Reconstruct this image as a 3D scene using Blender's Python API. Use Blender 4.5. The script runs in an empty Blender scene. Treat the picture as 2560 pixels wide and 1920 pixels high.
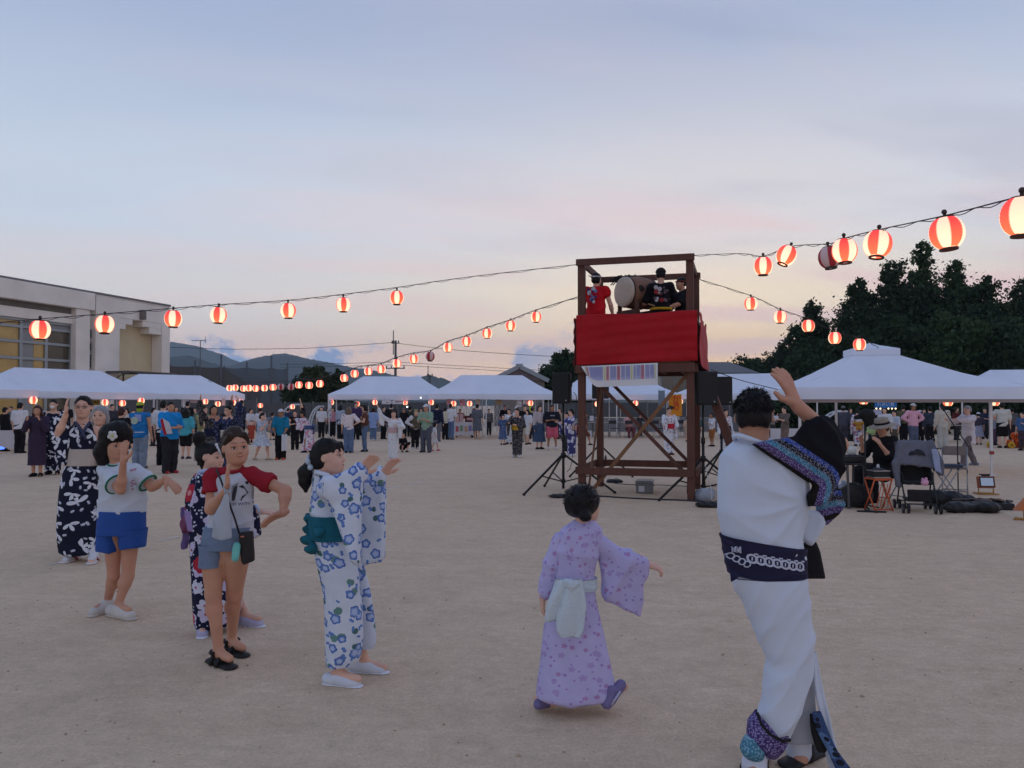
import bpy,math,random
import numpy as np
from mathutils import Vector,Matrix
random.seed(7); RNG = np.random.default_rng(7)
SC = bpy.context.scene
COL = SC.collection
PI = math.pi
# ------------------------------------------------------------------ camera, sky, sun, exposure
F_PX,CAM_H,PITCH = 1990.0,1.55,math.atan(52 / 1990)       # calibrated on the 2560x1920 photograph
cam_d = bpy.data.cameras.new('camera'); cam = bpy.data.objects.new('camera',cam_d); COL.objects.link(cam)
cam_d.sensor_fit = 'HORIZONTAL'; cam_d.angle = 2 * math.atan(1280 / F_PX)
cam_d.clip_start = 0.05; cam_d.clip_end = 20000
cam.location = (0,0,CAM_H); cam.rotation_euler = (PI / 2 + PITCH,0,0)
SC.camera = cam
SUN_AZ,SUN_EL = math.radians(13),math.radians(1.2)        # just set, behind the drum tower
world = bpy.data.worlds.new('World'); SC.world = world; world.use_nodes = True
def make_sky(nt):
 nt.nodes.clear()
 N = lambda t,**k: (lambda n: [setattr(n,a,b) for a,b in k.items()] and n or n)(nt.nodes.new(t))
 L = nt.links.new
 def math_(op,a,b=None,c=None,clamp=False):
  n = N('ShaderNodeMath',operation=op,use_clamp=clamp)
  for i,v in enumerate((a,b,c)):
   if v is None: continue
   if isinstance(v,(int,float)): n.inputs[i].default_value = v
   else: L(v,n.inputs[i])
  return n.outputs[0]
 def ramp(fac,stops,interp='EASE'):
  n = N('ShaderNodeValToRGB'); n.color_ramp.interpolation = interp
  e = n.color_ramp.elements
  while len(e) < len(stops): e.new(0.5)
  for el,(p,c) in zip(e,stops): el.position = p; el.color = (*c,1)
  L(fac,n.inputs[0]); return n.outputs[0]
 def mix(f,a,b):
  n = N('ShaderNodeMix',data_type='RGBA')
  if isinstance(f,(int,float)): n.inputs[0].default_value = f
  else: L(f,n.inputs[0])
  for s,v in ((6,a),(7,b)):
   if isinstance(v,tuple): n.inputs[s].default_value = (*v,1)
   else: L(v,n.inputs[s])
  return n.outputs[2]
 tc = N('ShaderNodeTexCoord'); sep = N('ShaderNodeSeparateXYZ'); L(tc.outputs['Generated'],sep.inputs[0])
 X,Y,Z = sep.outputs
 elev = math_('ARCSINE',Z); e01 = math_('DIVIDE',elev,PI / 2,clamp=True)
 # nearness to the sunset's azimuth: cos(az - sun)
 hyp = math_('MAXIMUM',math_('SQRT',math_('ADD',math_('MULTIPLY',X,X),math_('MULTIPLY',Y,Y))),1e-4)
 ca = math_('DIVIDE',math_('ADD',math_('MULTIPLY',X,math.sin(SUN_AZ)),math_('MULTIPLY',Y,math.cos(SUN_AZ))),hyp)
 near = math_('POWER',math_('MULTIPLY_ADD',ca,0.5,0.5,clamp=True),24.0)
 s = lambda r,g,b: tuple(((v / 255 + 0.055) / 1.055) ** 2.4 if v > 10 else v / 255 / 12.92 for v in (r,g,b))
 away = ramp(e01,[(0.0,s(236,204,196)),(0.035,s(238,213,206)),(0.075,s(224,222,224)),(0.15,s(206,220,238)),(0.31,s(163,184,220)),(1.0,s(122,148,202))])
 glow = ramp(e01,[(0.0,s(255,196,140)),(0.035,s(255,218,168)),(0.08,s(255,236,206)),(0.14,s(232,228,230)),(0.31,s(170,187,219)),(1.0,s(122,148,202))])
 base = mix(near,away,glow)
 sky = N('ShaderNodeTexSky',sky_type='NISHITA',sun_disc=False,sun_elevation=SUN_EL,sun_rotation=SUN_AZ)
 skys = N('ShaderNodeVectorMath',operation='SCALE'); L(sky.outputs[0],skys.inputs[0]); skys.inputs['Scale'].default_value = 0.10
 base = mix(0.06,base,skys.outputs[0])
 # thin streaked cloud sheets: noise on the plane of the cloud layer
 den = math_('ADD',math_('MAXIMUM',Z,0.0),0.09)
 px = math_('DIVIDE',X,den); py = math_('DIVIDE',Y,den)
 comb = N('ShaderNodeCombineXYZ')
 L(math_('ADD',math_('MULTIPLY',px,0.42),math_('MULTIPLY',py,0.10)),comb.inputs[0])
 L(math_('ADD',math_('MULTIPLY',py,1.15),math_('MULTIPLY',px,-0.30)),comb.inputs[1])
 no = N('ShaderNodeTexNoise'); L(comb.outputs[0],no.inputs['Vector'])
 no.inputs['Scale'].default_value = 0.85; no.inputs['Detail'].default_value = 7; no.inputs['Roughness'].default_value = 0.5; no.inputs['Distortion'].default_value = 0.25
 sheet = ramp(no.outputs[0],[(0.44,(0,0,0)),(0.58,(1,1,1))])
 pink = ramp(e01,[(0.0,s(236,200,186)),(0.07,s(238,206,200)),(0.13,s(236,212,212)),(0.20,s(216,207,216)),(0.30,s(188,190,210)),(1.0,s(138,158,206))])
 sideways = math_('MULTIPLY_ADD',math_('DIVIDE',X,hyp),0.9,0.62,clamp=True)
 f = math_('MULTIPLY',math_('MULTIPLY',sheet,sideways),0.9,clamp=True)
 base = mix(f,base,pink)
 # dull blue-grey undersides of the same sheets
 no2 = N('ShaderNodeTexNoise'); L(comb.outputs[0],no2.inputs['Vector'])
 no2.inputs['Scale'].default_value = 1.5; no2.inputs['Detail'].default_value = 6; no2.inputs['Distortion'].default_value = 0.5
 grey = ramp(e01,[(0.0,s(196,182,190)),(0.12,s(196,190,204)),(0.30,s(156,170,200)),(1.0,s(116,140,192))])
 f2 = math_('MULTIPLY',ramp(no2.outputs[0],[(0.44,(0,0,0)),(0.68,(1,1,1))]),math_('MULTIPLY',sideways,0.5),clamp=True)
 lowfade = math_('MULTIPLY_ADD',elev,9.0,-0.9,clamp=True)
 base = mix(math_('MULTIPLY',f2,lowfade),base,grey)
 # low heaped clouds over the mountains
 az = math_('ARCTAN2',X,Y)
 c2 = N('ShaderNodeCombineXYZ'); L(az,c2.inputs[0]); L(math_('MULTIPLY',elev,1.6),c2.inputs[1])
 no3 = N('ShaderNodeTexNoise'); L(c2.outputs[0],no3.inputs['Vector'])
 no3.inputs['Scale'].default_value = 14; no3.inputs['Detail'].default_value = 7; no3.inputs['Roughness'].default_value = 0.6
 big = N('ShaderNodeTexNoise',noise_dimensions='1D'); L(az,big.inputs['W']); big.inputs['Scale'].default_value = 5.0; big.inputs['Detail'].default_value = 2
 top = math_('ADD',math_('MULTIPLY_ADD',no3.outputs[0],0.16,-0.045),math_('MULTIPLY_ADD',big.outputs[0],0.22,-0.085))
 low = math_('SUBTRACT',top,elev)
 fl = math_('MULTIPLY',math_('MULTIPLY',low,60.0,clamp=True),math_('MULTIPLY_ADD',az,-4.0,0.85,clamp=True))     # they thin out towards the sunset
 cumu = ramp(math_('MULTIPLY',low,16.0,clamp=True),[(0.0,s(196,194,214)),(0.3,s(134,158,198)),(0.7,s(150,166,196)),(1.0,s(200,186,196))])
 base = mix(fl,base,cumu)
 bg = N('ShaderNodeBackground'); L(base,bg.inputs[0]); L(math_('MULTIPLY_ADD',math_('POWER',2.718,math_('MULTIPLY',math_('MAXIMUM',elev,0.0),-7.0)),0.42,1.03),bg.inputs[1])     # the air glows towards the horizon
 out = N('ShaderNodeOutputWorld'); L(bg.outputs[0],out.inputs[0])
make_sky(world.node_tree)
sun_d = bpy.data.lights.new('sun','SUN'); sun = bpy.data.objects.new('sun',sun_d); COL.objects.link(sun)
sun_d.energy = 0.12; sun_d.angle = math.radians(25); sun_d.color = (1.0,0.72,0.5)     # last warmth of the set sun
sun.rotation_euler = Vector((-math.sin(SUN_AZ),-math.cos(SUN_AZ),-math.tan(math.radians(9)))).to_track_quat('-Z','Y').to_euler()
SC.view_settings.view_transform = 'Standard'; SC.view_settings.look = 'None'
SC.view_settings.gamma = 1.0; SC.view_settings.exposure = 0.0
SC.view_settings.use_curve_mapping = False
SC.cycles.max_bounces = 6; SC.cycles.transparent_max_bounces = 12
SC.cycles.use_denoising = True
# ------------------------------------------------------------------ picture -> place
def ray(px,py):
 c,s_ = math.cos(PITCH),math.sin(PITCH)
 a,b = (px - 1280) / F_PX,(960 - py) / F_PX
 return np.array([a,c - b * s_,s_ + b * c])
def at(px,py,d):
 r = ray(px,py); return np.array([0,0,CAM_H]) + r * (d / r[1])
def ground(px,py,z=0.0):
 r = ray(px,py); return np.array([0,0,CAM_H]) + r * ((z - CAM_H) / r[2])
# ------------------------------------------------------------------ materials
def srgb(r,g,b):
 return tuple(((v / 255 + 0.055) / 1.055) ** 2.4 if v > 10 else v / 255 / 12.92 for v in (r,g,b))
MATS = {}
def mat(name,col,rough=0.75,metal=0.0,var=0.0,vscale=6.0,bump=0.0,bscale=40.0,sheen=0.0,transl=0.0,alpha=1.0,spec=0.3,crease=0.0):
 """plain material with soft colour variation and relief"""
 if name in MATS: return MATS[name]
 m = bpy.data.materials.new(name); m.use_nodes = True; nt = m.node_tree; b = nt.nodes['Principled BSDF']
 b.inputs['Base Color'].default_value = (*col,1); b.inputs['Roughness'].default_value = rough; b.inputs['Metallic'].default_value = metal
 b.inputs['Specular IOR Level'].default_value = spec
 if sheen: b.inputs['Sheen Weight'].default_value = sheen
 L = nt.links.new
 tc = nt.nodes.new('ShaderNodeTexCoord')
 if var:
  n = nt.nodes.new('ShaderNodeTexNoise'); n.inputs['Scale'].default_value = vscale; n.inputs['Detail'].default_value = 5
  L(tc.outputs['Object'],n.inputs['Vector'])
  r = nt.nodes.new('ShaderNodeValToRGB'); L(n.outputs[0],r.inputs[0])
  r.color_ramp.elements[0].position = 0.3; r.color_ramp.elements[1].position = 0.7
  r.color_ramp.elements[0].color = (*[c * (1 - var) for c in col],1); r.color_ramp.elements[1].color = (*[min(1,c * (1 + var)) for c in col],1)
  L(r.outputs[0],b.inputs['Base Color'])
 if bump:
  n2 = nt.nodes.new('ShaderNodeTexNoise'); n2.inputs['Scale'].default_value = bscale; n2.inputs['Detail'].default_value = 6
  L(tc.outputs['Object'],n2.inputs['Vector'])
  bp = nt.nodes.new('ShaderNodeBump'); bp.inputs['Strength'].default_value = bump; bp.inputs['Distance'].default_value = 0.01
  L(n2.outputs[0],bp.inputs['Height'])
  if crease:
   wm = nt.nodes.new('ShaderNodeMapping'); wm.inputs['Scale'].default_value = (7,7,4); wm.inputs['Rotation'].default_value = (.3,.5,.2); L(tc.outputs['Object'],wm.inputs[0])
   n3 = nt.nodes.new('ShaderNodeTexNoise'); n3.noise_type = 'RIDGED_MULTIFRACTAL'; n3.inputs['Scale'].default_value = 1.3; n3.inputs['Detail'].default_value = 3; n3.inputs['Distortion'].default_value = .8; L(wm.outputs[0],n3.inputs['Vector'])
   b3 = nt.nodes.new('ShaderNodeBump'); b3.inputs['Strength'].default_value = crease; b3.inputs['Distance'].default_value = .02; L(n3.outputs[0],b3.inputs['Height']); L(b3.outputs[0],bp.inputs['Normal'])
  L(bp.outputs[0],b.inputs['Normal'])
 out = nt.nodes['Material Output']; sh = b.outputs[0]
 if transl:
  t = nt.nodes.new('ShaderNodeBsdfTranslucent'); t.inputs[0].default_value = (*col,1)
  mx = nt.nodes.new('ShaderNodeMixShader'); mx.inputs[0].default_value = transl
  L(sh,mx.inputs[1]); L(t.outputs[0],mx.inputs[2]); sh = mx.outputs[0]
 if alpha < 1:
  t = nt.nodes.new('ShaderNodeBsdfTransparent'); mx = nt.nodes.new('ShaderNodeMixShader'); mx.inputs[0].default_value = alpha
  L(t.outputs[0],mx.inputs[1]); L(sh,mx.inputs[2]); sh = mx.outputs[0]
 L(sh,out.inputs[0])
 MATS[name] = m; return m
def cloth(r,g,b,var=0.12):
 k = 'cloth_%d_%d_%d' % (r,g,b)
 return mat(k,srgb(r,g,b),0.85,var=var,vscale=9,bump=0.25,bscale=60,spec=0.15,crease=.35)
def glow(name,col,strength):
 if name in MATS: return MATS[name]
 m = bpy.data.materials.new(name); m.use_nodes = True; nt = m.node_tree; nt.nodes.clear()
 e = nt.nodes.new('ShaderNodeEmission'); e.inputs[0].default_value = (*col,1); e.inputs[1].default_value = strength
 o = nt.nodes.new('ShaderNodeOutputMaterial'); nt.links.new(e.outputs[0],o.inputs[0])
 MATS[name] = m; return m
class NG:
 """small helper for writing node trees"""
 def __init__(s,m): s.nt = m.node_tree; s.L = s.nt.links.new
 def n(s,t,**k):
  x = s.nt.nodes.new(t)
  for a,b in k.items(): setattr(x,a,b)
  return x
 def m(s,op,a,b=None,c=None,clamp=False):
  n = s.n('ShaderNodeMath',operation=op,use_clamp=clamp)
  for i,v in enumerate((a,b,c)):
   if v is None: continue
   if isinstance(v,(int,float)): n.inputs[i].default_value = v
   else: s.L(v,n.inputs[i])
  return n.outputs[0]
 def mix(s,f,a,b):
  n = s.n('ShaderNodeMix',data_type='RGBA')
  if isinstance(f,(int,float)): n.inputs[0].default_value = f
  else: s.L(f,n.inputs[0])
  for k,v in ((6,a),(7,b)):
   if isinstance(v,tuple): n.inputs[k].default_value = (*v,1)
   else: s.L(v,n.inputs[k])
  return n.outputs[2]
 def noise(s,vec,scale,detail=4,rough=0.5):
  n = s.n('ShaderNodeTexNoise'); n.inputs['Scale'].default_value = scale; n.inputs['Detail'].default_value = detail; n.inputs['Roughness'].default_value = rough
  s.L(vec,n.inputs['Vector']); return n.outputs[0]
 def ramp(s,f,stops,interp='LINEAR'):
  n = s.n('ShaderNodeValToRGB'); n.color_ramp.interpolation = interp; e = n.color_ramp.elements
  while len(e) < len(stops): e.new(0.5)
  for el,(p,c) in zip(e,stops): el.position = p; el.color = (*c,1)
  s.L(f,n.inputs[0]); return n.outputs[0]
def pattern(name,base,motifs,rough=0.85):
 """printed cotton: scattered flowers or leaves on UVs measured in metres"""
 if name in MATS: return MATS[name]
 m = bpy.data.materials.new(name); m.use_nodes = True; g = NG(m); b = m.node_tree.nodes['Principled BSDF']
 uv = g.n('ShaderNodeUVMap'); col = tuple(base)
 for q in motifs:
  off = g.n('ShaderNodeVectorMath',operation='ADD'); g.L(uv.outputs[0],off.inputs[0]); off.inputs[1].default_value = (q.get('seed',0) * 0.37,q.get('seed',0) * 0.61,0)
  v = g.n('ShaderNodeTexVoronoi',voronoi_dimensions='2D'); v.inputs['Scale'].default_value = q['scale']; v.inputs['Randomness'].default_value = q.get('rand',0.85)
  g.L(off.outputs[0],v.inputs['Vector'])
  d = g.n('ShaderNodeVectorMath',operation='SUBTRACT'); g.L(off.outputs[0],d.inputs[0]); g.L(v.outputs['Position'],d.inputs[1])
  sx = g.n('ShaderNodeSeparateXYZ'); g.L(d.outputs[0],sx.inputs[0])
  sc = g.n('ShaderNodeSeparateColor'); g.L(v.outputs['Color'],sc.inputs[0])
  ang = g.m('ADD',g.m('ARCTAN2',sx.outputs[1],sx.outputs[0]),g.m('MULTIPLY',sc.outputs[0],6.283))
  ln = g.n('ShaderNodeVectorMath',operation='LENGTH'); g.L(d.outputs[0],ln.inputs[0]); r = ln.outputs['Value']
  n = q.get('n',5); sp = q.get('spike',0.35); pw = q.get('pow',1.0)
  if n: pet = g.m('POWER',g.m('ABSOLUTE',g.m('COSINE',g.m('MULTIPLY',ang,n / 2))),pw)
  else: pet = g.m('ADD',0.0,1.0)
  R = g.m('MULTIPLY',g.m('MULTIPLY_ADD',pet,sp,1 - sp),q['r'])
  if q.get('half'):           # only a fan of the petals is printed: leaf or bird sprays
   R = g.m('MULTIPLY',R,g.m('GREATER_THAN',g.m('COSINE',g.m('MULTIPLY',ang,1.0)),q['half']))
  R = g.m('MULTIPLY',R,g.m('MULTIPLY_ADD',sc.outputs[1],0.45,0.7))
  inside = g.m('LESS_THAN',r,R)
  if q.get('keep',1) < 1: inside = g.m('MULTIPLY',inside,g.m('LESS_THAN',sc.outputs[2],q['keep']))
  c = q['col']
  if 'col2' in q: c = g.mix(g.m('GREATER_THAN',sc.outputs[1],0.5),q['col'],q['col2'])
  if 'heart' in q: c = g.mix(g.m('LESS_THAN',r,g.m('MULTIPLY',R,q.get('hr',0.35))),c,q['heart'])
  if 'edge' in q: c = g.mix(g.m('GREATER_THAN',r,g.m('MULTIPLY',R,0.72)),c,q['edge'])
  col = g.mix(inside,col,c)
 tc = g.n('ShaderNodeTexCoord')
 nz = g.noise(tc.outputs['Object'],14,4)
 hs = g.n('ShaderNodeHueSaturation'); g.L(g.m('MULTIPLY_ADD',nz,0.3,0.85),hs.inputs['Value'])
 if isinstance(col,tuple): hs.inputs['Color'].default_value = (*col,1)
 else: g.L(col,hs.inputs['Color'])
 g.L(hs.outputs[0],b.inputs['Base Color']); b.inputs['Roughness'].default_value = rough; b.inputs['Specular IOR Level'].default_value = 0.15
 bp = g.n('ShaderNodeBump'); bp.inputs['Strength'].default_value = 0.2; bp.inputs['Distance'].default_value = 0.004
 g.L(g.noise(tc.outputs['Object'],45,5),bp.inputs['Height'])
 wm = g.n('ShaderNodeMapping'); wm.inputs['Scale'].default_value = (8,8,4); wm.inputs['Rotation'].default_value = (.3,.5,.2); g.L(tc.outputs['Object'],wm.inputs[0])
 n3 = g.n('ShaderNodeTexNoise',noise_type='RIDGED_MULTIFRACTAL'); n3.inputs['Scale'].default_value = 1.3; n3.inputs['Detail'].default_value = 3; n3.inputs['Distortion'].default_value = .8; g.L(wm.outputs[0],n3.inputs['Vector'])
 b3 = g.n('ShaderNodeBump'); b3.inputs['Strength'].default_value = .35; b3.inputs['Distance'].default_value = .02; g.L(n3.outputs[0],b3.inputs['Height']); g.L(b3.outputs[0],bp.inputs['Normal']); g.L(bp.outputs[0],b.inputs['Normal'])
 MATS[name] = m; return m
# ------------------------------------------------------------------ meshes and objects
def fast_mesh(name,V,F,uv=None,smooth=True,mats=(),midx=None):
 V = np.asarray(V,dtype=np.float32); me = bpy.data.meshes.new(name)
 if isinstance(F,np.ndarray):
  k = F.shape[1]; nf = len(F)
  me.vertices.add(len(V)); me.vertices.foreach_set('co',V.ravel())
  me.loops.add(nf * k); me.loops.foreach_set('vertex_index',F.astype(np.int32).ravel())
  me.polygons.add(nf); me.polygons.foreach_set('loop_start',np.arange(0,nf * k,k,dtype=np.int32))
  me.update(calc_edges=True)
 else:
  me.from_pydata([tuple(map(float,v)) for v in V],[],[tuple(int(i) for i in f) for f in F])
 for m_ in (mats if isinstance(mats,(list,tuple)) else [mats]): me.materials.append(m_)
 if midx is not None: me.polygons.foreach_set('material_index',np.asarray(midx,dtype=np.int32))
 if uv is not None:
  l = me.uv_layers.new(name='UVMap'); l.data.foreach_set('uv',np.asarray(uv,dtype=np.float32).ravel())
 if smooth: me.polygons.foreach_set('use_smooth',np.ones(len(me.polygons),dtype=bool))
 me.validate(); me.update()
 return me
def obj(name,me,parent=None):
 o = bpy.data.objects.new(name,me); COL.objects.link(o)
 if parent is not None: o.parent = parent
 return o
def tag(o,label,cat,group=None):
 o['label'] = label; o['category'] = cat
 if group: o['group'] = group
 return o
def thing(name,label,cat,loc=(0,0,0),rz=0.0,group=None):
 o = bpy.data.objects.new(name,None); COL.objects.link(o); o.empty_display_size = 0.2
 o.location = [float(v) for v in loc]; o.rotation_euler = (0,0,rz)
 return tag(o,label,cat,group)
def struct(name,me):
 o = obj(name,me); o['kind'] = 'structure'; return o
def copy_tree(o,parent=None):
 c = o.copy(); COL.objects.link(c); c.parent = parent
 for ch in list(o.children): copy_tree(ch,c)
 return c
class MB:
 """collects simple solids into one mesh"""
 def __init__(s): s.V = []; s.F = []; s.M = []; s.n = 0
 def add(s,V,F,mi=0):
  V = [tuple(float(c) for c in v) for v in V]
  s.V += V; s.F += [tuple(i + s.n for i in f) for f in F]; s.M += [mi] * len(F); s.n += len(V); return s
 def box(s,c,size,R=None,mi=0):
  h = np.array(size) / 2; v = np.array([[x,y,z] for x in (-1,1) for y in (-1,1) for z in (-1,1)]) * h
  if R is not None: v = v @ np.array(R).T
  return s.add(v + np.array(c),[(0,1,3,2),(4,6,7,5),(0,4,5,1),(2,3,7,6),(0,2,6,4),(1,5,7,3)],mi)
 def bar(s,a,b,w,h=None,up=(0,0,1),mi=0):
  a,b = np.array(a,float),np.array(b,float); d = b - a; l = np.linalg.norm(d); d = d / l
  u = np.array(up,float)
  if abs(d @ u) > 0.98: u = np.array([0,1.0,0]) if abs(d[1]) < 0.9 else np.array([1.0,0,0])
  x = np.cross(d,u); x /= np.linalg.norm(x); z = np.cross(x,d)
  return s.box((a + b) / 2,(w,l,h or w),np.stack([x,d,z],1),mi)
 def tube(s,pts,r,n=8,mi=0,cap=True):
  P = np.array(pts,float); m = len(P); R = np.full(m,r) if np.isscalar(r) else np.array(r,float)
  T = np.gradient(P,axis=0); T /= np.maximum(np.linalg.norm(T,axis=1,keepdims=True),1e-9)
  u = np.array([0,0,1.0]) if abs(T[0][2]) < 0.9 else np.array([1.0,0,0])
  V = []
  for i in range(m):
   x = np.cross(T[i],u); x /= max(np.linalg.norm(x),1e-9); u = np.cross(x,T[i])
   for k in range(n):
    a = 2 * PI * k / n; V.append(P[i] + R[i] * (math.cos(a) * x + math.sin(a) * u))
  Fc = [(i * n + k,i * n + (k + 1) % n,(i + 1) * n + (k + 1) % n,(i + 1) * n + k) for i in range(m - 1) for k in range(n)]
  if cap: Fc += [tuple(range(n))[::-1],tuple((m - 1) * n + k for k in range(n))]
  return s.add(V,Fc,mi)
 def lathe(s,prof,c=(0,0,0),n=20,mi=0,axis=None,cap=True):
  V = []; m = len(prof)
  for r,z in prof:
   for k in range(n):
    a = 2 * PI * k / n; V.append((r * math.cos(a),r * math.sin(a),z))
  V = np.array(V)
  if axis is not None:
   V = V @ np.array(Vector((0,0,1)).rotation_difference(Vector(axis)).to_matrix()).T
  Fc = [(i * n + k,i * n + (k + 1) % n,(i + 1) * n + (k + 1) % n,(i + 1) * n + k) for i in range(m - 1) for k in range(n)]
  if cap: Fc += [tuple(range(n))[::-1],tuple((m - 1) * n + k for k in range(n))]
  return s.add(V + np.array(c),Fc,mi)
 def ball(s,c,r,n=12,mi=0):
  rr = np.array([r,r,r]) if np.isscalar(r) else np.array(r)
  prof = [(max(1e-3,math.sin(PI * i / (n // 2 + 1))),-math.cos(PI * i / (n // 2 + 1))) for i in range(n // 2 + 2)]
  V = np.array([(p * math.cos(2 * PI * k / n),p * math.sin(2 * PI * k / n),z) for p,z in prof for k in range(n)]) * rr + np.array(c)
  m = len(prof)
  return s.add(V,[(i * n + k,i * n + (k + 1) % n,(i + 1) * n + (k + 1) % n,(i + 1) * n + k) for i in range(m - 1) for k in range(n)],mi)
 def prism(s,poly,z0,z1,mi=0):
  n = len(poly); V = [(x,y,z0) for x,y in poly] + [(x,y,z1) for x,y in poly]
  return s.add(V,[tuple(range(n))[::-1],tuple(range(n,2 * n))] + [(k,(k + 1) % n,n + (k + 1) % n,n + k) for k in range(n)],mi)
 def mesh(s,name,mats,smooth=False):
  return fast_mesh(name,s.V,s.F,smooth=smooth,mats=mats,midx=s.M if isinstance(mats,(list,tuple)) and len(mats) > 1 else None)
 def build(s,name,mats,parent=None,smooth=False,bevel=0.0):
  o = obj(name,s.mesh(name,mats,smooth),parent)
  if bevel:
   b = o.modifiers.new('bevel','BEVEL'); b.width = bevel; b.segments = 2; b.limit_method = 'ANGLE'
  return o
def text_mesh(txt,size,name='lettering',m=None,depth=0.002,align='CENTER'):
 cu = bpy.data.curves.new(name,'FONT'); cu.body = txt; cu.size = size; cu.extrude = depth; cu.align_x = align; cu.align_y = 'CENTER'
 cu.resolution_u = 2
 o = bpy.data.objects.new(name,cu); COL.objects.link(o)
 me = bpy.data.meshes.new_from_object(o.evaluated_get(bpy.context.evaluated_depsgraph_get()))
 bpy.data.objects.remove(o); bpy.data.curves.remove(cu)
 me.name = name
 if m: me.materials.clear(); me.materials.append(m)
 return me
# ------------------------------------------------------------------ smooth solids: a distance field turned into one skin
class Field:
 def __init__(s,lo,hi,h):
  s.h = h; s.lo = np.array(lo,float) - 4 * h
  n = np.ceil((np.array(hi,float) + 4 * h - s.lo) / h).astype(int) + 1
  s.ax = [(s.lo[i] + h * np.arange(n[i])).astype(np.float32) for i in range(3)]
  s.B = 3 * h + 0.01; s.v = np.full(tuple(n),s.B,np.float32)
 def _win(s,lo,hi,m):
  sl = []
  for i in range(3):
   a = int(max(0,math.floor((lo[i] - m - s.lo[i]) / s.h))); b = int(min(len(s.ax[i]),math.ceil((hi[i] + m - s.lo[i]) / s.h) + 1))
   if b <= a: return None
   sl.append(slice(a,b))
  return tuple(sl)
 def _apply(s,lo,hi,fn,k,op):
  w = s._win(lo,hi,s.B + k)
  if w is None: return s
  X = s.ax[0][w[0]][:,None,None]; Y = s.ax[1][w[1]][None,:,None]; Z = s.ax[2][w[2]][None,None,:]
  d = fn(X,Y,Z); a = s.v[w]
  if op == 'u':
   if k > 0:
    hh = np.maximum(k - np.abs(a - d),0) / k; s.v[w] = np.minimum(a,d) - hh * hh * k * 0.25
   else: s.v[w] = np.minimum(a,d)
  else:
   d = -d
   if k > 0:
    hh = np.maximum(k - np.abs(a - d),0) / k; s.v[w] = np.maximum(a,d) + hh * hh * k * 0.25
   else: s.v[w] = np.maximum(a,d)
  return s
 def cone(s,a,b,r1,r2=None,k=0.0,op='u',flat=None):
  a = np.array(a,float); b = np.array(b,float); r2 = r1 if r2 is None else r2
  r = max(r1,r2); lo = np.minimum(a,b) - r; hi = np.maximum(a,b) + r
  ba = b - a; l2 = max(float(ba @ ba),1e-9)
  def fn(X,Y,Z):
   x,y,z = X - a[0],Y - a[1],Z - a[2]
   t = np.clip((x * ba[0] + y * ba[1] + z * ba[2]) / l2,0,1)
   qx,qy,qz = x - ba[0] * t,y - ba[1] * t,z - ba[2] * t
   q = qx * qx + qy * qy + qz * qz
   if flat is not None:
    n,f = flat; dd = qx * n[0] + qy * n[1] + qz * n[2]; q = q + dd * dd * (1 / (f * f) - 1)
   return (np.sqrt(q) - (r1 + (r2 - r1) * t)).astype(np.float32)
  return s._apply(lo,hi,fn,k,op)
 def chain(s,pts,rad,k=0.0,flat=None):
  for i in range(len(pts) - 1): s.cone(pts[i],pts[i + 1],rad[i],rad[i + 1],k,'u',flat)
  return s
 def ball(s,c,r,R=None,k=0.0,op='u'):
  c = np.array(c,float); rr = np.array([r] * 3 if np.isscalar(r) else r,float); R = np.eye(3) if R is None else np.array(R)   # columns = axes
  m = float(rr.min()); big = float(rr.max())
  def fn(X,Y,Z):
   x,y,z = X - c[0],Y - c[1],Z - c[2]
   q = 0
   for i in range(3):
    t = (x * R[0,i] + y * R[1,i] + z * R[2,i]) / rr[i]; q = q + t * t
   q = np.sqrt(q); return ((q - 1) * m * (1 + 0.5 * (big / m - 1) * 0)).astype(np.float32)
  return s._apply(c - big,c + big,fn,k,op)
 def slab(s,poly,th,k=0.0,rnd=0.01,op='u'):
  """flat polygon (3-D points, nearly in one plane) with thickness and rounded edges"""
  P = np.array(poly,float); c = P.mean(0); _,_,vt = np.linalg.svd(P - c); e1,e2,n = vt
  q = np.stack([(P - c) @ e1,(P - c) @ e2],1)
  if np.sum(q[:,0] * np.roll(q[:,1],-1) - q[:,1] * np.roll(q[:,0],-1)) < 0: q = q[::-1]
  def fn(X,Y,Z):
   x,y,z = X - c[0],Y - c[1],Z - c[2]
   u = x * e1[0] + y * e1[1] + z * e1[2]; v = x * e2[0] + y * e2[1] + z * e2[2]; w = x * n[0] + y * n[1] + z * n[2]
   d2 = np.full(u.shape,1e9,np.float32); ins = np.zeros(u.shape,bool)
   for i in range(len(q)):
    a,b = q[i],q[(i + 1) % len(q)]; ex,ey = b - a
    wx,wy = u - a[0],v - a[1]; t = np.clip((wx * ex + wy * ey) / (ex * ex + ey * ey + 1e-12),0,1)
    d2 = np.minimum(d2,(wx - ex * t) ** 2 + (wy - ey * t) ** 2)
    cnd = ((a[1] > v) != (b[1] > v)) & (u < (b[0] - a[0]) * (v - a[1]) / (b[1] - a[1] + 1e-12) + a[0]); ins ^= cnd
   d = np.sqrt(d2); d = np.where(ins,-d,d) + rnd
   e = np.abs(w) - (th / 2 - rnd)
   return (np.sqrt(np.maximum(d,0) ** 2 + np.maximum(e,0) ** 2) + np.minimum(np.maximum(d,e),0) - rnd).astype(np.float32)
  m = th
  return s._apply(P.min(0) - m,P.max(0) + m,fn,k,op)
 def cut(s,p,n,k=0.0):
  """keep only the side of the plane where (x-p).n < 0"""
  p = np.array(p,float); n = np.array(n,float); n = n / np.linalg.norm(n)
  d = ((s.ax[0][:,None,None] - p[0]) * n[0] + (s.ax[1][None,:,None] - p[1]) * n[1] + (s.ax[2][None,None,:] - p[2]) * n[2]).astype(np.float32)
  s.v = np.maximum(s.v,d); return s
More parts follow.
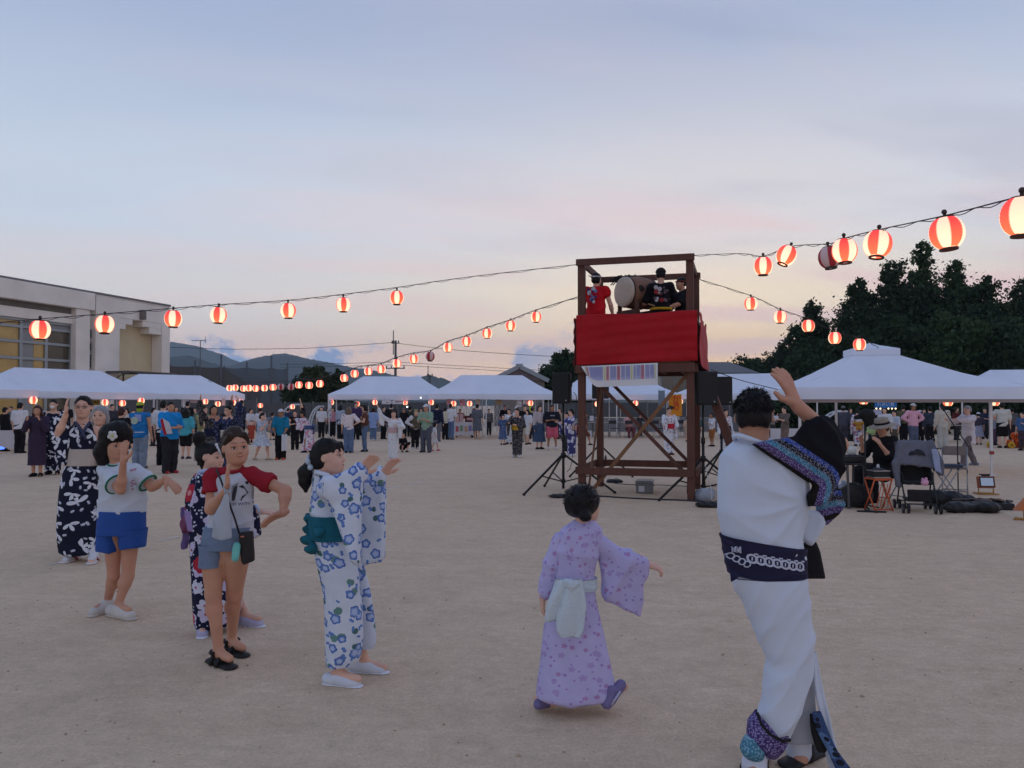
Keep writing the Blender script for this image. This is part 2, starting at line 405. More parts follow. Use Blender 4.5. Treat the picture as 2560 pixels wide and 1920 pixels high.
 def skin(s):
  v = s.v; sg = v < 0
  if not sg.any(): return np.zeros((0,3)),np.zeros((0,4),int)
  c = sg[:-1,:-1,:-1].astype(np.int8)
  tot = np.zeros_like(c)
  for i in (0,1):
   for j in (0,1):
    for k in (0,1): tot += sg[i:sg.shape[0] - 1 + i,j:sg.shape[1] - 1 + j,k:sg.shape[2] - 1 + k]
  act = np.argwhere((tot > 0) & (tot < 8)); vid = np.full(tot.shape,-1,np.int32); vid[tuple(act.T)] = np.arange(len(act))
  acc = np.zeros((len(act),3)); cnt = np.zeros(len(act))
  cor = [(i,j,k) for i in (0,1) for j in (0,1) for k in (0,1)]
  val = {q: v[act[:,0] + q[0],act[:,1] + q[1],act[:,2] + q[2]] for q in cor}
  for q in cor:
   for ax in range(3):
    if q[ax]: continue
    r = list(q); r[ax] = 1; r = tuple(r)
    a,b = val[q],val[r]; x = (a < 0) != (b < 0)
    t = np.where(x,a / np.where(a - b == 0,1,a - b),0)
    for i in range(3): acc[:,i] += np.where(x,q[i] + (t if i == ax else 0),0)
    cnt += x
  V = (act + acc / np.maximum(cnt,1)[:,None]) * s.h + s.lo
  Q = []
  for ax in range(3):
   a = np.take(sg,range(0,sg.shape[ax] - 1),ax); b = np.take(sg,range(1,sg.shape[ax]),ax)
   e = np.argwhere(a != b); o1,o2 = [(1,2),(2,0),(0,1)][ax]
   ok = (e[:,o1] > 0) & (e[:,o2] > 0) & (e[:,o1] < sg.shape[o1] - 1) & (e[:,o2] < sg.shape[o2] - 1); e = e[ok]
   def cell(d1,d2):
    f = e.copy(); f[:,o1] -= d1; f[:,o2] -= d2; return vid[f[:,0],f[:,1],f[:,2]]
   quad = np.stack([cell(1,1),cell(0,1),cell(0,0),cell(1,0)],1)
   ins = sg[e[:,0],e[:,1],e[:,2]]
   quad[~ins] = quad[~ins][:,::-1]; Q.append(quad)
  Q = np.concatenate(Q); Q = Q[(Q >= 0).all(1)]
  return V,Q
def normals(V,F):
 fn = np.cross(V[F[:,2]] - V[F[:,0]],V[F[:,3]] - V[F[:,1]]); N = np.zeros_like(V)
 for i in range(4): np.add.at(N,F[:,i],fn)
 return N / np.maximum(np.linalg.norm(N,axis=1,keepdims=True),1e-12)
def relax(V,F,n=1,f=0.5):
 for _ in range(n):
  A = np.zeros_like(V); c = np.zeros(len(V))
  for i in range(4):
   np.add.at(A,F[:,i],V[F[:,(i + 1) % 4]]); np.add.at(c,F[:,i],1)
   np.add.at(A,F[:,i],V[F[:,(i - 1) % 4]]); np.add.at(c,F[:,i],1)
  V = V * (1 - f) + f * A / np.maximum(c,1)[:,None]
 return V
def box_uv(V,F):
 """cloth coordinates in metres, taken from the side a face looks to"""
 n = np.cross(V[F[:,2]] - V[F[:,0]],V[F[:,3]] - V[F[:,1]]); P = V[F]
 side = np.abs(n[:,0]) > np.abs(n[:,1]) * 1.3
 u = np.where(side[:,None],P[:,:,1] + 0.31,P[:,:,0]); w = P[:,:,2]
 return np.stack([u,w],2).reshape(-1,2)
def lumps(P,scale,seed=0,n=7):
 r = np.random.default_rng(seed); a = np.zeros(len(P))
 for i in range(n):
  k = r.normal(size=3); k *= scale * r.uniform(0.6,1.5) / np.linalg.norm(k); a += np.sin(P @ k + r.uniform(0,6.28))
 return a / n
def fold(P,dirn,freq,seed=0,warp=0.35):
 """creases running across `dirn`"""
 d = np.array(dirn,float); d /= np.linalg.norm(d)
 t = P @ d * freq + warp * 6 * lumps(P,freq * 0.35,seed)
 return (1 - np.abs(np.sin(t))) ** 1.6 * 2 - 0.8
def skin_obj(name,fields,m,parent,uv=False,disp=None,rel=1):
 VV,FF,o = [],[],0
 for f in (fields if isinstance(fields,list) else [fields]):
  V,Q = f.skin()
  if not len(V): continue
  if rel: V = relax(V,Q,rel)
  VV.append(V); FF.append(Q + o); o += len(V)
 V = np.concatenate(VV); Q = np.concatenate(FF)
 if disp is not None: V = V + normals(V,Q) * np.asarray(disp(V))[:,None]
 return obj(name,fast_mesh(name,V,Q,box_uv(V,Q) if uv else None,True,m),parent)
def loft_obj(name,rows,m,parent,n=64,disp=None,cap=True,seg=None,p=2.3):
 """rows: (centre, half width vector, half depth vector) down a garment; uv in metres"""
 C = np.array([r[0] for r in rows],float); A = np.array([r[1] for r in rows],float); B = np.array([r[2] for r in rows],float)
 k = len(rows); M = seg or k * 8
 t = np.linspace(0,k - 1,M); i0 = np.clip(np.floor(t).astype(int),0,k - 2); f = (t - i0)[:,None]
 def cr(Q):
  P0 = Q[np.clip(i0 - 1,0,k - 1)]; P1 = Q[i0]; P2 = Q[i0 + 1]; P3 = Q[np.clip(i0 + 2,0,k - 1)]
  T1 = (P2 - P0) * 0.5; T2 = (P3 - P1) * 0.5
  return (2 * f ** 3 - 3 * f ** 2 + 1) * P1 + (f ** 3 - 2 * f ** 2 + f) * T1 + (-2 * f ** 3 + 3 * f ** 2) * P2 + (f ** 3 - f ** 2) * T2
 C,A,B = cr(C),cr(A),cr(B)
 a = np.linspace(0,2 * PI,n,endpoint=False)
 ca = np.sign(np.cos(a)) * np.abs(np.cos(a)) ** (2 / p); sa = np.sign(np.sin(a)) * np.abs(np.sin(a)) ** (2 / p)
 V = C[:,None] + A[:,None] * ca[None,:,None] + B[:,None] * sa[None,:,None]
 idx = np.arange(M * n).reshape(M,n); nx = np.roll(idx,-1,1)
 Q = np.stack([idx[:-1],nx[:-1],nx[1:],idx[1:]],2).reshape(-1,4)
 per = np.concatenate([np.zeros((M,1)),np.cumsum(np.linalg.norm(np.roll(V,-1,1) - V,axis=2),1)],1)
 per = per.mean(0)[None,:] * np.ones((M,1)); ln = np.concatenate([[0],np.cumsum(np.linalg.norm(np.diff(C,axis=0),axis=1))])
 uq = np.stack([np.stack([per[:-1,:-1],-np.repeat(ln[:-1,None],n,1)],2),np.stack([per[:-1,1:],-np.repeat(ln[:-1,None],n,1)],2),
     np.stack([per[1:,1:],-np.repeat(ln[1:,None],n,1)],2),np.stack([per[1:,:-1],-np.repeat(ln[1:,None],n,1)],2)],2).reshape(-1,2)
 V = V.reshape(-1,3)
 if disp is not None:
  N = normals(V,Q); 
  if np.mean(np.sum(N * (V - np.repeat(C,n,0)),1)) < 0: Q = Q[:,::-1]; uq = uq.reshape(-1,4,2)[:,::-1].reshape(-1,2); N = -N
  V = V + N * np.asarray(disp(V,np.tile(a,M),np.repeat(t / (k - 1),n)))[:,None]
 if cap:
  o = len(V); V = np.concatenate([V,[C[0]],[C[-1]]])
  top = np.stack([nx[0],idx[0],np.full(n,o),np.full(n,o)],1)[:,:3]; bot = np.stack([idx[-1],nx[-1],np.full(n,o + 1)],1)
  F = [tuple(q) for q in Q.tolist()] + [tuple(q) for q in top.tolist()] + [tuple(q) for q in bot.tolist()]
  uq = np.concatenate([uq,np.zeros((6 * n,2))])
  me = fast_mesh(name,V,F,uq,True,m)
 else: me = fast_mesh(name,V,Q,uq,True,m)
 return obj(name,me,parent)
# ================================================================== GROUND, HILLS
def ground_mat():
 m = bpy.data.materials.new('packed_sand'); m.use_nodes = True; g = NG(m); b = m.node_tree.nodes['Principled BSDF']
 tc = g.n('ShaderNodeTexCoord'); P = tc.outputs['Object']
 st = g.n('ShaderNodeMapping'); g.L(P,st.inputs[0]); st.inputs['Scale'].default_value = (0.9,1.25,1); st.inputs['Rotation'].default_value = (0,0,0.25)
 big = g.noise(P,0.35,5,0.6); mid = g.noise(st.outputs[0],1.7,9,0.74); fine = g.noise(P,60,5,0.7); grit = g.noise(P,260,2,0.5)
 c = g.ramp(mid,[(0.28,(0.54,0.392,0.268)),(0.5,(0.63,0.462,0.32)),(0.74,(0.71,0.53,0.378))])
 c = g.mix(g.m('MULTIPLY',g.m('SUBTRACT',big,0.42,clamp=True),2.2,clamp=True),c,(0.67,0.495,0.335))
 c = g.mix(g.m('MULTIPLY',g.m('SUBTRACT',grit,0.56,clamp=True),3.5,clamp=True),c,(0.24,0.165,0.12))
 spk = g.noise(P,15,6,0.75); sp2 = g.noise(st.outputs[0],5.5,6,0.7)
 v_ = g.m('ADD',g.m('MULTIPLY_ADD',fine,0.6,-0.3),g.m('ADD',g.m('MULTIPLY_ADD',spk,0.55,-0.275),g.m('MULTIPLY_ADD',sp2,0.42,0.79)))
 vo = g.n('ShaderNodeTexVoronoi'); g.L(P,vo.inputs['Vector']); vo.inputs['Scale'].default_value = 2.6; vs_ = g.n('ShaderNodeSeparateColor'); g.L(vo.outputs['Color'],vs_.inputs[0])
 foot = g.m('MULTIPLY',g.m('LESS_THAN',g.m('ADD',vo.outputs['Distance'],g.m('MULTIPLY_ADD',spk,.25,-.125)),.20),g.m('GREATER_THAN',vs_.outputs[0],.62))       # scuffs left by feet
 v_ = g.m('SUBTRACT',v_,g.m('MULTIPLY',foot,0.055))
 hs = g.n('ShaderNodeHueSaturation'); g.L(c,hs.inputs['Color']); g.L(v_,hs.inputs['Value'])
 g.L(hs.outputs[0],b.inputs['Base Color']); b.inputs['Roughness'].default_value = 0.95; b.inputs['Specular IOR Level'].default_value = 0.1
 sc = g.n('ShaderNodeTexVoronoi'); g.L(st.outputs[0],sc.inputs['Vector']); sc.inputs['Scale'].default_value = 3.4; sc.inputs['Randomness'].default_value = 1
 h = g.m('ADD',g.m('MULTIPLY',fine,0.35),g.m('ADD',g.m('MULTIPLY',mid,0.9),g.m('MULTIPLY',sc.outputs['Distance'],0.35)))
 bp = g.n('ShaderNodeBump'); bp.inputs['Strength'].default_value = 0.45; bp.inputs['Distance'].default_value = 0.02
 g.L(h,bp.inputs['Height']); g.L(bp.outputs[0],b.inputs['Normal'])
 return m
gb = MB(); gb.add([(-3900,-700,0),(3900,-700,0),(3900,3350,0),(-3900,3350,0)],[(0,1,2,3)])
struct('ground',gb.mesh('ground',ground_mat()))
# worn chalk line: broken dashes of lime, 4 mm above the sand
chalk = mat('chalk_lime',(0.72,0.70,0.68),0.95,var=0.15,vscale=20)
lb = MB(); p0,p1 = np.array([-5.05,6.1]),np.array([-1.75,16.2]); dn = (p1 - p0) / np.linalg.norm(p1 - p0); sd = np.array([dn[1],-dn[0]])
for t0,t1 in ((0.10,.62),(1.72,2.15),(2.2,2.36),(3.15,3.5),(3.6,4.6),(8.6,9.7),(9.85,10.5)):
 k = 12; V = []
 for i in range(k + 1):
  t = t0 + (t1 - t0) * i / k; w = 0.02 * (0.5 + 0.5 * random.random()) * (0.4 if i in (0,k) else 1)
  c = p0 + dn * t + sd * 0.05 * math.sin(t * 0.55)
  V += [(*(c - sd * w),0.004),(*(c + sd * w),0.004)]
 lb.add(V,[(2 * i,2 * i + 1,2 * i + 3,2 * i + 2) for i in range(k)])
struct('chalk_line',lb.mesh('chalk_line',chalk))
def pebbles():
 r = np.random.default_rng(2); V,Q = [],[]; base = np.array([[1,0,0],[0,1,0],[-1,0,0],[0,-1,0],[0,0,.7],[0,0,-.5]]); fc = [(0,1,4),(1,2,4),(2,3,4),(3,0,4),(1,0,5),(2,1,5),(3,2,5),(0,3,5)]
 for i in range(900):
  d = 2.6 + 13 * r.random() ** 1.6; x = (r.random() * 2 - 1) * d * .72; s_ = r.uniform(.003,.009) * (1.6 if r.random() < .08 else 1); v = base * s_ * r.uniform(.6,1.3,(6,3)); a = r.uniform(0,6.28); R = np.array([[math.cos(a),-math.sin(a),0],[math.sin(a),math.cos(a),0],[0,0,1]])
  V.append(v @ R.T + np.array([x,d,s_ * .2])); Q += [tuple(q + 6 * i for q in f) for f in fc]
 o = obj('gravel',fast_mesh('gravel',np.concatenate(V),Q,smooth=False,mats=mat('pebble',(.42,.31,.21),.9,var=.3,vscale=3))); o['kind'] = 'stuff'
pebbles()
def ridge(name,pts,d,depth,col,seed,jag=1.0):
 """a wooded mountain: skyline given in picture pixels at distance d, falling away in front and behind"""
 xs = np.array([at(p[0],p[1],d)[0] for p in pts]); zs = np.array([at(p[0],p[1],d)[2] for p in pts])
 X = np.linspace(xs[0],xs[-1],220); Zr = np.interp(X,xs,zs)
 ker = np.hanning(9); ker /= ker.sum(); Zr = np.convolve(np.pad(Zr,4,'edge'),ker,'valid')
 r = np.random.default_rng(seed)
 rows = np.linspace(-1,1,31); V = []
 for v in rows:
  prof = max(0.0,1 - abs(v)) ** 0.85
  nz = lumps(np.stack([X * 0.02,np.full_like(X,v * depth * 0.02),0 * X],1),1.2,seed,9)
  nz2 = lumps(np.stack([X,np.full_like(X,v * depth),0 * X],1),0.09,seed + 5,9)
  z = Zr * prof * (1 + 0.20 * nz * min(1,abs(v) * 3)) + nz2 * 2.2 * jag * prof + r.normal(0,0.7 * jag,len(X)) * prof
  V.append(np.stack([X + 0 * z,np.full_like(X,d + v * depth),np.maximum(z,-2)],1))
 V = np.concatenate(V); n = len(X); i = np.arange(31 * n).reshape(31,n)
 Q = np.stack([i[:-1,:-1],i[:-1,1:],i[1:,1:],i[1:,:-1]],2).reshape(-1,4)
 struct(name,fast_mesh(name,V,Q,mats=mat('forest_slope_%d' % seed,col,0.95,var=0.25,vscale=0.03,spec=0.05)))
ridge('mountain',[(-900,900),(-300,850),(100,838),(330,842),(425,855),(480,862),(540,880),(600,905),(650,928),(760,965),(900,1012)],2700,500,(0.030,0.048,0.034),3)
ridge('mountain',[(330,985),(480,950),(600,906),(650,893),(690,884),(720,883),(760,894),(820,906),(880,918),(930,924),(990,938),(1060,958),(1200,990),(1400,1012)],2000,420,(0.028,0.043,0.030),4)
ridge('mountain',[(900,1012),(980,975),(1040,945),(1062,938),(1090,941),(1140,958),(1175,968),(1200,962),(1240,950),(1300,955),(1380,975),(1600,1000),(1900,1012)],1500,300,(0.025,0.038,0.026),5)
ridge('mountain',[(-400,960),(200,905),(430,892),(470,888),(520,905),(590,925),(700,960),(820,1012)],1500,300,(0.025,0.038,0.026),6)
# ================================================================== SCHOOL HALL ON THE LEFT
def hall():
 A = np.array([-33.5,52.0]); B = np.array([-29.0,67.5]); e = (B - A) / np.linalg.norm(B - A); n = np.array([e[1],-e[0]])
 def uz(px,py,o=0.0):
  r = ray(px,py); q = A + n * o
  t = ((q) @ n) / (r[0] * n[0] + r[1] * n[1]); p = r * t
  return (p[:2] - A) @ e,p[2] + CAM_H
 Z0 = uz(0,689)[1]; ztop = uz(422,763)[1]; H = (Z0 + ztop) / 2
 R = np.array([[e[0],n[0],0],[e[1],n[1],0],[0,0,1]])        # columns: along the wall, outward, up
 def W(u,o,z): return np.array([*(A + e * u + n * o),z])
 t = thing('school_hall','grey concrete school hall with tall ochre windows and a stepped recess','building',(*A,0))
 base = np.array([*A,0])
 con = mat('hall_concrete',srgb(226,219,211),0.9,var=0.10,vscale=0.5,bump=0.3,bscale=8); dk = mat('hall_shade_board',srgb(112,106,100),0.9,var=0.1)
 och = mat('hall_ochre_wall',srgb(206,190,156),0.9,var=0.08,vscale=0.6); alu = mat('hall_aluminium',srgb(150,156,160),0.45,0.5)
 def blk(name,u0,u1,z0,z1,o0,o1,m,par=t):
  b = MB(); b.box(W((u0 + u1) / 2,(o0 + o1) / 2,(z0 + z1) / 2) - base,(u1 - u0,abs(o1 - o0),z1 - z0),R); return b.build(name,m,par,bevel=0.02)
 U = lambda px: uz(px,900)[0]
 uW = U(186); uP = U(240); uR0 = U(297); uR1 = U(402); uE = U(422); L0 = -9.0
 zs = lambda px,py: uz(px,py)[1]
 # body behind everything
 b = MB(); b.box(W((L0 + uE) / 2,-5.6,(H - 0.5) / 2) - base,(uE - L0,9.2,H - 0.5),R); b.build('wall',con,t)
 b = MB(); b.box(W((L0 + uE) / 2,-5.1,H - 0.05) - base,(uE - L0 + 0.2,10.4,0.16),R); b.build('roof',mat('hall_roof_edge',srgb(120,116,116),0.8),t)
 zf = zs(60,752)                                             # underside of the deep fascia
 blk('fascia',L0,uW + 1.6,zf,H - 0.14,-0.85,0.25,con)
 blk('soffit',L0,uW + 0.5,zf - 0.45,zf - 0.004,-0.9,-0.35,dk)  # dark tone paints in the shade under the eave
 blk('beam',L0,uW,zf - 1.15,zf - 0.454,-0.9,-0.2,con)
 blk('pier',uW,U(219),0,zf - 0.004,-0.95,0.12,con)
 blk('pier',U(237),uR0,0,zf + 1.2,-0.95,0.06,con)
 blk('wall_panel',uW + 1.604,uE,zf + 1.204,H - 0.14,-0.9,0.08,con)
 zc = zs(300,822)
 blk('lintel',uR0 + 0.004,uE,zc + 0.85,zf + 1.196,-0.95,0.04,con)
 blk('corbel',uR0 + 0.004,U(313),zc,zc + 0.4,-0.95,0.02,con); blk('corbel',uR0 + 0.004,U(330),zc + 0.404,zc + 0.846,-0.95,0.02,con)
 blk('corbel',U(355),uR1 - 0.004,zc + 0.404,zc + 0.846,-0.95,0.02,con); blk('corbel',U(372),uR1 - 0.004,zc - 0.1,zc + 0.4,-0.95,0.02,con)
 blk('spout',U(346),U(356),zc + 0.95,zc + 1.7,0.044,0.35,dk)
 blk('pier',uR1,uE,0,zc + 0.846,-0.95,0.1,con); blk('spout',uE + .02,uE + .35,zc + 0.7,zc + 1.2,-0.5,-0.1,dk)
 blk('recess_wall',uR0 + 0.004,uR1 - 0.004,0,zc + 0.846,-0.99,-0.955,och)
 blk('pier',U(220.5),U(223),0,zf - 0.004,-0.95,0.05,con)
 # narrow windows
 gl = mat('hall_dark_glass',srgb(34,40,46),0.1,spec=0.6)
 for y0,y1 in ((822,845),(855,878),(883,921)):
  z1,z0 = zs(229,y0),zs(229,y1); f = blk('window',U(223) + .01,U(237) - .01,z0,z1,-0.5,-0.3,alu); blk('pane',U(223) + .08,U(237) - .08,z0 + .08,z1 - .08,-0.29,-0.27,gl,f)
 blk('wall_panel',U(223) + .01,U(237) - .01,0,zf - .01,-0.95,-0.52,con)
 # tall window wall: columns of panes
 tops = [(-9,U(61)),(U(61),U(124)),(U(124),uW - 0.02)]
 rows = [zf - 1.16,zs(90,816),zs(90,853),zs(90,894),zs(90,935),0.6]
 def pane_mat(nm,c,em,r=0.16):
  m = mat(nm,c,r,var=0.25,vscale=0.9,spec=0.6); bb = m.node_tree.nodes['Principled BSDF']
  bb.inputs['Emission Color'].default_value = (*c,1); bb.inputs['Emission Strength'].default_value = em; return m
 lit = pane_mat('hall_lit_curtain',srgb(150,122,70),0.14); blind = mat('hall_blind',srgb(140,140,140),0.7,var=0.08); dim = pane_mat('hall_dim_glass',srgb(70,62,46),0.03)
 lamp = glow('hall_ceiling_lamp',(1.0,0.86,0.45),1.2)
 for ci,(ua,ub) in enumerate(tops):
  for ri in range(5):
   z1,z0 = rows[ri],rows[ri + 1]
   f = MB(); w = 0.16
   for (aa,bb_,cc,dd) in ((ua,ub,z1 - w,z1),(ua,ub,z0,z0 + 0.02),(ua,ua + w,z0 + .02,z1 - w),(ub - w * .4,ub,z0 + .02,z1 - w)):
    f.box(W((aa + bb_) / 2,-0.42,(cc + dd) / 2) - base,(bb_ - aa,0.16,dd - cc),R)
   fo = f.build('window',alu,t)
   m = lit if ci == 0 else (blind if (ci == 2 and ri == 0) else (dim if ci == 2 else lit))
   if ci == 1:
    um = ua + (ub - ua) * 0.55; blk('pane',ua + w,um,z0 + .03,z1 - w - .01,-0.49,-0.46,blind if ri < 9 else dim,fo); blk('pane',um + .02,ub - .08,z0 + .03,z1 - w - .01,-0.49,-0.46,m,fo)
   else: blk('pane',ua + w,ub - .08,z0 + .03,z1 - w - .01,-0.49,-0.46,m,fo)
 blk('lamp',U(-4),U(4),zs(0,776),zs(0,770),-0.45,-0.43,lamp); blk('lamp',U(-4),U(3),zs(0,796),zs(0,784),-0.45,-0.43,lamp)
 # steel awning low on the wall
 aw = MB(); za = zs(320,934)
 for u in np.linspace(U(262),U(384),4):
  aw.bar(W(u,0.2,za - .05) - base,W(u,2.2,za - .05) - base,.1); aw.bar(W(u,0.2,za - 1.0) - base,W(u,1.7,za - .1) - base,.08); aw.bar(W(u,.15,za - 1.1) - base,W(u,.15,za) - base,.1)
 aw.box(W((U(262) + U(384)) / 2,1.2,za + .06) - base,(U(384) - U(262),2.2,.1),R)
 aw.build('awning',mat('awning_steel',srgb(92,90,90),0.6),t)
hall()
# ================================================================== FAR FENCES, HOUSES, POLES
def post_obj(parent,p0,p1,r,m,name='post',n=8):
 b = MB(); b.tube([p0,p1],r,n); return b.build(name,m,parent,True)
netm = mat('net_mesh',srgb(74,74,78),0.9,alpha=0.62,spec=0.0); steel = mat('galvanised_steel',srgb(120,122,124),0.5,0.6)
pg = mat('painted_pole_grey',srgb(84,88,92),0.6)
def ball_net():
 d = 72; t = thing('ball_net','tall grey ball-stop net between steel poles beyond the lantern string','fence',(at(560,1000,d)[0],d,0))
 o = np.array([t.location.x,t.location.y,0]); xs = [at(x,1000,d)[0] for x in (410,487,552,616,678,718)]
 ztop = [at(487,912,d)[2],at(487,915,d)[2],at(552,917,d)[2],at(616,918,d)[2],at(678,919,d)[2],at(718,920,d)[2]]
 for i,x in enumerate(xs): post_obj(t,np.array([x,d,0]) - o,np.array([x,d,ztop[i] + (1.1 if i % 2 == 0 else .5)]) - o,.09,pg)
 for i in range(len(xs) - 1):
  b = MB(); k = 8; V = []
  for j in range(k + 1):
   f = j / k; x = xs[i] + (xs[i + 1] - xs[i]) * f; z = ztop[i] + (ztop[i + 1] - ztop[i]) * f - 0.5 * f * (1 - f)
   V += [(x - o[0],0.12,0),(x - o[0],0.12,z)]
  b.add(V,[(2 * j,2 * j + 2,2 * j + 3,2 * j + 1) for j in range(k)]); b.build('net',netm,t)
 b = MB()
 for z in (3.2,): b.tube([np.array([xs[0],d,z]) - o,np.array([xs[-1],d,z]) - o],.02,5)
 b.build('cable',pg,t)
ball_net()
def end_net():      # the return of the backstop, seen almost edge-on
 t = thing('ball_net','lower brownish net sloping down behind the left row of tents','fence',(at(430,1000,90)[0],90,0)); o = np.array([t.location.x,90,0])
 pts = [(425,916),(500,918),(560,921),(600,945),(650,985)]
 b = MB(); V = []
 for px,py in pts: p = at(px,py,90) - o; V += [(p[0],0,0),tuple(p)]
 b.add(V,[(2 * j,2 * j + 2,2 * j + 3,2 * j + 1) for j in range(len(pts) - 1)]); b.build('net',mat('brown_net',srgb(108,98,92),0.9,alpha=0.8,spec=0),t)
 for px,py in pts[::2]: p = at(px,py,90) - o; post_obj(t,(p[0],0.1,0),(p[0],0.1,p[2] + .3),.08,pg)
end_net()
def pole(px,ytop,d,label,arms=(),spike=0):
 p = at(px,ytop,d); t = thing('utility_pole',label,'pole',(p[0],d,0)); b = MB(); b.tube([(0,0,0),(0,0,p[2])],[.17,.11],10); b.build('post',mat('pole_concrete',srgb(92,92,94),0.8),t,True)
 for z,w in arms:
  b = MB(); b.bar((-w / 2,-.15,z),(w / 2,-.15,z),.09); [b.lathe([(.05,0),(.07,.06),(.04,.14),(.06,.2)],(x,-.15,z + .05),8) for x in (-w / 2 + .1,0 - w * .2,w / 2 - .1)]
  b.build('cross_arm',mat('arm_steel',srgb(70,72,76),0.6),t)
 if spike: b = MB(); b.tube([(-.22,0,p[2] - 1.4),(-.22,0,p[2] + spike)],.05,6); b.build('rod',pg,t)
 return p
d_p = 78
zt = pole(989,851,d_p,'tall utility pole with cross arms rising behind the tents, left of the drum tower',arms=((at(989,921,d_p)[2],1.9),(at(989,858,d_p)[2],.8)),spike=1.0)
pole(1075,937,88,'short twin-topped pole against the hill between two white tents',arms=((at(1075,940,88)[2],.7),),spike=1.0)
pole(487,922,96,'thin grey pole behind the ball net',arms=())
def aerial():
 d = 66; p = at(501,852,d); t = thing('tv_aerial','house TV aerial on a thin mast left of the mountain peak','aerial',(p[0],d,0)); b = MB()
 b.tube([(0,0,0),(0,0,p[2])],.035,6); b.build('mast',pg,t); b = MB(); b.bar((-.7,0,p[2]),(.45,0,p[2] + .05),.04)
 for x in (-.6,-.3,0,.3): b.bar((x,-.35,p[2] + .02),(x,.35,p[2] + .02),.025)
 b.bar((.4,0,p[2] - .2),(.42,0,p[2] + .35),.03); b.build('antenna',pg,t)
aerial()
wirem = mat('wire_black',(0.03,0.03,0.035),0.6)
def wire(pts,r,label,sag=0.0,name='power_line',cat='cable',n=24,group=None,twist=0.0):
 P = []
 for i in range(len(pts) - 1):
  a,b_ = np.array(pts[i],float),np.array(pts[i + 1],float)
  for j in range(n):
   f = j / n; q = a + (b_ - a) * f; q[2] -= sag * 4 * f * (1 - f) * np.linalg.norm(b_ - a); P.append(q)
 P.append(np.array(pts[-1],float)); P = np.array(P); c = P[0].copy(); b = MB(); b.tube(P - c,r,6)
 o = b.build(name,wirem,None,True); o.location = c; return tag(o,label,cat,group)
wire([at(425,868,74),at(580,873,75),at(760,871,76),at(985,856,d_p)],.025,'power line from the hall towards the tall utility pole',.002)
wire([at(992,858,d_p),at(1150,876,76),at(1444,894,72),at(1560,897,71)],.025,'upper power line from the utility pole to behind the tower',.004)
for k,(y0,y1) in enumerate(((905,930),(912,938))):
 wire([at(992,y0,d_p),at(1200,y0 + 12,77),at(1450,y1,76)],.022,('upper','lower')[k] + ' of the paired low wires right of the utility pole',.003)
 wire([at(700,y0 + 6,78),at(985,y0,d_p)],.022,('upper','lower')[k] + ' of the paired low wires left of the utility pole',.003)
def house(px0,px1,y_eave,y_ridge,d,label,wall,roofc,dep=8.0,gable=False,win=()):
 a,b_ = at(px0,y_eave,d),at(px1,y_eave,d); zr = at((px0 + px1) / 2,y_ridge,d + dep / 2)[2]; cx = (a[0] + b_[0]) / 2; w = b_[0] - a[0]; z = a[2]
 t = thing('house',label,'house',(cx,d + dep / 2,0)); b = MB(); b.box((0,0,z / 2),(w - .6,dep - .6,z)); b.build('wall',wall,t)
 r = MB(); hw,hd = w / 2,dep / 2
 if gable: V = [(-hw,-hd,z),(hw,-hd,z),(hw,hd,z),(-hw,hd,z),(0,-hd,zr),(0,hd,zr)]; Fc = [(0,4,5,3),(1,2,5,4),(0,1,4),(3,5,2),(0,3,2,1)]
 else: V = [(-hw,-hd,z),(hw,-hd,z),(hw,hd,z),(-hw,hd,z),(-hw * .75,0,zr),(hw * .75,0,zr)]; Fc = [(0,1,5,4),(2,3,4,5),(1,2,5),(3,0,4),(0,3,2,1)]
 r.add(V,Fc); ro = r.build('roof',roofc,t)
 if gable:
  rb = MB(); rb.box((0,0,zr + .06),(.5,dep + .3,.25)); 
  for s in (-1,1): rb.bar((s * hw,-hd - .05,z),(0,-hd - .05,zr),.18,.3)
  rb.build('ridge_tile',mat('ridge_tiles',srgb(140,146,152),0.5),ro)
 for (wx,wz,ww,wh) in win:
  f = MB(); f.box((wx,-dep / 2 + .28,wz),(ww,.12,wh)); fo = f.build('window',mat('sash',srgb(120,124,126),0.5),t); g_ = MB()
  for s in (-1,1): g_.box((wx + s * ww / 4,-dep / 2 + .205,wz),(ww / 2 - .1,.03,wh - .14))
  g_.build('pane',mat('house_glass',srgb(74,78,72),0.15,spec=.6),fo)
tile = mat('roof_tiles',srgb(96,86,86),0.7,var=.15,vscale=2,bump=.5,bscale=6)
house(1225,1372,952,923,58,'tiled gable-roofed house showing over the tent left of the drum tower',mat('house_wall_a',srgb(120,112,108),.9),tile,9,True)
house(1620,1900,932,905,60,'pale house with a wide window seen through the drum tower legs',mat('house_wall_b',srgb(150,150,140),.9),mat('roof_grey',srgb(96,98,100),.7),9,False,
  [(-2.2,at(1690,943,60)[2] - .55,1.9,1.4),(1.4,at(1690,943,60)[2] - .55,1.9,1.4)])
house(1786,1905,930,920,70,'low flat-roofed shed behind the tent right of the tower',mat('house_wall_c',srgb(110,106,104),.9),mat('roof_shed',srgb(104,100,100),.7),6)
def yard_fence(x0,x1,d,z_wall,z_top,label,mw,mf,npost):
 """low concrete wall with mesh panels on steel posts"""
 t = thing('boundary_fence',label,'fence',((x0 + x1) / 2,d,0)); w = x1 - x0
 n = npost; pw = w / n
 for i in range(n):
  b = MB(); b.box((-w / 2 + pw * (i + .5),0,z_wall / 2),(pw - .02,.18,z_wall)); b.build('wall_panel',mw,t)
  b = MB(); b.box((-w / 2 + pw * (i + .5),.02,(z_wall + z_top) / 2 + .02),(pw - .1,.03,z_top - z_wall - .04)); b.build('mesh_panel',mf,t)
 for i in range(n + 1): b = MB(); b.box((-w / 2 + pw * i,.12,z_top / 2 + .03),(.07,.07,z_top + .06)); b.build('post',steel,t)
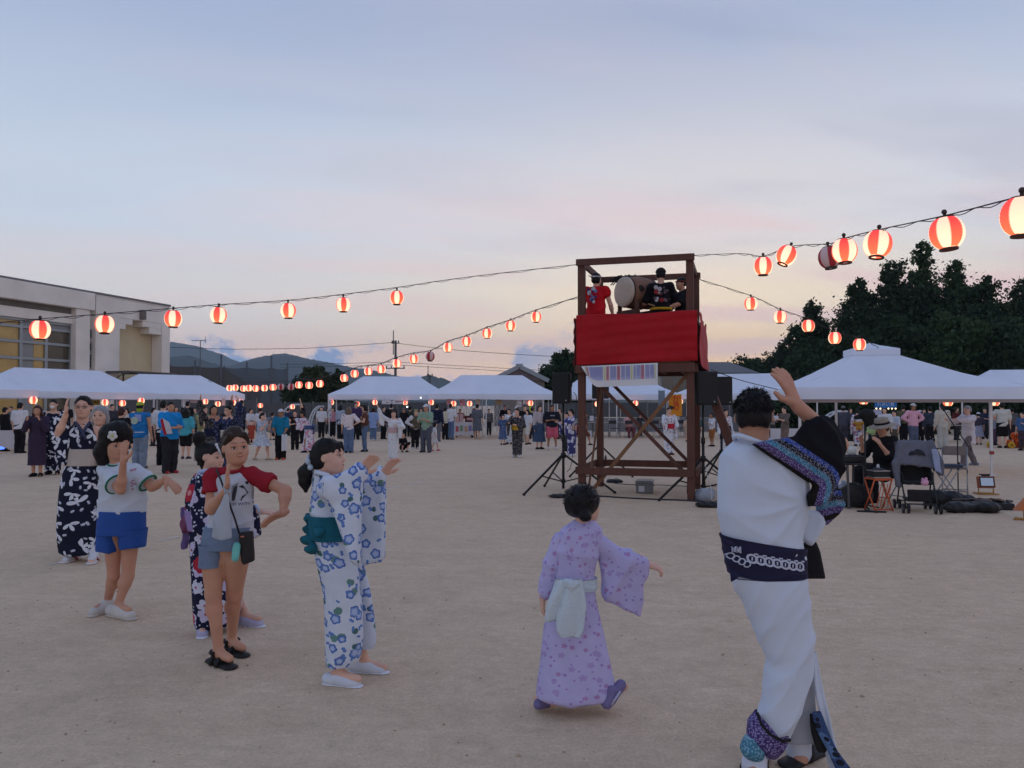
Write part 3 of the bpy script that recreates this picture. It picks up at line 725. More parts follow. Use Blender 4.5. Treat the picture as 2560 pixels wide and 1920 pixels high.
wall_c = mat('fence_wall_concrete',srgb(118,118,120),.9,var=.12,vscale=.8); mesh_c = mat('fence_dark_mesh',srgb(82,82,84),.8,var=.08,vscale=.5)
yard_fence(at(640,1000,46)[0],at(1135,1000,46)[0],46,.75,1.68,'grey boundary fence behind the two tents left of the accordion gate',wall_c,mesh_c,7)
yard_fence(at(1345,1000,46)[0],at(1960,1000,46)[0],46,.8,1.68,'grey boundary fence seen through the drum tower legs',wall_c,mesh_c,9)
yard_fence(-26,at(640,1000,52)[0],52,.8,1.9,'grey fence behind the left row of tents',wall_c,mesh_c,6)
def accordion_gate():
 d = 45; x0,x1 = at(1128,1000,d)[0],at(1268,1000,d)[0]; t = thing('accordion_gate','white accordion gate of crossed bars closing the gap in the fence','gate',((x0 + x1) / 2,d,0))
 w = x1 - x0; n = 11; pw = w / n; m = mat('gate_aluminium',srgb(176,178,182),.5,.3); zt_ = at(1200,1013,d)[2]
 for i in range(n):
  xa = -w / 2 + pw * i
  for s in (0,1):
   for za,zb in ((.1,zt_ * .55),(.1 + zt_ * .42,zt_)):
    b = MB(); b.bar((xa + (pw if s else 0),.03 * s,za),(xa + (0 if s else pw),.03 * s,zb),.035,.02); b.build('crossed_bar',m,t)
  b = MB(); b.bar((xa,.06,.05),(xa,.06,zt_ * .95),.03); b.build('upright',m,t)
accordion_gate()
def arch(px0,px1,ytop,ybot,d,label):
 p0,p1 = at(px0,ybot,d),at(px1,ytop,d); t = thing('playground_arch',label,'play equipment',(p0[0],d,0)); b = MB(); w = p1[0] - p0[0]; h = p1[2]
 for yy in (0,.55):
  b.tube([(w * (1 - math.cos(a)),yy,h * math.sin(a)) for a in np.linspace(0,PI / 2,12)] + [(w * 1.15,yy,h * .985)],.045,7)
 b.build('rail',mat('white_pipe',srgb(196,200,204),.4),t,True)
 for a in np.linspace(.3,1.4,6): b = MB(); b.tube([(w * (1 - math.cos(a)),0,h * math.sin(a)),(w * (1 - math.cos(a)),.55,h * math.sin(a))],.025,6); b.build('rung',mat('white_pipe',srgb(196,200,204),.4),t,True)
arch(696,738,1011,1062,44,'white curved climbing arch behind the man in the white cap')
arch(770,800,1016,1062,44,'white curved climbing arch beside the left tent leg of the middle row')
arch(2052,2110,1028,1062,38,'white curved climbing arch near the hedge on the right')
# ================================================================== TREES
leafm = {}
def leaf_mat(k,c):
 if k in leafm: return leafm[k]
 m = bpy.data.materials.new('leaves_' + k); m.use_nodes = True; g = NG(m); b = m.node_tree.nodes['Principled BSDF']
 tc = g.n('ShaderNodeTexCoord'); nz = g.noise(tc.outputs['Object'],0.9,4); nf = g.noise(tc.outputs['Object'],9,2)
 hs = g.n('ShaderNodeHueSaturation'); hs.inputs['Color'].default_value = (*c,1); g.L(g.m('MULTIPLY_ADD',nz,1.3,0.35),hs.inputs['Value']); g.L(g.m('MULTIPLY_ADD',nf,.06,.47),hs.inputs['Hue'])
 g.L(hs.outputs[0],b.inputs['Base Color']); b.inputs['Roughness'].default_value = .7; b.inputs['Specular IOR Level'].default_value = .15
 t = g.n('ShaderNodeBsdfTranslucent'); g.L(hs.outputs[0],t.inputs[0]); mx = g.n('ShaderNodeMixShader'); mx.inputs[0].default_value = .25
 g.L(b.outputs[0],mx.inputs[1]); g.L(t.outputs[0],mx.inputs[2]); g.L(mx.outputs[0],m.node_tree.nodes['Material Output'].inputs[0])
 leafm[k] = m; return m
bark = mat('bark',srgb(70,58,48),.95,var=.25,vscale=4,bump=.6,bscale=14)
def leaves(blobs,n,size,seed,tight=0.22):
 r = np.random.default_rng(seed); vol = np.array([b[1][0] * b[1][1] * b[1][2] for b in blobs]) ** .67; cnt = (vol / vol.sum() * n).astype(int); P = []
 for (c,rad),k in zip(blobs,cnt):
  nc = max(5,k // 34); d = r.normal(size=(nc,3)); d /= np.linalg.norm(d,axis=1,keepdims=True); d *= r.uniform(.45,1.0,(nc,1)) ** .6
  ce = np.array(c) + d * np.array(rad)
  i = r.integers(0,nc,k); sp = tight * np.mean(rad)
  P.append(ce[i] + r.normal(size=(k,3)) * sp * r.uniform(.4,1.2,(k,1)))
 P = np.concatenate(P); P[:,2] = np.maximum(P[:,2],.1); k = len(P)
 a = r.normal(size=(k,3)); a /= np.linalg.norm(a,axis=1,keepdims=True); b = np.cross(a,r.normal(size=(k,3))); b /= np.linalg.norm(b,axis=1,keepdims=True)
 s = size * r.uniform(.55,1.35,(k,1)); a = a * s; b = b * s * .55
 V = np.stack([P - a,P - b * 1.0 + a * .1,P + a,P + b + a * .1],1).reshape(-1,3)
 return V,np.arange(4 * k).reshape(k,4)
def tree(px,ytop,wpx,d,label,seed,mk='dark',n=5200,z0=1.2,size=.26,group='trees behind the tents on the right',shape='oak',cat='tree'):
 top = at(px,ytop,d); H = top[2]; w = wpx / F_PX * d; r = np.random.default_rng(seed); t = thing('broadleaf_tree',label,cat,(top[0],d,0),group=group)
 blobs = []; limbs = MB(); limbs.tube([(0,0,0),(.1 * r.normal(),.1 * r.normal(),H * .35),(.2 * r.normal(),.1,H * .62),(0,0,H * .93)],[.03 * H,.022 * H,.013 * H,.02],8)
 nb = 13 if shape == 'oak' else 11
 for i in range(nb):
  f = (i + .5) / nb; z = H * (.16 + .76 * f); env = (math.sin(PI * (.16 + .8 * f)) ** .7) if shape == 'oak' else (1.02 - f * .8)
  a = i * 2.4 + r.uniform(-.5,.5); rr = w / 2 * env * r.uniform(.45,.78)
  c = (rr * math.cos(a),rr * math.sin(a) * .8,z); s = w / 2 * env * r.uniform(.28,.50) + .30
  blobs.append((c,(s,s,s * r.uniform(.6,.85)))); limbs.tube([(0,0,z * .72),(c[0] * .5,c[1] * .5,z * .9),c],[.012 * H,.008 * H,.015],5)
 blobs.append(((0,0,H * .93),(w * .13,w * .13,H * .07))); blobs.append(((0,0,H * .55),(w * .32,w * .3,H * .3)))
 blobs = [b for b in blobs if b[0][2] - b[1][2] * .3 > z0 * .3]
 limbs.build('trunk',bark,t,True)
 V,Q = leaves(blobs,int(n * 3.6),size * .58,seed,.24); c = obj('crown',fast_mesh('crown',V,Q,smooth=False,mats=leaf_mat(mk,{'dark': (.032,.055,.025),'mid': (.044,.078,.030),'olive': (.05,.062,.028)}[mk])),t); c['kind'] = 'stuff'
 return t
TR = [(2032,752,150,62,'slim tree at the low left end of the right-hand wood, two lanterns before it','oak',5200),
  (1962,858,190,66,'low rounded tree left of the slim one at the wood edge','oak',4200),
  (1872,893,170,70,'bushy low tree just right of the drum tower cloth','oak',3600),
  (2142,700,170,60,'upright tree with a pointed top above the hanging lanterns','spire',6000),
  (2236,648,190,60,'broad tall tree left of the tallest tip, with sky gaps low in its crown','oak',7500),
  (2306,604,150,61,'tallest tree of the wood with a thin open tip','spire',5600),
  (2392,655,170,59,'tall tree just right of the tallest one, under the big lantern','oak',6500),
  (2470,690,200,57,'dense rounded tree above the cap of the near canopy','oak',7000),
  (2560,700,220,58,'dense tree at the far right edge of the wood','oak',7000),
  (2660,690,240,60,'last big tree of the wood, mostly beyond the right edge','oak',5000),
  (2100,842,240,54,'dark bushy tree filling in below the hanging lanterns','oak',6000),
  (2240,800,260,52,'dark bushy tree right behind the cap of the near canopy','oak',6500),
  (2380,782,280,51,'dark green tree behind the right slope of the near canopy','oak',7000),
  (2520,800,280,50,'dark green tree over the white tent at the right edge','oak',7000)]
for i,(px,y,w,d,lab,sh,n) in enumerate(TR): tree(px,y,w,d,lab,40 + i,'mid' if i in (5,6,12) else 'dark',n,shape=sh)
tree(1420,880,175,62,'round dark tree directly behind the left tower speaker',70,'dark',5200,group=None)
tree(1365,922,90,64,'small dark tree left of the round one behind the speaker',71,'dark',2000,group=None)
tree(790,915,130,55,'dark shaggy tree behind the left end of the middle tents',72,'olive',4200,group='dark trees left of the middle tents')
tree(845,925,60,55,'narrow dark tree touching the left corner of the middle tents',73,'dark',1600,shape='spire',group='dark trees left of the middle tents')
tree(755,945,90,54,'low dark tree at the right end of the ball net',74,'dark',2400,group='dark trees left of the middle tents')
def hedge(x0,x1,d,h,label,seed,n):
 t = thing('hedge',label,'hedge',((x0 + x1) / 2,d,0)); w = x1 - x0; k = int(w / 1.1)
 V,Q = leaves([((-w / 2 + (i + .5) * w / k,.2 * math.sin(i * 2.1),h * .5),(.75,.6,h * (.5 + .06 * math.sin(i * 1.7)))) for i in range(k)],n,.15,seed,.3)
 o = obj('foliage',fast_mesh('foliage',V,Q,smooth=False,mats=leaf_mat('dark',(.026,.045,.020))),t); o['kind'] = 'stuff'
hedge(at(1900,1000,43)[0],at(2300,1000,43)[0],43,2.6,'tall dark hedge behind the stalls right of the dancing man',81,9000)
hedge(at(2290,1000,42)[0],at(2760,1000,42)[0],42,2.7,'tall dark hedge behind the stalls at the right edge',82,9000)
# ================================================================== THE EVENING AIR
def haze():
 m = bpy.data.materials.new('evening_air'); m.use_nodes = True; nt = m.node_tree; nt.nodes.clear(); v = nt.nodes.new('ShaderNodeVolumePrincipled'); o = nt.nodes.new('ShaderNodeOutputMaterial'); nt.links.new(v.outputs[0],o.inputs['Volume'])
 v.inputs['Color'].default_value = (.70,.84,1.0,1); v.inputs['Density'].default_value = 0.00024; v.inputs['Anisotropy'].default_value = 0.0
 b = MB(); b.box((0,1300,134),(8000,4200,270)); o = b.build('haze',m); o['kind'] = 'stuff'
haze()
# ================================================================== CANOPY TENTS
white_fab = mat('tent_fabric',(.80,.85,.96),.8,var=.04,vscale=1.5,transl=.22,spec=.1)
tent_pipe = mat('tent_pipe',srgb(205,205,208),.4,.2); dark_pipe = mat('tent_truss',srgb(128,126,128),.5,.3)
def grid_surf(P00,P10,P11,P01,nu,nv,sag):
 V = []
 for j in range(nv + 1):
  for i in range(nu + 1):
   u,v = i / nu,j / nv; p = (1 - u) * (1 - v) * P00 + u * (1 - v) * P10 + u * v * P11 + (1 - u) * v * P01
   p = p + np.array([0,0,-sag * 4 * v * (1 - v) * (1 if nu else 1)]) + np.array([0,0,.012 * math.sin(i * 2.3 + j * 1.1)]) * (0 < v < 1) ; V.append(p)
 return V,[(j * (nu + 1) + i,j * (nu + 1) + i + 1,(j + 1) * (nu + 1) + i + 1,(j + 1) * (nu + 1) + i) for j in range(nv) for i in range(nu)]
def canopy(FL,FR,depth,label,zv=1.80,ze=2.06,zr=2.98,run=1.55,mids=(0.5,),group='white canopy tents round the ground',skip_leg=()):
 FL,FR = np.array(FL,float),np.array(FR,float); w = np.linalg.norm(FR - FL); e = (FR - FL) / w; n = np.array([-e[1],e[0]])
 t = thing('canopy_tent',label,'tent',(*((FL + FR) / 2 + n * depth / 2),0),math.atan2(e[1],e[0]),group)
 hw,hd = w / 2,depth / 2; c = lambda x,y,z: np.array([x,y,z],float)
 a,b,d_,f = c(-hw,-hd,ze),c(hw,-hd,ze),c(hw,hd,ze),c(-hw,hd,ze); r0,r1 = c(-hw + run,0,zr),c(hw - run,0,zr)
 m = MB(); sag = .07
 for q in ((a,b,r1,r0),(d_,f,r0,r1),(b,d_,r1,r1),(f,a,r0,r0)): m.add(*grid_surf(*q,14,8,sag))
 m.build('roof',white_fab,t,True)
 v = MB()
 for p,q in ((a,b),(b,d_),(d_,f),(f,a)):
  k = 16; out = np.array([(q - p)[1],-(q - p)[0],0]); out /= np.linalg.norm(out); V = []
  for i in range(k + 1):
   s = p + (q - p) * i / k; wob = .018 * math.sin(i * 1.9) ; V += [s + out * .012,s + out * (.02 + wob) - c(0,0,(ze - zv) * .5),s + out * (.015 + wob * .6) - c(0,0,ze - zv - .02 * math.sin(PI * i / k * 2))]
  v.add(V,[(3 * i + j,3 * i + 3 + j,3 * i + 4 + j,3 * i + 1 + j) for i in range(k) for j in (0,1)])
 v.build('valance',white_fab,t,True)
 legs = [(-hw + .06,-hd + .06),(hw - .06,-hd + .06),(hw - .06,hd - .06),(-hw + .06,hd - .06)] + [(-hw + w * q,s * (hd - .06)) for q in mids for s in (-1,1)]
 for i,(x,y) in enumerate(legs):
  if i in skip_leg: continue
  l = MB(); l.box((x,y,ze / 2 - .02),(.05,.05,ze - .06)); l.box((x,y,.012),(.13,.13,.024)); l.build('leg',tent_pipe,t)
 tr = MB()
 for y in (-hd + .06,hd - .06):
  k = 6
  for i in range(k):
   xa,xb = -hw + .1 + (w - .2) * i / k,-hw + .1 + (w - .2) * (i + 1) / k
   tr.bar((xa,y,ze - .06),(xb,y,zv + .02),.022); tr.bar((xa,y,zv + .02),(xb,y,ze - .06),.022)
 for x in (-hw + .06,hw - .06): tr.bar((x,-hd + .1,ze - .06),(x,hd - .1,zv + .02),.022); tr.bar((x,-hd + .1,zv + .02),(x,hd - .1,ze - .06),.022)
 tr.bar(r0 - c(0,0,.06),r1 - c(0,0,.06),.04); tr.build('truss',dark_pipe,t)
 return t
g2 = lambda px,d: ((px - 1280) / F_PX * d,d)
canopy((-19.6,21.6),g2(97,27.4),3.0,'white tent cut off by the left edge, nearest of the left row',mids=(.5,))
canopy(g2(-8,28.2),g2(390,34.2),3.0,'white tent of the left row with the kimono woman in front')
canopy(g2(290,34.6),g2(612,39.0),3.0,'white tent at the far end of the left row, before the ball net')
canopy(g2(820,38.4),g2(1127,39.0),3.0,'white tent left of the one with the accordion gate behind')
canopy(g2(1071,36.6),g2(1397,37.2),3.0,'white tent with the accordion gate behind its stall',mids=(.44,.88))
canopy(g2(1384,37.8),g2(1700,37.8),3.0,'white tent seen through the legs of the drum tower',mids=(.5,))
canopy(g2(1688,36.2),g2(2046,34.0),3.0,'white tent half hidden by the dancing man raised hand')
canopy(g2(2402,31.5),(24.4,30.0),3.0,'white tent showing at the right edge beyond the near canopy')
def near_canopy():
 FL = np.array(g2(1991,17.6)); FR = np.array(g2(2584,16.9)); w = np.linalg.norm(FR - FL); e = (FR - FL) / w; n = np.array([-e[1],e[0]]); dep = 3.6
 t = thing('canopy_tent','near white pop-up canopy with a raised vent cap over the stroller','tent',(*((FL + FR) / 2 + n * dep / 2),0),math.atan2(e[1],e[0]),'white canopy tents round the ground')
 hw,hd = w / 2,dep / 2; c = lambda x,y,z: np.array([x,y,z],float); ze,zv,zc = 1.94,1.67,2.72; cx = -0.33
 a,b,d_,f = c(-hw,-hd,ze),c(hw,-hd,ze),c(hw,hd,ze),c(-hw,hd,ze); k = .50
 p,q,r,s = c(cx - k,-k * .8,zc),c(cx + k,-k * .8,zc),c(cx + k,k * .8,zc),c(cx - k,k * .8,zc)
 m = MB()
 for z in ((a,b,q,p),(b,d_,r,q),(d_,f,s,r),(f,a,p,s)): m.add(*grid_surf(*z,16,10,.06))
 m.build('roof',white_fab,t,True)
 m = MB(); k2 = .53; zz = zc + .02; ap = c(cx - .02,0,zc + .32); cc = [c(cx - k2,-k2 * .8,zz + .13),c(cx + k2,-k2 * .8,zz + .13),c(cx + k2,k2 * .8,zz + .13),c(cx - k2,k2 * .8,zz + .13)]
 for i in range(4):
  u,v = cc[i],cc[(i + 1) % 4]; m.add(*grid_surf(u,v,ap,ap,8,5,.02)); m.add(*grid_surf(u - c(0,0,.15),v - c(0,0,.15),v,u,8,1,0))
 m.build('vent_cap',white_fab,t,True)
 v = MB()
 for P,Q in ((a,b),(b,d_),(d_,f),(f,a)):
  kk = 24; out = np.array([(Q - P)[1],-(Q - P)[0],0]); out /= np.linalg.norm(out); V = []
  for i in range(kk + 1):
   S = P + (Q - P) * i / kk; wob = .02 * math.sin(i * 1.3) + .012 * math.sin(i * 3.1)
   V += [S + out * .012,S + out * (.03 + wob) - c(0,0,.12),S + out * (.02 + wob * .7) - c(0,0,ze - zv)]
  v.add(V,[(3 * i + j,3 * i + 3 + j,3 * i + 4 + j,3 * i + 1 + j) for i in range(kk) for j in (0,1)])
 v.build('valance',white_fab,t,True)
 h = MB(); 
 for i in range(24): h.bar(a + (b - a) * i / 24 + c(0,.03,zv - ze - .035),a + (b - a) * (i + 1) / 24 + c(0,.03,zv - ze - .035),.02,.07)
 h.build('frame_bar',mat('frame_taupe',srgb(150,138,136),.6),t)
 M = t.location
 for (px,d) in ((1999,17.9),(2476,17.5),(2090,21.0),(2600,20.6)):
  x,y = g2(px,d); lx = (x - M.x) * e[0] + (y - M.y) * e[1]; ly = (x - M.x) * n[0] + (y - M.y) * n[1]
  l = MB(); l.box((lx,ly,1.20),(.055,.055,1.42)); l.box((lx,ly,.27),(.036,.036,.50)); l.box((lx,ly,.012),(.14,.14,.024)); lo = l.build('leg',tent_pipe,t)
  kx = MB(); kx.box((lx,ly - .02,.50),(.075,.075,.07)); kx.build('clip',mat('clip_red',srgb(150,60,62),.5),lo)
near_canopy()
# ================================================================== PAPER LANTERNS
def lantern_mat(name,lit):
 """white paper with four painted red stripes, ribbed; lit ones glow by the bulb hanging inside"""
 m = bpy.data.materials.new(name); m.use_nodes = True; g = NG(m); b = m.node_tree.nodes['Principled BSDF']; tc = g.n('ShaderNodeTexCoord'); sp = g.n('ShaderNodeSeparateXYZ'); g.L(tc.outputs['Object'],sp.inputs[0])
 an = g.m('ARCTAN2',sp.outputs[1],sp.outputs[0]); st = g.m('MULTIPLY_ADD',g.m('SINE',g.m('MULTIPLY',an,4)),2.6,.5,clamp=True)
 rib = g.m('MULTIPLY_ADD',g.m('SINE',g.m('MULTIPLY',sp.outputs[2],560)),.07,.93)
 b.inputs['Roughness'].default_value = .7; g.L(g.mix(st,(.70,.50,.48),(.42,.02,.03)),b.inputs['Base Color'])
 if lit:
  f_ = g.m('MULTIPLY_ADD',sp.outputs[2],3.6,1.18,clamp=True)  # emission brighter towards the bottom imitates a bulb that is not built
  wh_ = g.mix(f_,(1.0,.83,.50),(1.0,.55,.32)); rd_ = g.mix(f_,(1.0,.22,.07),(.90,.050,.045))
  g.L(g.mix(st,wh_,rd_),b.inputs['Emission Color']); g.L(g.m('MULTIPLY',rib,g.m('MULTIPLY_ADD',f_,-.45,1.65)),b.inputs['Emission Strength'])
 return m
LM = {True: lantern_mat('lantern_lit',True),False: lantern_mat('lantern_unlit',False),'ring': mat('lantern_ring',(.06,.035,.03),.5)}
def lantern_meshes(lit):
 n,rows = 32,22; V = []; F_ = []; M_ = []
 for j in range(rows + 1):
  a = PI * (.155 + .69 * j / rows); r = .118 * math.sin(a) ** .8; z = .122 * math.cos(a); r *= 1 + (.012 if j % 2 else -.012)
  for i in range(n): V.append((r * math.cos(2 * PI * i / n),r * math.sin(2 * PI * i / n),z - .135))
 for j in range(rows):
  for i in range(n): F_.append((j * n + i,(j + 1) * n + i,(j + 1) * n + (i + 1) % n,j * n + (i + 1) % n)); M_.append((i * 8 // n) % 2)
 sh = fast_mesh('paper_shade',V,F_,smooth=True,mats=LM[lit])
 b = MB(); b.lathe([(.058,-.018),(.062,-.022),(.062,-.034),(.056,-.036)],n=20); b.tube([(0,0,-.02),(0,0,.03)],.012,6); b.ball((0,0,.02),.02,8); cap = b.mesh('cap',LM['ring'],True)
 b = MB(); b.lathe([(.060,-.245),(.064,-.247),(.064,-.262),(.058,-.264),(.050,-.262),(.050,-.247)],n=20,cap=False); base = b.mesh('base_ring',LM['ring'],True)
 return sh,cap,base
LMESH = {True: lantern_meshes(True),False: lantern_meshes(False)}
def lantern(p,label,group,lit=True,s=1.0,tilt=0.0,roll=None,parts=True):
 t = thing('paper_lantern',label,'lantern',p,random.uniform(0,6.28) if roll is None else roll,group); t.rotation_euler.y = tilt; t.scale = (s,s,s)
 for nm,me in zip(('paper_shade','cap','base_ring'),LMESH[lit]):
  if nm == 'paper_shade' or parts: obj(nm,me,t)
 return t
def path(pts,n=14):
 P = np.array(pts,float); out = []
 for i in range(len(P) - 1):
  p0,p1,p2,p3 = P[max(i - 1,0)],P[i],P[i + 1],P[min(i + 2,len(P) - 1)]
  for j in range(n):
   f = j / n; out.append(.5 * (2 * p1 + (p2 - p0) * f + (2 * p0 - 5 * p1 + 4 * p2 - p3) * f * f + (3 * p1 - p0 - 3 * p2 + p3) * f ** 3))
 out.append(P[-1]); return np.array(out)
def cable(pts,r,label,group=None,name='lantern_cable',twin=True):
 P = path(pts); c = P[0].copy(); b = MB(); Q = P - c; b.tube(Q,r,6)
 if twin:
  w = np.stack([0 * P[:,0],0 * P[:,0],r * 2.2 * (np.sin(np.arange(len(P)) * 1.1) - .6) - r],1); b.tube(Q + w,r * .7,5)
 o = b.build(name,wirem,None,True); o.location = c; return tag(o,label,'cable',group)
TFL = np.array(g2(1455,13.5)); TE = np.array(g2(1727,13.0)) - TFL; TE = TE / np.linalg.norm(TE); TN = np.array([-TE[1],TE[0]])
TW = 1.80
def tower_pt(x,y,z): return np.array([*(TFL + TE * x + TN * y),z])
# left string, in front
gA = 'lanterns on the string left of the tower'
LA = [(100,822,9.9),(262,809,10.5),(433,795,11.2),(547,786,11.7),(720,775,12.5),(858,760,13.1),(992,743,13.8)]
nmA = ['lantern before the hall windows, farthest left of its string','lantern before the narrow hall windows, second from the left edge','lantern at the right corner of the hall','lantern above the TV aerial','lantern above the mountain peak','lantern midway between the utility pole and the peak, in open sky','lantern nearest the tower on the left front string']
for (x,y,d),l in zip(LA,nmA): lantern(at(x,y - 1,d) + np.array([0,0,.12]),'lit red and white ' + l,gA,tilt=random.uniform(-.06,.06))
cable([at(-60,812,9.3)] + [at(x,y - 24.5 if i else y - 25,d) for i,(x,y,d) in enumerate(LA)] + [at(1100,702,13.9),at(1240,684,13.8),at(1445,661,13.5)],.006,'cable of the long lantern string left of the tower')
# right string, in front
gB = 'lanterns on the string right of the tower'
LB = [(1908,665,10.4,1,-.02,'just right of the tower, first of its string'),(1977,641,9.6,1,.42,'tilted sharply sideways, second from the tower'),(2070,644,8.6,0,.12,''),
  (2110,627,7.7,1,.04,'overlapping the dark unlit one'),(2198,611,6.9,1,-.14,'above the pointed trees, fourth lit from the tower'),(2362,583,5.75,1,-.1,'big, over the tallest tree'),(2556,540,4.75,1,.05,'largest, cut by the right edge')]
for x,y,d,lit,tl,l in LB:
 lantern(at(x,y,d) + np.array([0,0,.135]),('lit red and white lantern, ' + l) if lit else 'dark unlit lantern hanging behind a lit one right of the tower',gB,bool(lit),tilt=tl)
cable([tower_pt(1.8,0,4.0),at(1850,634,11.2),at(1908,640,10.4),at(1977,616,9.6),at(2074,609,8.6),at(2110,596,7.7),at(2198,574,6.9),at(2362,539,5.75),at(2540,494,4.8),at(2700,462,4.2)],.005,'cable of the lantern string rising to the top right')
# back left string
gC = 'lanterns on the far string behind the tower'
LCl = [(1340,792,18.2),(1277,814,18.8),(1218,833,19.4),(1167,853,20.0),(1120,868,20.6),(1076,891,21.2),(1034,897,21.8),(992,908,22.4),(953,923,23.0),(920,928,23.6),(887,934,24.1),(860,945,24.6),
  (800,959,25.6),(773,963,26.2),(747,962,26.8),(728,967,27.3),(702,967,27.9),(682,968,28.3),(661,970,28.7),(640,971,29.1),(622,970,29.5),(609,971,29.8),(588,969,30.2),(574,970,30.6)]
offC = {5,15,16}
ordn = ['first','second','third','fourth','fifth','sixth','seventh','eighth','ninth','tenth','eleventh','twelfth']
for i,(x,y,d) in enumerate(LCl):
 if i == 5: l = 'unlit lantern right of the utility pole on the slanting far string'
 elif i == 15: l = 'unlit lantern, the right one of two dark ones before the ball net end'
 elif i == 16: l = 'unlit lantern, the left one of two dark ones before the ball net'
 elif i < 12: l = 'lit lantern, %s from the tower on the slanting far string' % ordn[i]
 elif i < 15: l = 'lit lantern over the dark trees, %s from the right of three' % ordn[i - 12]
 else: l = 'lit lantern before the ball net, %s from the right of the level run of seven' % ordn[i - 17]
 lantern(at(x,y,d) + np.array([0,0,.135]),l,gC,i not in offC,tilt=random.uniform(-.08,.08),parts=d < 25,s=1.02)
cable([tower_pt(0,1.8,3.75)] + [at(x,y - (17 if i == 0 else 15),d) for i,(x,y,d) in enumerate(LCl)] + [at(520,952,31.5)],.009,'cable of the far lantern string falling away left behind the tower')
# back right string
gD = 'lanterns on the string falling right behind the tower'
LD = [(1877,759,14.8),(1951,792,15.0),(2020,815,15.2),(2087,845,15.4),(2149,861,15.6)]
for i,(x,y,d) in enumerate(LD): lantern(at(x,y,d) + np.array([0,0,.135]),'lit lantern, %s from the tower on the string falling towards the near canopy' % ordn[i],gD,tilt=random.uniform(-.08,.08))
cable([tower_pt(1.8,1.8,3.9),at(1877,739,14.8),at(1951,773,15.0),at(2020,797,15.2),at(2087,828,15.4),at(2149,845,15.6),at(2196,868,18.2)],.006,'cable of the lantern string falling right to the near canopy')
cable([at(1778,924,14.2),at(1850,950,15.5),at(1945,974,17.2)],.008,'black wire drooping from the tower towards the right tent',twin=False)
# lanterns under the tent eaves
TL = [(83,999,27.0,'at the right leg of the leftmost tent'),(263,1005,31.5,'above the grey-haired woman, under the left tent'),(306,1007,32.5,'between the grey-haired woman and the blue-vested man'),
  (353,1001,33.0,'right above the green head scarf'),(513,1003,37.0,'under the middle of the far left tent'),(545,1009,37.8,'right of centre under the far left tent'),(584,1006,38.4,'left one of the pair at the far left tent corner'),(602,1004,38.6,'at the right corner of the far left tent'),
  (651,1013,42.0,'alone before the ball net, over a man in white'),(731,1016,42.0,'alone over the white climbing arch'),(828,1005,38.4,'at the left leg of the middle tents'),(893,1009,40.5,'deep inside the left middle tent'),(937,1005,38.6,'at the mid leg of the left middle tent'),
  (1013,1005,38.6,'before the white cloth sign of the left middle tent'),(1078,1005,37.0,'where the two middle tents meet'),(1134,1008,37.4,'left one of two beside the paper signs'),(1174,1008,37.4,'right one of two beside the paper signs'),(1326,1007,37.2,'by the yellow streamer under the right middle tent'),
  (1493,1009,38.0,'below the rear left loudspeaker'),(1589,1007,37.5,'framed in the middle of the tower legs'),(1700,1003,36.0,'over the orange banner inside the tower frame'),(2159,1000,19.5,'under the near canopy, left of the blue banner'),(2370,1004,19.5,'under the near canopy over the man in beige'),(2486,1003,18.6,'under the near canopy, right of its front leg')]
for x,y,d,l in TL: lantern(at(x,y,d) + np.array([0,0,.135]),'lit lantern ' + l,'lanterns under the tent eaves',parts=d < 25,s=1.12 if d > 25 else .98)
# ================================================================== DRUM TOWER
wood = None
def wood_mat(name,c):
 if name in MATS: return MATS[name]
 m = bpy.data.materials.new(name); m.use_nodes = True; g = NG(m); b = m.node_tree.nodes['Principled BSDF']; tc = g.n('ShaderNodeTexCoord')
 mp = g.n('ShaderNodeMapping'); g.L(tc.outputs['Object'],mp.inputs[0]); mp.inputs['Scale'].default_value = (9,9,1.2)
 nz = g.noise(mp.outputs[0],3,8,.65); n2 = g.noise(tc.outputs['Object'],1.6,3)
 hs = g.n('ShaderNodeHueSaturation'); hs.inputs['Color'].default_value = (*c,1); g.L(g.m('ADD',g.m('MULTIPLY',nz,1.0),g.m('MULTIPLY_ADD',n2,.6,.2)),hs.inputs['Value'])
 g.L(hs.outputs[0],b.inputs['Base Color']); b.inputs['Roughness'].default_value = .75
 bp = g.n('ShaderNodeBump'); bp.inputs['Strength'].default_value = .3; bp.inputs['Distance'].default_value = .006; g.L(nz,bp.inputs['Height']); g.L(bp.outputs[0],b.inputs['Normal'])
 MATS[name] = m; return m
TZ = math.atan2(TE[1],TE[0])
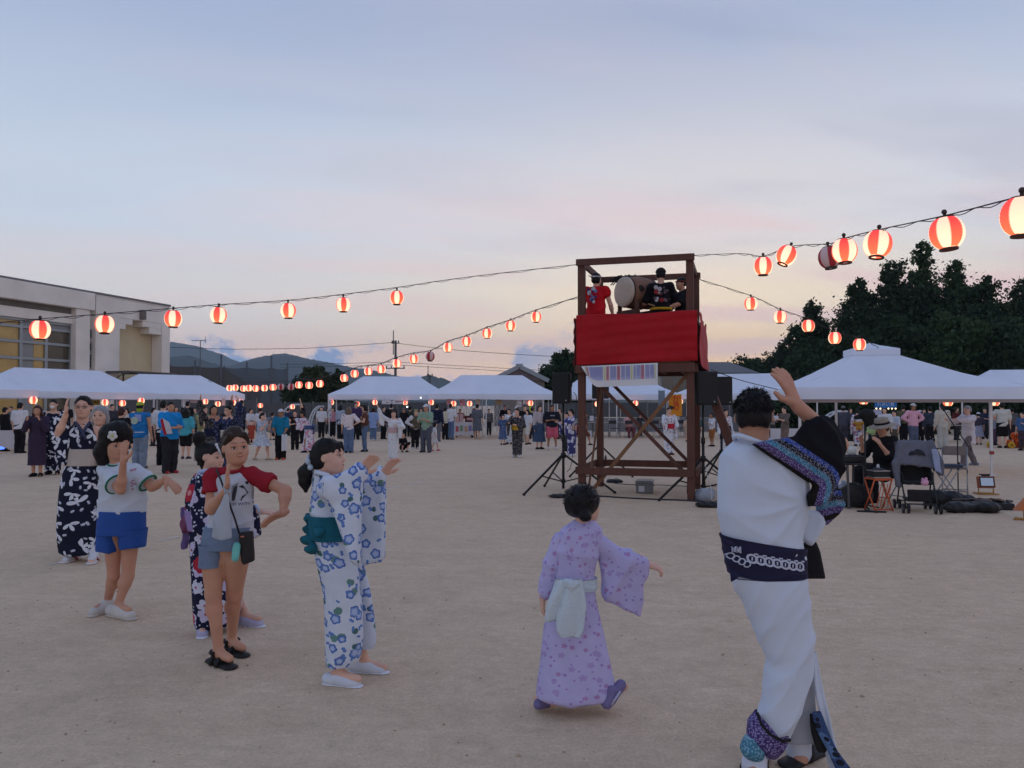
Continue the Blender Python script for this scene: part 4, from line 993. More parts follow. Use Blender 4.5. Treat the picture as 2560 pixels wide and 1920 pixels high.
def drum_tower():
 t = thing('drum_tower','brown timber drum tower wrapped in red cloth with a railing','tower',(*TFL,0),TZ); W = wood_mat('stained_timber',srgb(88,52,40)); Wl = wood_mat('pale_timber',srgb(122,84,56)); s = .12; T = TW
 bolt = mat('bolt_brass',srgb(120,132,96),.5,.5)
 for x in (0,T):
  for y in (0,T):
   b = MB(); b.box((x,y,2.0),(s,s,4.0)); p = b.build('post',W,t,bevel=.006)
   if y == 0:
    for z in (.44,3.95): q = MB(); q.lathe([(.016,0),(.016,.012),(.004,.016)],(x,-s / 2 - .028,z),10,axis=(0,-1,0)); q.build('bolt',bolt,p)
 def beam(a,b_,w,h,m=W,name='beam'):
  q = MB(); q.bar(a,b_,w,h); return q.build(name,m,t,bevel=.005)
 for z,h,ex in ((3.96,.11,.08),):
  beam((-ex,-.085,z),(T + ex,-.085,z),.05,h); beam((-ex,T + .085,z),(T + ex,T + .085,z),.05,h)
  for x in (-.0,T): beam((x,-.055,z + .012),(x,T + .055,z + .012),.05,h)
 for y in (-.085,T + .085): beam((0 - .06,y,.44),(T + .06,y,.44),.045,.125,name='rail')
 for x in (-.085,T + .085): beam((x,-.06,.442),(x,T + .06,.442),.045,.12,name='rail')
 for y in (-.09,T + .09): beam((-.08,y,2.16),(T + .08,y,2.16),.055,.15)
 for x in (-.09,T + .09): beam((x,-.06,2.155),(x,T + .06,2.155),.055,.14)
 for i in range(5): beam((.2 + i * .35,-.06,2.17),(.2 + i * .35,T + .06,2.17),.05,.10,name='joist')
 for i in range(12): q = MB(); q.box((-.05 + i * .155 + .075,T / 2,2.256),(.150,T + .2,.03)); q.build('floor_plank',Wl,t)
 for z in (3.0,2.62):
  for y in (-.075,T + .075): beam((-.05,y,z),(T + .05,y,z),.03,.07,name='rail')
  for x in (-.075,T + .075): beam((x,-.05,z + .003),(x,T + .05,z + .003),.03,.07,name='rail')
 # diagonal braces
 for a,b_,m in (((T - .02,.075,2.1),(.10,.075,.03),Wl),((.06,.105,2.12),(T - .08,.105,.40),W),((.075,T - .1,2.08),(.075,.12,.03),Wl),((T - .075,.3,2.1),(T - .075,T - .1,.4),Wl),((.1,T - .08,2.1),(T - .1,T - .08,.45),W),((T - .075,T - .12,1.9),(T - .075,.25,.08),Wl)):
  beam(a,b_,.028,.062,m,'brace')
 # steps leaning on the right-hand side
 st = thing('wooden_ladder','steep brown wooden ladder leaning on the right side of the drum tower','ladder',(*tower_pt(T + .12,.75,0)[:2],0),TZ)
 top,bot = np.array([.02,0,2.25]),np.array([.80,-.15,0.02])
 for y in (-.2,.25): q = MB(); q.bar(top + (0,y,0),bot + (0,y,0),.045,.14); q.build('stringer',W,st)
 for i in range(7): f = (i + .6) / 7.5; c = top + (bot - top) * f; q = MB(); q.box((c[0],c[1] + .025,c[2]),(.16,.40,.035)); q.build('tread',W,st)
 # rope bundle on the rear beam
 q = MB(); r = random.Random(3)
 for i in range(26):
  x0 = .18 + r.uniform(0,.3); z = 3.94 + r.uniform(-.07,.07); pts = [(x0 + k * .08 * r.uniform(.6,1.1),T + .03 + r.uniform(-.04,.1),z + r.uniform(-.05,.05)) for k in range(5)]; q.tube(pts,.011,5)
 o = q.build('rope_bundle',mat('dark_rope',srgb(46,44,46),.9),None,True); o.location = (*TFL,0); o.rotation_euler = (0,0,TZ); tag(o,'dark bundle of cable tied on the rear top beam of the tower','rope')
 return t
drum_tower()
def red_cloth():
 m = bpy.data.materials.new('red_cotton'); m.use_nodes = True; g = NG(m); b = m.node_tree.nodes['Principled BSDF']; tc = g.n('ShaderNodeTexCoord')
 n1 = g.noise(tc.outputs['Object'],3,5); hs = g.n('ShaderNodeHueSaturation'); hs.inputs['Color'].default_value = (.50,.007,.013,1); g.L(g.m('MULTIPLY_ADD',n1,.5,.72),hs.inputs['Value'])
 g.L(hs.outputs[0],b.inputs['Base Color']); b.inputs['Roughness'].default_value = .7; b.inputs['Sheen Weight'].default_value = .2; b.inputs['Specular IOR Level'].default_value = .25
 mp = g.n('ShaderNodeMapping'); g.L(tc.outputs['Object'],mp.inputs[0]); mp.inputs['Scale'].default_value = (1.2,1.2,9); bp = g.n('ShaderNodeBump'); bp.inputs['Strength'].default_value = .5; bp.inputs['Distance'].default_value = .02
 g.L(g.noise(mp.outputs[0],2.5,5),bp.inputs['Height']); g.L(bp.outputs[0],b.inputs['Normal'])
 t_ = g.n('ShaderNodeBsdfTranslucent'); g.L(hs.outputs[0],t_.inputs[0]); mx = g.n('ShaderNodeMixShader'); mx.inputs[0].default_value = .22; g.L(b.outputs[0],mx.inputs[1]); g.L(t_.outputs[0],mx.inputs[2]); g.L(mx.outputs[0],m.node_tree.nodes['Material Output'].inputs[0])
 def sheet(u0,u1,fn,nu,nz):
  V = []; 
  for j in range(nz + 1):
   for i in range(nu + 1): V.append(fn(i / nu,j / nz))
  V = np.array(V); idx = np.arange(len(V)).reshape(nz + 1,nu + 1); Q = np.stack([idx[:-1,:-1],idx[:-1,1:],idx[1:,1:],idx[1:,:-1]],2).reshape(-1,4); return V,Q
 T = TW; off = .125
 def drape(u,v):       # horizontal pulled creases that fan from the right-hand post
  return .011 * math.sin(v * 30 + u * 5.5 + 1.5 * math.sin(u * 3)) * (0.35 + u) * .8 + .012 * math.sin(v * 11 - u * 3.0) + .006 * math.sin(u * 40 + v * 3)
 def front(u,v): return (-.068 + u * (T + .15 + .04),-off - .012 - drape(u,v),3.055 + .02 * u - v * (.84 - .03 * u) + .012 * math.sin(u * 9) * (1 - v))
 def right(u,v): 
  bul = .03 + .10 * math.sin(u * PI) ** .8 * (.4 + v * .9) + .02 * math.sin(u * 22 + v * 2) + .02 * math.sin(u * 9 + v * 7); return (T + off + bul * .75,-off - .012 + u * (T + .27),3.06 - .12 * math.sin(u * PI) - v * (.86 - .05 * u) + .0 * v)
 def back(u,v): return (T + .13 - u * (T + .26),T + off + .015 + drape(u,v),3.0 - v * .82)
 def left(u,v): return (-.098 - .012 - drape(u,v) * .6,T + .13 - u * (T + .26),3.02 - v * .82)
 for fn,lab in ((front,'red cloth pulled flat across the front of the drum tower railing'),(right,'red cloth bulging loosely over the right side of the tower railing'),(back,'red cloth along the back railing of the drum tower'),(left,'red cloth along the left side railing of the drum tower')):
  V,Q = sheet(0,1,fn,60,36); o = obj('red_cloth',fast_mesh('red_cloth',V,Q,mats=m)); o.location = (*TFL,0); o.rotation_euler = (0,0,TZ); tag(o,lab,'cloth','red cloths on the tower railing')
  md = o.modifiers.new('thick','SOLIDIFY'); md.thickness = .003
red_cloth()
def programme():
 """long paper list of names hung under the red cloth, its left end curling away"""
 W = 1.27; H = .36
 P = lambda x,z: np.array([.02 + x,-.165 - .05 * max(0,.28 - x) ** 2 * 12 * (1.1 - z / H) * .6 - .006 * math.sin(x * 9),2.185 - z + .035 * x / W * 0 - max(0,.30 - x) * .0])
 def pt(u,v):
  x = u * W; z = v * H; lift = max(0,(.30 - x) / .30) ** 1.6 * v
  return np.array([.02 + x + lift * .12,-.175 - lift * .11 + .006 * math.sin(x * 8 + v * 2),2.195 - z + lift * .20 + .04 * u])
 nu,nv = 48,12; V = np.array([pt(i / nu,j / nv) for j in range(nv + 1) for i in range(nu + 1)]); ix = np.arange(len(V)).reshape(nv + 1,nu + 1); Q = np.stack([ix[:-1,:-1],ix[:-1,1:],ix[1:,1:],ix[1:,:-1]],2).reshape(-1,4)
 t = thing('paper_list','long white paper list with blue and red columns under the red cloth','paper',(*TFL,0),TZ)
 o = obj('paper',fast_mesh('paper',V,Q,mats=mat('list_paper',srgb(214,214,216),.8,var=.04)),t)
 cols = [(.035,.055,'y'),(.06,.085,'r'),(.10,.29,'b'),(.305,.325,'y'),(.335,.37,'r'),(.385,.465,'b'),(.475,.515,'r'),(.53,.58,'b'),(.588,.645,'b'),(.655,.675,'y'),(.69,.718,'b'),(.728,.78,'b'),(.785,.825,'r'),(.84,.895,'b'),(.903,.955,'b'),(.96,.972,'y')]
 M = {'b': mat('list_blue',srgb(166,170,206),.8),'r': mat('list_red',srgb(196,124,134),.8),'y': mat('list_yellow',srgb(196,194,140),.8)}
 ink = mat('list_ink',srgb(112,114,160),.8); r = random.Random(5)
 for a,b_,k in cols:
  q = MB(); ns = 8
  for i in range(ns):
   v0,v1 = .06 + .64 * i / ns,.06 + .64 * (i + 1) / ns; na = max(1,int((b_ - a) / .03))
   for j in range(na):
    u0,u1 = a + (b_ - a) * j / na,a + (b_ - a) * (j + 1) / na; f = np.array([0,-.004,0]); q.add([pt(u0,v0) + f,pt(u0,v1) + f,pt(u1,v1) + f,pt(u1,v0) + f],[(0,1,2,3)])
  q.build('column',M[k],t)
 q = MB()                                                     # lines of brush-written names: strokes of ink
 for a,b_,k in cols:
  if k == 'y': continue
  x = a + .006
  while x < b_ - .004:
   v = .08
   while v < r.uniform(.5,.68):
    hh = r.uniform(.012,.026); w = .0022; f = np.array([0,-.0065,0]); q.add([pt(x,v) + f,pt(x,v + hh) + f,pt(x + w,v + hh) + f,pt(x + w,v) + f],[(0,1,2,3)]); q.add([pt(x - .002,v + hh * .4) + f * 1.2,pt(x - .002,v + hh * .6) + f * 1.2,pt(x + .004,v + hh * .6) + f * 1.2,pt(x + .004,v + hh * .4) + f * 1.2],[(0,1,2,3)]); v += hh + .008
   x += .0085
 q.build('lettering',ink,t)
programme()
def taiko():
 c = tower_pt(.95,1.0,3.50); ax2 = np.array([-.80,-.60]); c = at(1592,733,14.35); a = np.array([-.86,-.50,0.0]); a /= np.linalg.norm(a)
 t = thing('taiko_drum','big barrel drum with a pale skin on its stand in the tower','drum',c)
 L_ = .62; b = MB(); prof = [(.262,-L_ / 2 + .03),(.285,-L_ / 4),(.300,0),(.285,L_ / 4),(.262,L_ / 2 - .03)]; b.lathe(prof,n=36,axis=a); b.build('barrel',wood_mat('drum_wood',srgb(128,92,72)),t,True)
 sk = mat('drum_skin',srgb(196,180,162),.6,var=.08,vscale=8)
 for s in (-1,1):
  b = MB(); b.lathe([(.268,-.03),(.274,0),(.268,.028),(.250,.036),(.12,.037),(.001,.037)] if s > 0 else [(.268,.03),(.274,0),(.268,-.028),(.25,-.036),(.12,-.037),(.001,-.037)],a * s * (L_ / 2 - .03),36,axis=a,cap=False); b.build('drum_skin',sk,t,True)
  b = MB(); b.lathe([(.272,-.012),(.281,-.006),(.281,.006),(.272,.012)],a * s * (L_ / 2 - .055),36,axis=a,cap=False); b.build('stud_band',mat('drum_studs',srgb(40,34,32),.5,.4),t,True)
 b = MB(); b.lathe([(.04,0),(.06,.01),(.06,.03),(.03,.04)],np.array([.02,-.29,.04]),12,axis=(0,-1,0)); b.build('ring_fitting',mat('drum_iron',srgb(50,46,44),.5,.6),t)
 z0 = 2.272 - c[2]; s2 = thing('drum_stand','dark wooden stand holding up the barrel drum','stand',(c[0],c[1],2.272)); W = wood_mat('stained_timber',None) ; side = np.array([a[1],-a[0],0]); h = c[2] - 2.272 - .30
 for k in (-.2,.2):
  for q in (-.24,.24): b = MB(); p = a * k + side * q; b.bar(p + (0,0,0.0),p + (0,0,h + (.11)),.07,.07); b.build('upright',W,s2)
  b = MB(); b.bar(a * k - side * .3 + (0,0,h - .07),a * k + side * .3 + (0,0,h - .07),.06,.1); b.build('cross_bar',W,s2)
 for q in (-.24,.24): b = MB(); b.bar(-a * .26 + side * q + (0,0,.12),a * .26 + side * q + (0,0,.12),.05,.08); b.build('cross_bar',W,s2)
taiko()
# ================================================================== LOUDSPEAKERS
blk = mat('speaker_black',(.016,.016,.018),.6,var=.1,spec=.3); grille = mat('speaker_grille',(.010,.010,.012),.5,bump=.4,bscale=300)
def loudspeaker(px,ytop,d,rz,lab_s,lab_t,w=.33,h=.55,leg_dirs=(-1.9,.3,2.4),spread=.75):
 x = (px - 1280) / F_PX * d; zt_ = at(px,ytop,d)[2]; zb = zt_ - h
 t = thing('loudspeaker',lab_s,'loudspeaker',(x,d,zb),rz,'loudspeakers round the drum tower')
 b = MB(); dp = .30; b.prism([(-w / 2,-dp / 2),(w / 2,-dp / 2),(w / 2 * .72,dp / 2),(-w / 2 * .72,dp / 2)],0,h); b.build('cabinet',blk,t,bevel=.02)
 b = MB(); b.box((0,-dp / 2 - .006,h / 2),(w * .9,.012,h * .92)); b.build('grille',grille,t,bevel=.004)
 b = MB(); b.lathe([(.001,.0),(.012,0),(.012,.006),(.001,.008)],(w * .30,-dp / 2 - .013,h * .10),10,axis=(0,-1,0)); b.build('badge',mat('badge_silver',srgb(170,172,176),.3,.7),t)
 b = MB(); b.bar((-w / 2 - .004,.02,h * .55),(-w / 2 - .004,.02,h * .75),.015,.05); b.bar((w / 2 * .9,.02,h * .55),(w / 2 * .9,.02,h * .75),.015,.05); b.build('handle',blk,t)
 s = thing('speaker_stand',lab_t,'speaker stand',(x,d,0),0,'tripod stands of the loudspeakers'); pm = mat('stand_black',(.014,.014,.015),.45)
 b = MB(); b.tube([(0,0,.06),(0,0,.95)],.024,10); b.tube([(0,0,.9),(0,0,zb)],.018,10); b.build('pole',pm,s,True)
 b = MB(); b.lathe([(.03,.60),(.045,.61),(.045,.69),(.03,.70)],n=12); b.lathe([(.03,.90),(.036,.91),(.036,.99),(.024,1.0)],n=12); b.lathe([(.028,.16),(.04,.17),(.04,.22),(.028,.23)],n=12); b.build('collar',pm,s,True)
 for a in leg_dirs:
  u = np.array([math.cos(a),math.sin(a),0]); b = MB(); b.bar(u * .04 + (0,0,.65),u * spread + (0,0,.025),.022,.034); lg = b.build('leg',pm,s); b = MB(); b.ball(u * spread + (0,0,.025),(.03,.03,.025),8); b.build('rubber_foot',blk,lg)
  b = MB(); b.bar(u * .035 + (0,0,.19),u * spread * .55 + (0,0,.31),.016,.02); b.build('brace',pm,s)
 return x
loudspeaker(1408,932,14.2,-.35,'black loudspeaker left of the drum tower, in front','black tripod stand with splayed legs left of the drum tower',leg_dirs=(-2.45,-.30,1.9),spread=.92)
loudspeaker(1499,934,17.4,2.6,'black loudspeaker half hidden behind the rear left tower post','tripod stand behind the rear left tower post',leg_dirs=(-.5,1.6,3.6))
loudspeaker(1757,929,13.3,.30,'black loudspeaker at the right front corner of the drum tower','black tripod stand at the right front corner of the tower',w=.40,h=.56,leg_dirs=(-2.62,-.75,1.3),spread=.95)
loudspeaker(1803,942,15.2,.2,'black loudspeaker behind the one at the right tower corner','tripod stand behind the right tower corner',h=.54,leg_dirs=(-.4,1.8,3.5))
cable([at(1434,980,14.1),at(1441,992,14.0),at(1440,1020,14.05),at(1430,1150,14.1),at(1418,1180,14.15)],.006,'thin lead hanging from the front left loudspeaker',name='speaker_lead',twin=False)
# ================================================================== CLUTTER ROUND THE TOWER
def box_bin():
 p = ground(1612,1231); t = thing('plastic_crate','grey plastic storage box with a white label under the tower','box',(p[0],p[1],0),-.2); m = mat('crate_grey',srgb(112,112,112),.5,var=.06); w = .29; h = .185
 b = MB(); b.prism([(-w / 2,-.2),(w / 2,-.2),(w / 2,.2),(-w / 2,.2)],0,h); b.build('body',m,t,bevel=.01)
 b = MB(); b.box((0,0,h + .012),(w + .03,.43,.024)); b.box((0,0,h + .03),(w - .03,.37,.012)); b.build('lid',mat('crate_lid',srgb(124,124,122),.5),t,bevel=.005)
 b = MB(); b.box((-.05,-.203,h * .45),(.10,.003,.10)); b.build('paper_label',mat('label_paper',srgb(190,192,194),.8),t)
 for s in (-1,1): b = MB(); b.box((s * (w / 2 + .012),0,h * .7),(.02,.12,.03)); b.build('handle',m,t)
box_bin()
gc = lambda px,py: ground(px,py) + np.array([0,0,.012])
cable([gc(1385,1246),gc(1420,1240),gc(1500,1242),gc(1560,1246),gc(1640,1250),gc(1700,1252),gc(1760,1256),gc(1840,1262)],.013,'black cable lying along the front of the tower',name='ground_cable')
cable([gc(1520,1206),gc(1560,1212),gc(1650,1214),gc(1740,1218),gc(1790,1216)],.007,'thin cable on the sand between the tower posts',name='ground_cable',twin=False)
cable([at(1765,1167,12.9),at(1768,1190,12.8),at(1776,1215,12.7),at(1779,1240,12.6),gc(1781,1264)],.007,'white cable hanging at the right tower stand',name='speaker_lead',twin=False); 
for o in list(COL.objects)[-1:]: o.data.materials.clear(); o.data.materials.append(mat('cable_white',srgb(180,180,176),.5))
def heap(name,label,cat,px,py,size,m,seed,n=7,h=.012,fl=1.0):
 p = ground(px,py); t = thing(name,label,cat,(p[0],p[1],0)); r = np.random.default_rng(seed); f = Field((-size[0] * .7,-size[1] * .7,-.02),(size[0] * .7,size[1] * .7,size[2] * 1.3),h)
 for i in range(n):
  c = np.array([r.uniform(-.35,.35) * size[0],r.uniform(-.35,.35) * size[1],size[2] * r.uniform(.2,.5)]); f.ball(c,(size[0] * r.uniform(.18,.3),size[1] * r.uniform(.2,.33),size[2] * r.uniform(.3,.5)),k=.04)
 f.cut((0,0,.002),(0,0,-1)); skin_obj('fabric' if cat != 'bag' else 'bag_body',f,m,t,disp=lambda V: .010 * lumps(V,38,seed) + .006 * fold(V,(1,.4,.6),26,seed)); return t
blackcloth = mat('black_nylon',(.018,.017,.019),.55,bump=.5,bscale=30); clear = mat('clear_plastic',srgb(140,146,156),.2,var=.3,vscale=9,spec=.6)
heap('black_mat','black cover crumpled on the sand at the right tower corner','cover',1785,1266,(.55,.4,.10),blackcloth,11)
heap('plastic_bag','clear plastic bag behind the right front tower post','bag',1768,1252,(.32,.28,.24),clear,12)
heap('black_pouch','flat black pouch on the sand left of the tower','pouch',1405,1244,(.42,.2,.07),blackcloth,13)
heap('black_pouch','small black bundle beside the rear left tower post','pouch',1527,1206,(.34,.2,.07),blackcloth,14)
def bottle(px,py,label):
 p = ground(px,py); t = thing('drink_bottle',label,'bottle',(p[0],p[1],0)); b = MB(); b.lathe([(.03,0),(.034,.01),(.034,.14),(.028,.17),(.014,.2),(.014,.215)],n=14); b.build('bottle_body',mat('dark_bottle',srgb(48,50,56),.2),t,True); b = MB(); b.lathe([(.016,.215),(.016,.24),(.001,.242)],n=12); b.build('cap',mat('cap_white',srgb(190,190,192),.5),t,True)
bottle(1514,1158,'dark drink bottle by the rear left tower post')
# ================================================================== PEOPLE: how a figure is made
def unit(v): v = np.array(v,float); return v / max(np.linalg.norm(v),1e-9)
def skin_tone(k,c):
 if k in MATS: return MATS[k]
 m = bpy.data.materials.new(k); m.use_nodes = True; g = NG(m); b = m.node_tree.nodes['Principled BSDF']; tc = g.n('ShaderNodeTexCoord')
 hs = g.n('ShaderNodeHueSaturation'); hs.inputs['Color'].default_value = (*c,1); g.L(g.m('MULTIPLY_ADD',g.noise(tc.outputs['Object'],7,5),.5,.75),hs.inputs['Value']); g.L(g.m('MULTIPLY_ADD',g.noise(tc.outputs['Object'],4,2),.03,.485),hs.inputs['Hue'])
 g.L(hs.outputs[0],b.inputs['Base Color']); b.inputs['Roughness'].default_value = .55; b.inputs['Specular IOR Level'].default_value = .3
 b.inputs['Subsurface Weight'].default_value = 0.0
 MATS[k] = m; return m
SK = {'fair': skin_tone('skin_fair',srgb(214,168,146)),'tan': skin_tone('skin_tan',srgb(194,143,117)),'deep': skin_tone('skin_deep',srgb(160,114,88))}
def hair_mat(k,c):
 if k in MATS: return MATS[k]
 m = bpy.data.materials.new(k); m.use_nodes = True; g = NG(m); b = m.node_tree.nodes['Principled BSDF']; tc = g.n('ShaderNodeTexCoord')
 mp = g.n('ShaderNodeMapping'); g.L(tc.outputs['Object'],mp.inputs[0]); mp.inputs['Scale'].default_value = (90,90,9)
 hs = g.n('ShaderNodeHueSaturation'); hs.inputs['Color'].default_value = (*c,1); nz = g.noise(mp.outputs[0],1,3); g.L(g.m('MULTIPLY_ADD',nz,1.2,.4),hs.inputs['Value'])
 g.L(hs.outputs[0],b.inputs['Base Color']); b.inputs['Roughness'].default_value = .5; b.inputs['Specular IOR Level'].default_value = .2
 bp = g.n('ShaderNodeBump'); bp.inputs['Strength'].default_value = .5; bp.inputs['Distance'].default_value = .004; g.L(nz,bp.inputs['Height']); g.L(bp.outputs[0],b.inputs['Normal'])
 MATS[k] = m; return m
HR = {'black': hair_mat('hair_black',(.010,.008,.008)),'brown': hair_mat('hair_brown',(.035,.020,.013)),'grey': hair_mat('hair_grey',(.26,.26,.27)),'blond': hair_mat('hair_ash',(.14,.10,.07)),'red': hair_mat('hair_reddish',(.05,.018,.014))}
eye_w = mat('eye_white',srgb(205,200,196),.3); eye_d = mat('eye_dark',(.012,.008,.007),.2,spec=.6); lip = mat('lip',srgb(168,96,88),.45); brow = mat('eyebrow_hair',(.03,.02,.016),.8)
def ellip(c,r,R,n=12):
 b = MB(); b.ball((0,0,0),1.0,n); V = np.array(b.V) * np.array(r) @ np.array(R).T + np.array(c); return V,b.F
def hand(f,wr,d,pn,L,curl=.25,thumb=1,spread=.16):
 """palm, four unequal bent fingers and a thumb off the side of the palm"""
 d = unit(d); pn = unit(pn - d * (np.array(pn) @ d)); s = np.cross(d,pn) * thumb      # s: towards the thumb
 pw = L * .40; pl = L * .52
 f.cone(wr - d * L * .12,wr + d * L * .12,L * .15,L * .15,.006,flat=(pn,.75))
 for k,o in enumerate((.33,.11,-.11,-.33)): f.cone(wr + d * L * .10 + s * pw * o * .6,wr + d * pl + s * pw * o,L * .095,L * .078,.012,flat=(pn,.8))
 for k,(o,ln) in enumerate(((.36,.43),(.12,.48),(-.12,.45),(-.36,.36))):
  b = wr + d * pl * .97 + s * pw * o; dv = unit(d + s * o * spread * 2); c = 0.0; P = [b]
  for j,q in enumerate((.45,.32,.26)):
   c += curl * (1.0,1.25,.9)[j]; dv2 = unit(dv * math.cos(c) + pn * math.sin(c)); P.append(P[-1] + dv2 * L * ln * q)
  f.chain(P,[L * .070,L * .064,L * .056,L * .044],.003)
 b = wr + d * L * .16 + s * pw * .42; t1 = b + unit(s * .8 + d * .75 + pn * .25) * L * .24; t2 = t1 + unit(s * .35 + d + pn * .25) * L * .2
 f.chain([wr + d * L * .06 + s * pw * .2,b,t1,t2],[L * .09,L * .10,L * .072,L * .052],.006)
def head_frame(yaw,pitch=0.0,roll=0.0):
 y,p,r = map(math.radians,(yaw,pitch,roll)); f = np.array([math.sin(y) * math.cos(p),-math.cos(y) * math.cos(p),math.sin(p)]); s = unit(np.cross(f,(0,0,1))); u = np.cross(s,f)
 s2 = s * math.cos(r) + u * math.sin(r); u2 = np.cross(s2,f); return s2,f,u2            # side, forward, up
def head_solid(F_,C,fr,hh,k=.018,kid=False,detail=True):
 s,f,u = fr; P = lambda x,y,z: C + hh * (x * s + y * f + (z - .5) * u); R = np.stack([s,f,u],1)
 F_.ball(P(0,-.05,.63),np.array([.325,.40,.365]) * hh,R,.01)
 F_.ball(P(0,.10,.40),np.array([.285 + .02 * kid,.27,.33]) * hh,R,.03)
 F_.ball(P(0,.20,.13),np.array([.115 + .02 * kid,.12,.09]) * hh,R,.045)
 F_.cone(P(.17,.0,.25),P(.07,.2,.12),.07 * hh,.06 * hh,.03); F_.cone(P(-.17,.0,.25),P(-.07,.2,.12),.07 * hh,.06 * hh,.03)
 if detail:
  F_.ball(P(.16,.22,.36),.10 * hh,None,.03); F_.ball(P(-.16,.22,.36),.10 * hh,None,.03)
  for x in (-1,1): F_.ball(P(x * .138,.405,.485),(.085 * hh,.06 * hh,.05 * hh),R,.02,'d')
  F_.cone(P(0,.345,.52),P(0,.43,.375),.026 * hh,.045 * hh,.014); F_.ball(P(.045,.375,.36),.032 * hh,None,.01); F_.ball(P(-.045,.375,.36),.032 * hh,None,.01)
  F_.ball(P(0,.335,.245),np.array([.085,.05,.022]) * hh,R,.008); F_.ball(P(0,.33,.205),np.array([.07,.05,.024]) * hh,R,.008)
  F_.cone(P(-.15,.325,.585),P(.15,.325,.585),.020 * hh,.020 * hh,.03)
 for x in (-1,1):
  F_.ball(P(x * .345,-.05,.46),np.array([.034,.075,.105]) * hh,R,.006)
  if detail: F_.ball(P(x * .385,-.03,.47),np.array([.03,.04,.06]) * hh,R,.004,'d')
def face_parts(root,C,fr,hh,smile=False,glasses=False,closed=0.0,lipm=None):
 s,f,u = fr; P = lambda x,y,z: C + hh * (x * s + y * f + (z - .5) * u); R = np.stack([s,f,u],1)
 bo = next(c for c in root.children if c.name.startswith('body')); from mathutils.bvhtree import BVHTree
 bt = BVHTree.FromPolygons([v.co for v in bo.data.vertices],[tuple(p_.vertices) for p_ in bo.data.polygons])
 def on(x,z,off):
  h = bt.ray_cast(Vector(P(x,1.0,z)),Vector(-f))[0]; return (np.array(h) if h is not None else P(x,.38,z)) + f * off * hh
 for x in (-1,1):
  V,Fc = ellip(P(x * .138,.338,.485),(.066 * hh,.03 * hh,.032 * hh * (1 - closed)),R); V2,F2 = ellip(P(x * .138,.353,.484),(.036 * hh,.020 * hh,.033 * hh * (1 - closed)),R)
  b = MB(); b.add(V,Fc,0); b.add(V2,F2,1); V3 = [P(x * .135 + q,.374 - abs(q) * .35,.508 + .012 * (1 - closed) - abs(q) * abs(q) * 4) for q in np.linspace(-.078,.078,7)]; b.tube(V3,.009 * hh,5,1)
  b.build('eye',[eye_w,eye_d],root,True)
  b = MB(); b.tube([on(x * (.05 + .19 * q),.600 + .035 * math.sin(.5 + q * 2.2),.002) for q in np.linspace(0,1,6)],[.005 * hh,.009 * hh,.010 * hh,.009 * hh,.007 * hh,.003 * hh],6); b.build('eyebrow',brow,root,True)
 b = MB(); k = .045 if smile else .004
 b.tube([on(q * .105,.228 + k * q * q,.004) for q in np.linspace(-1,1,11)],[.004 * hh] + [.013 * hh] * 9 + [.004 * hh],6)
 b.build('mouth',lipm or lip,root,True)
 if glasses:
  b = MB()
  for x in (-1,1):
   b.tube([P(x * .145 + .10 * math.cos(a),.425,.50 + .072 * math.sin(a)) for a in np.linspace(0,2 * PI,15)],.007 * hh,5); b.tube([P(x * .245,.42,.52),P(x * .345,.0,.52)],.007 * hh,5)
  b.tube([P(-.045,.43,.52),P(.045,.43,.52)],.007 * hh,5); b.build('glasses',mat('spectacle_frame',srgb(70,60,58),.3,.5),root)
def limb_dirs(J,H): pass
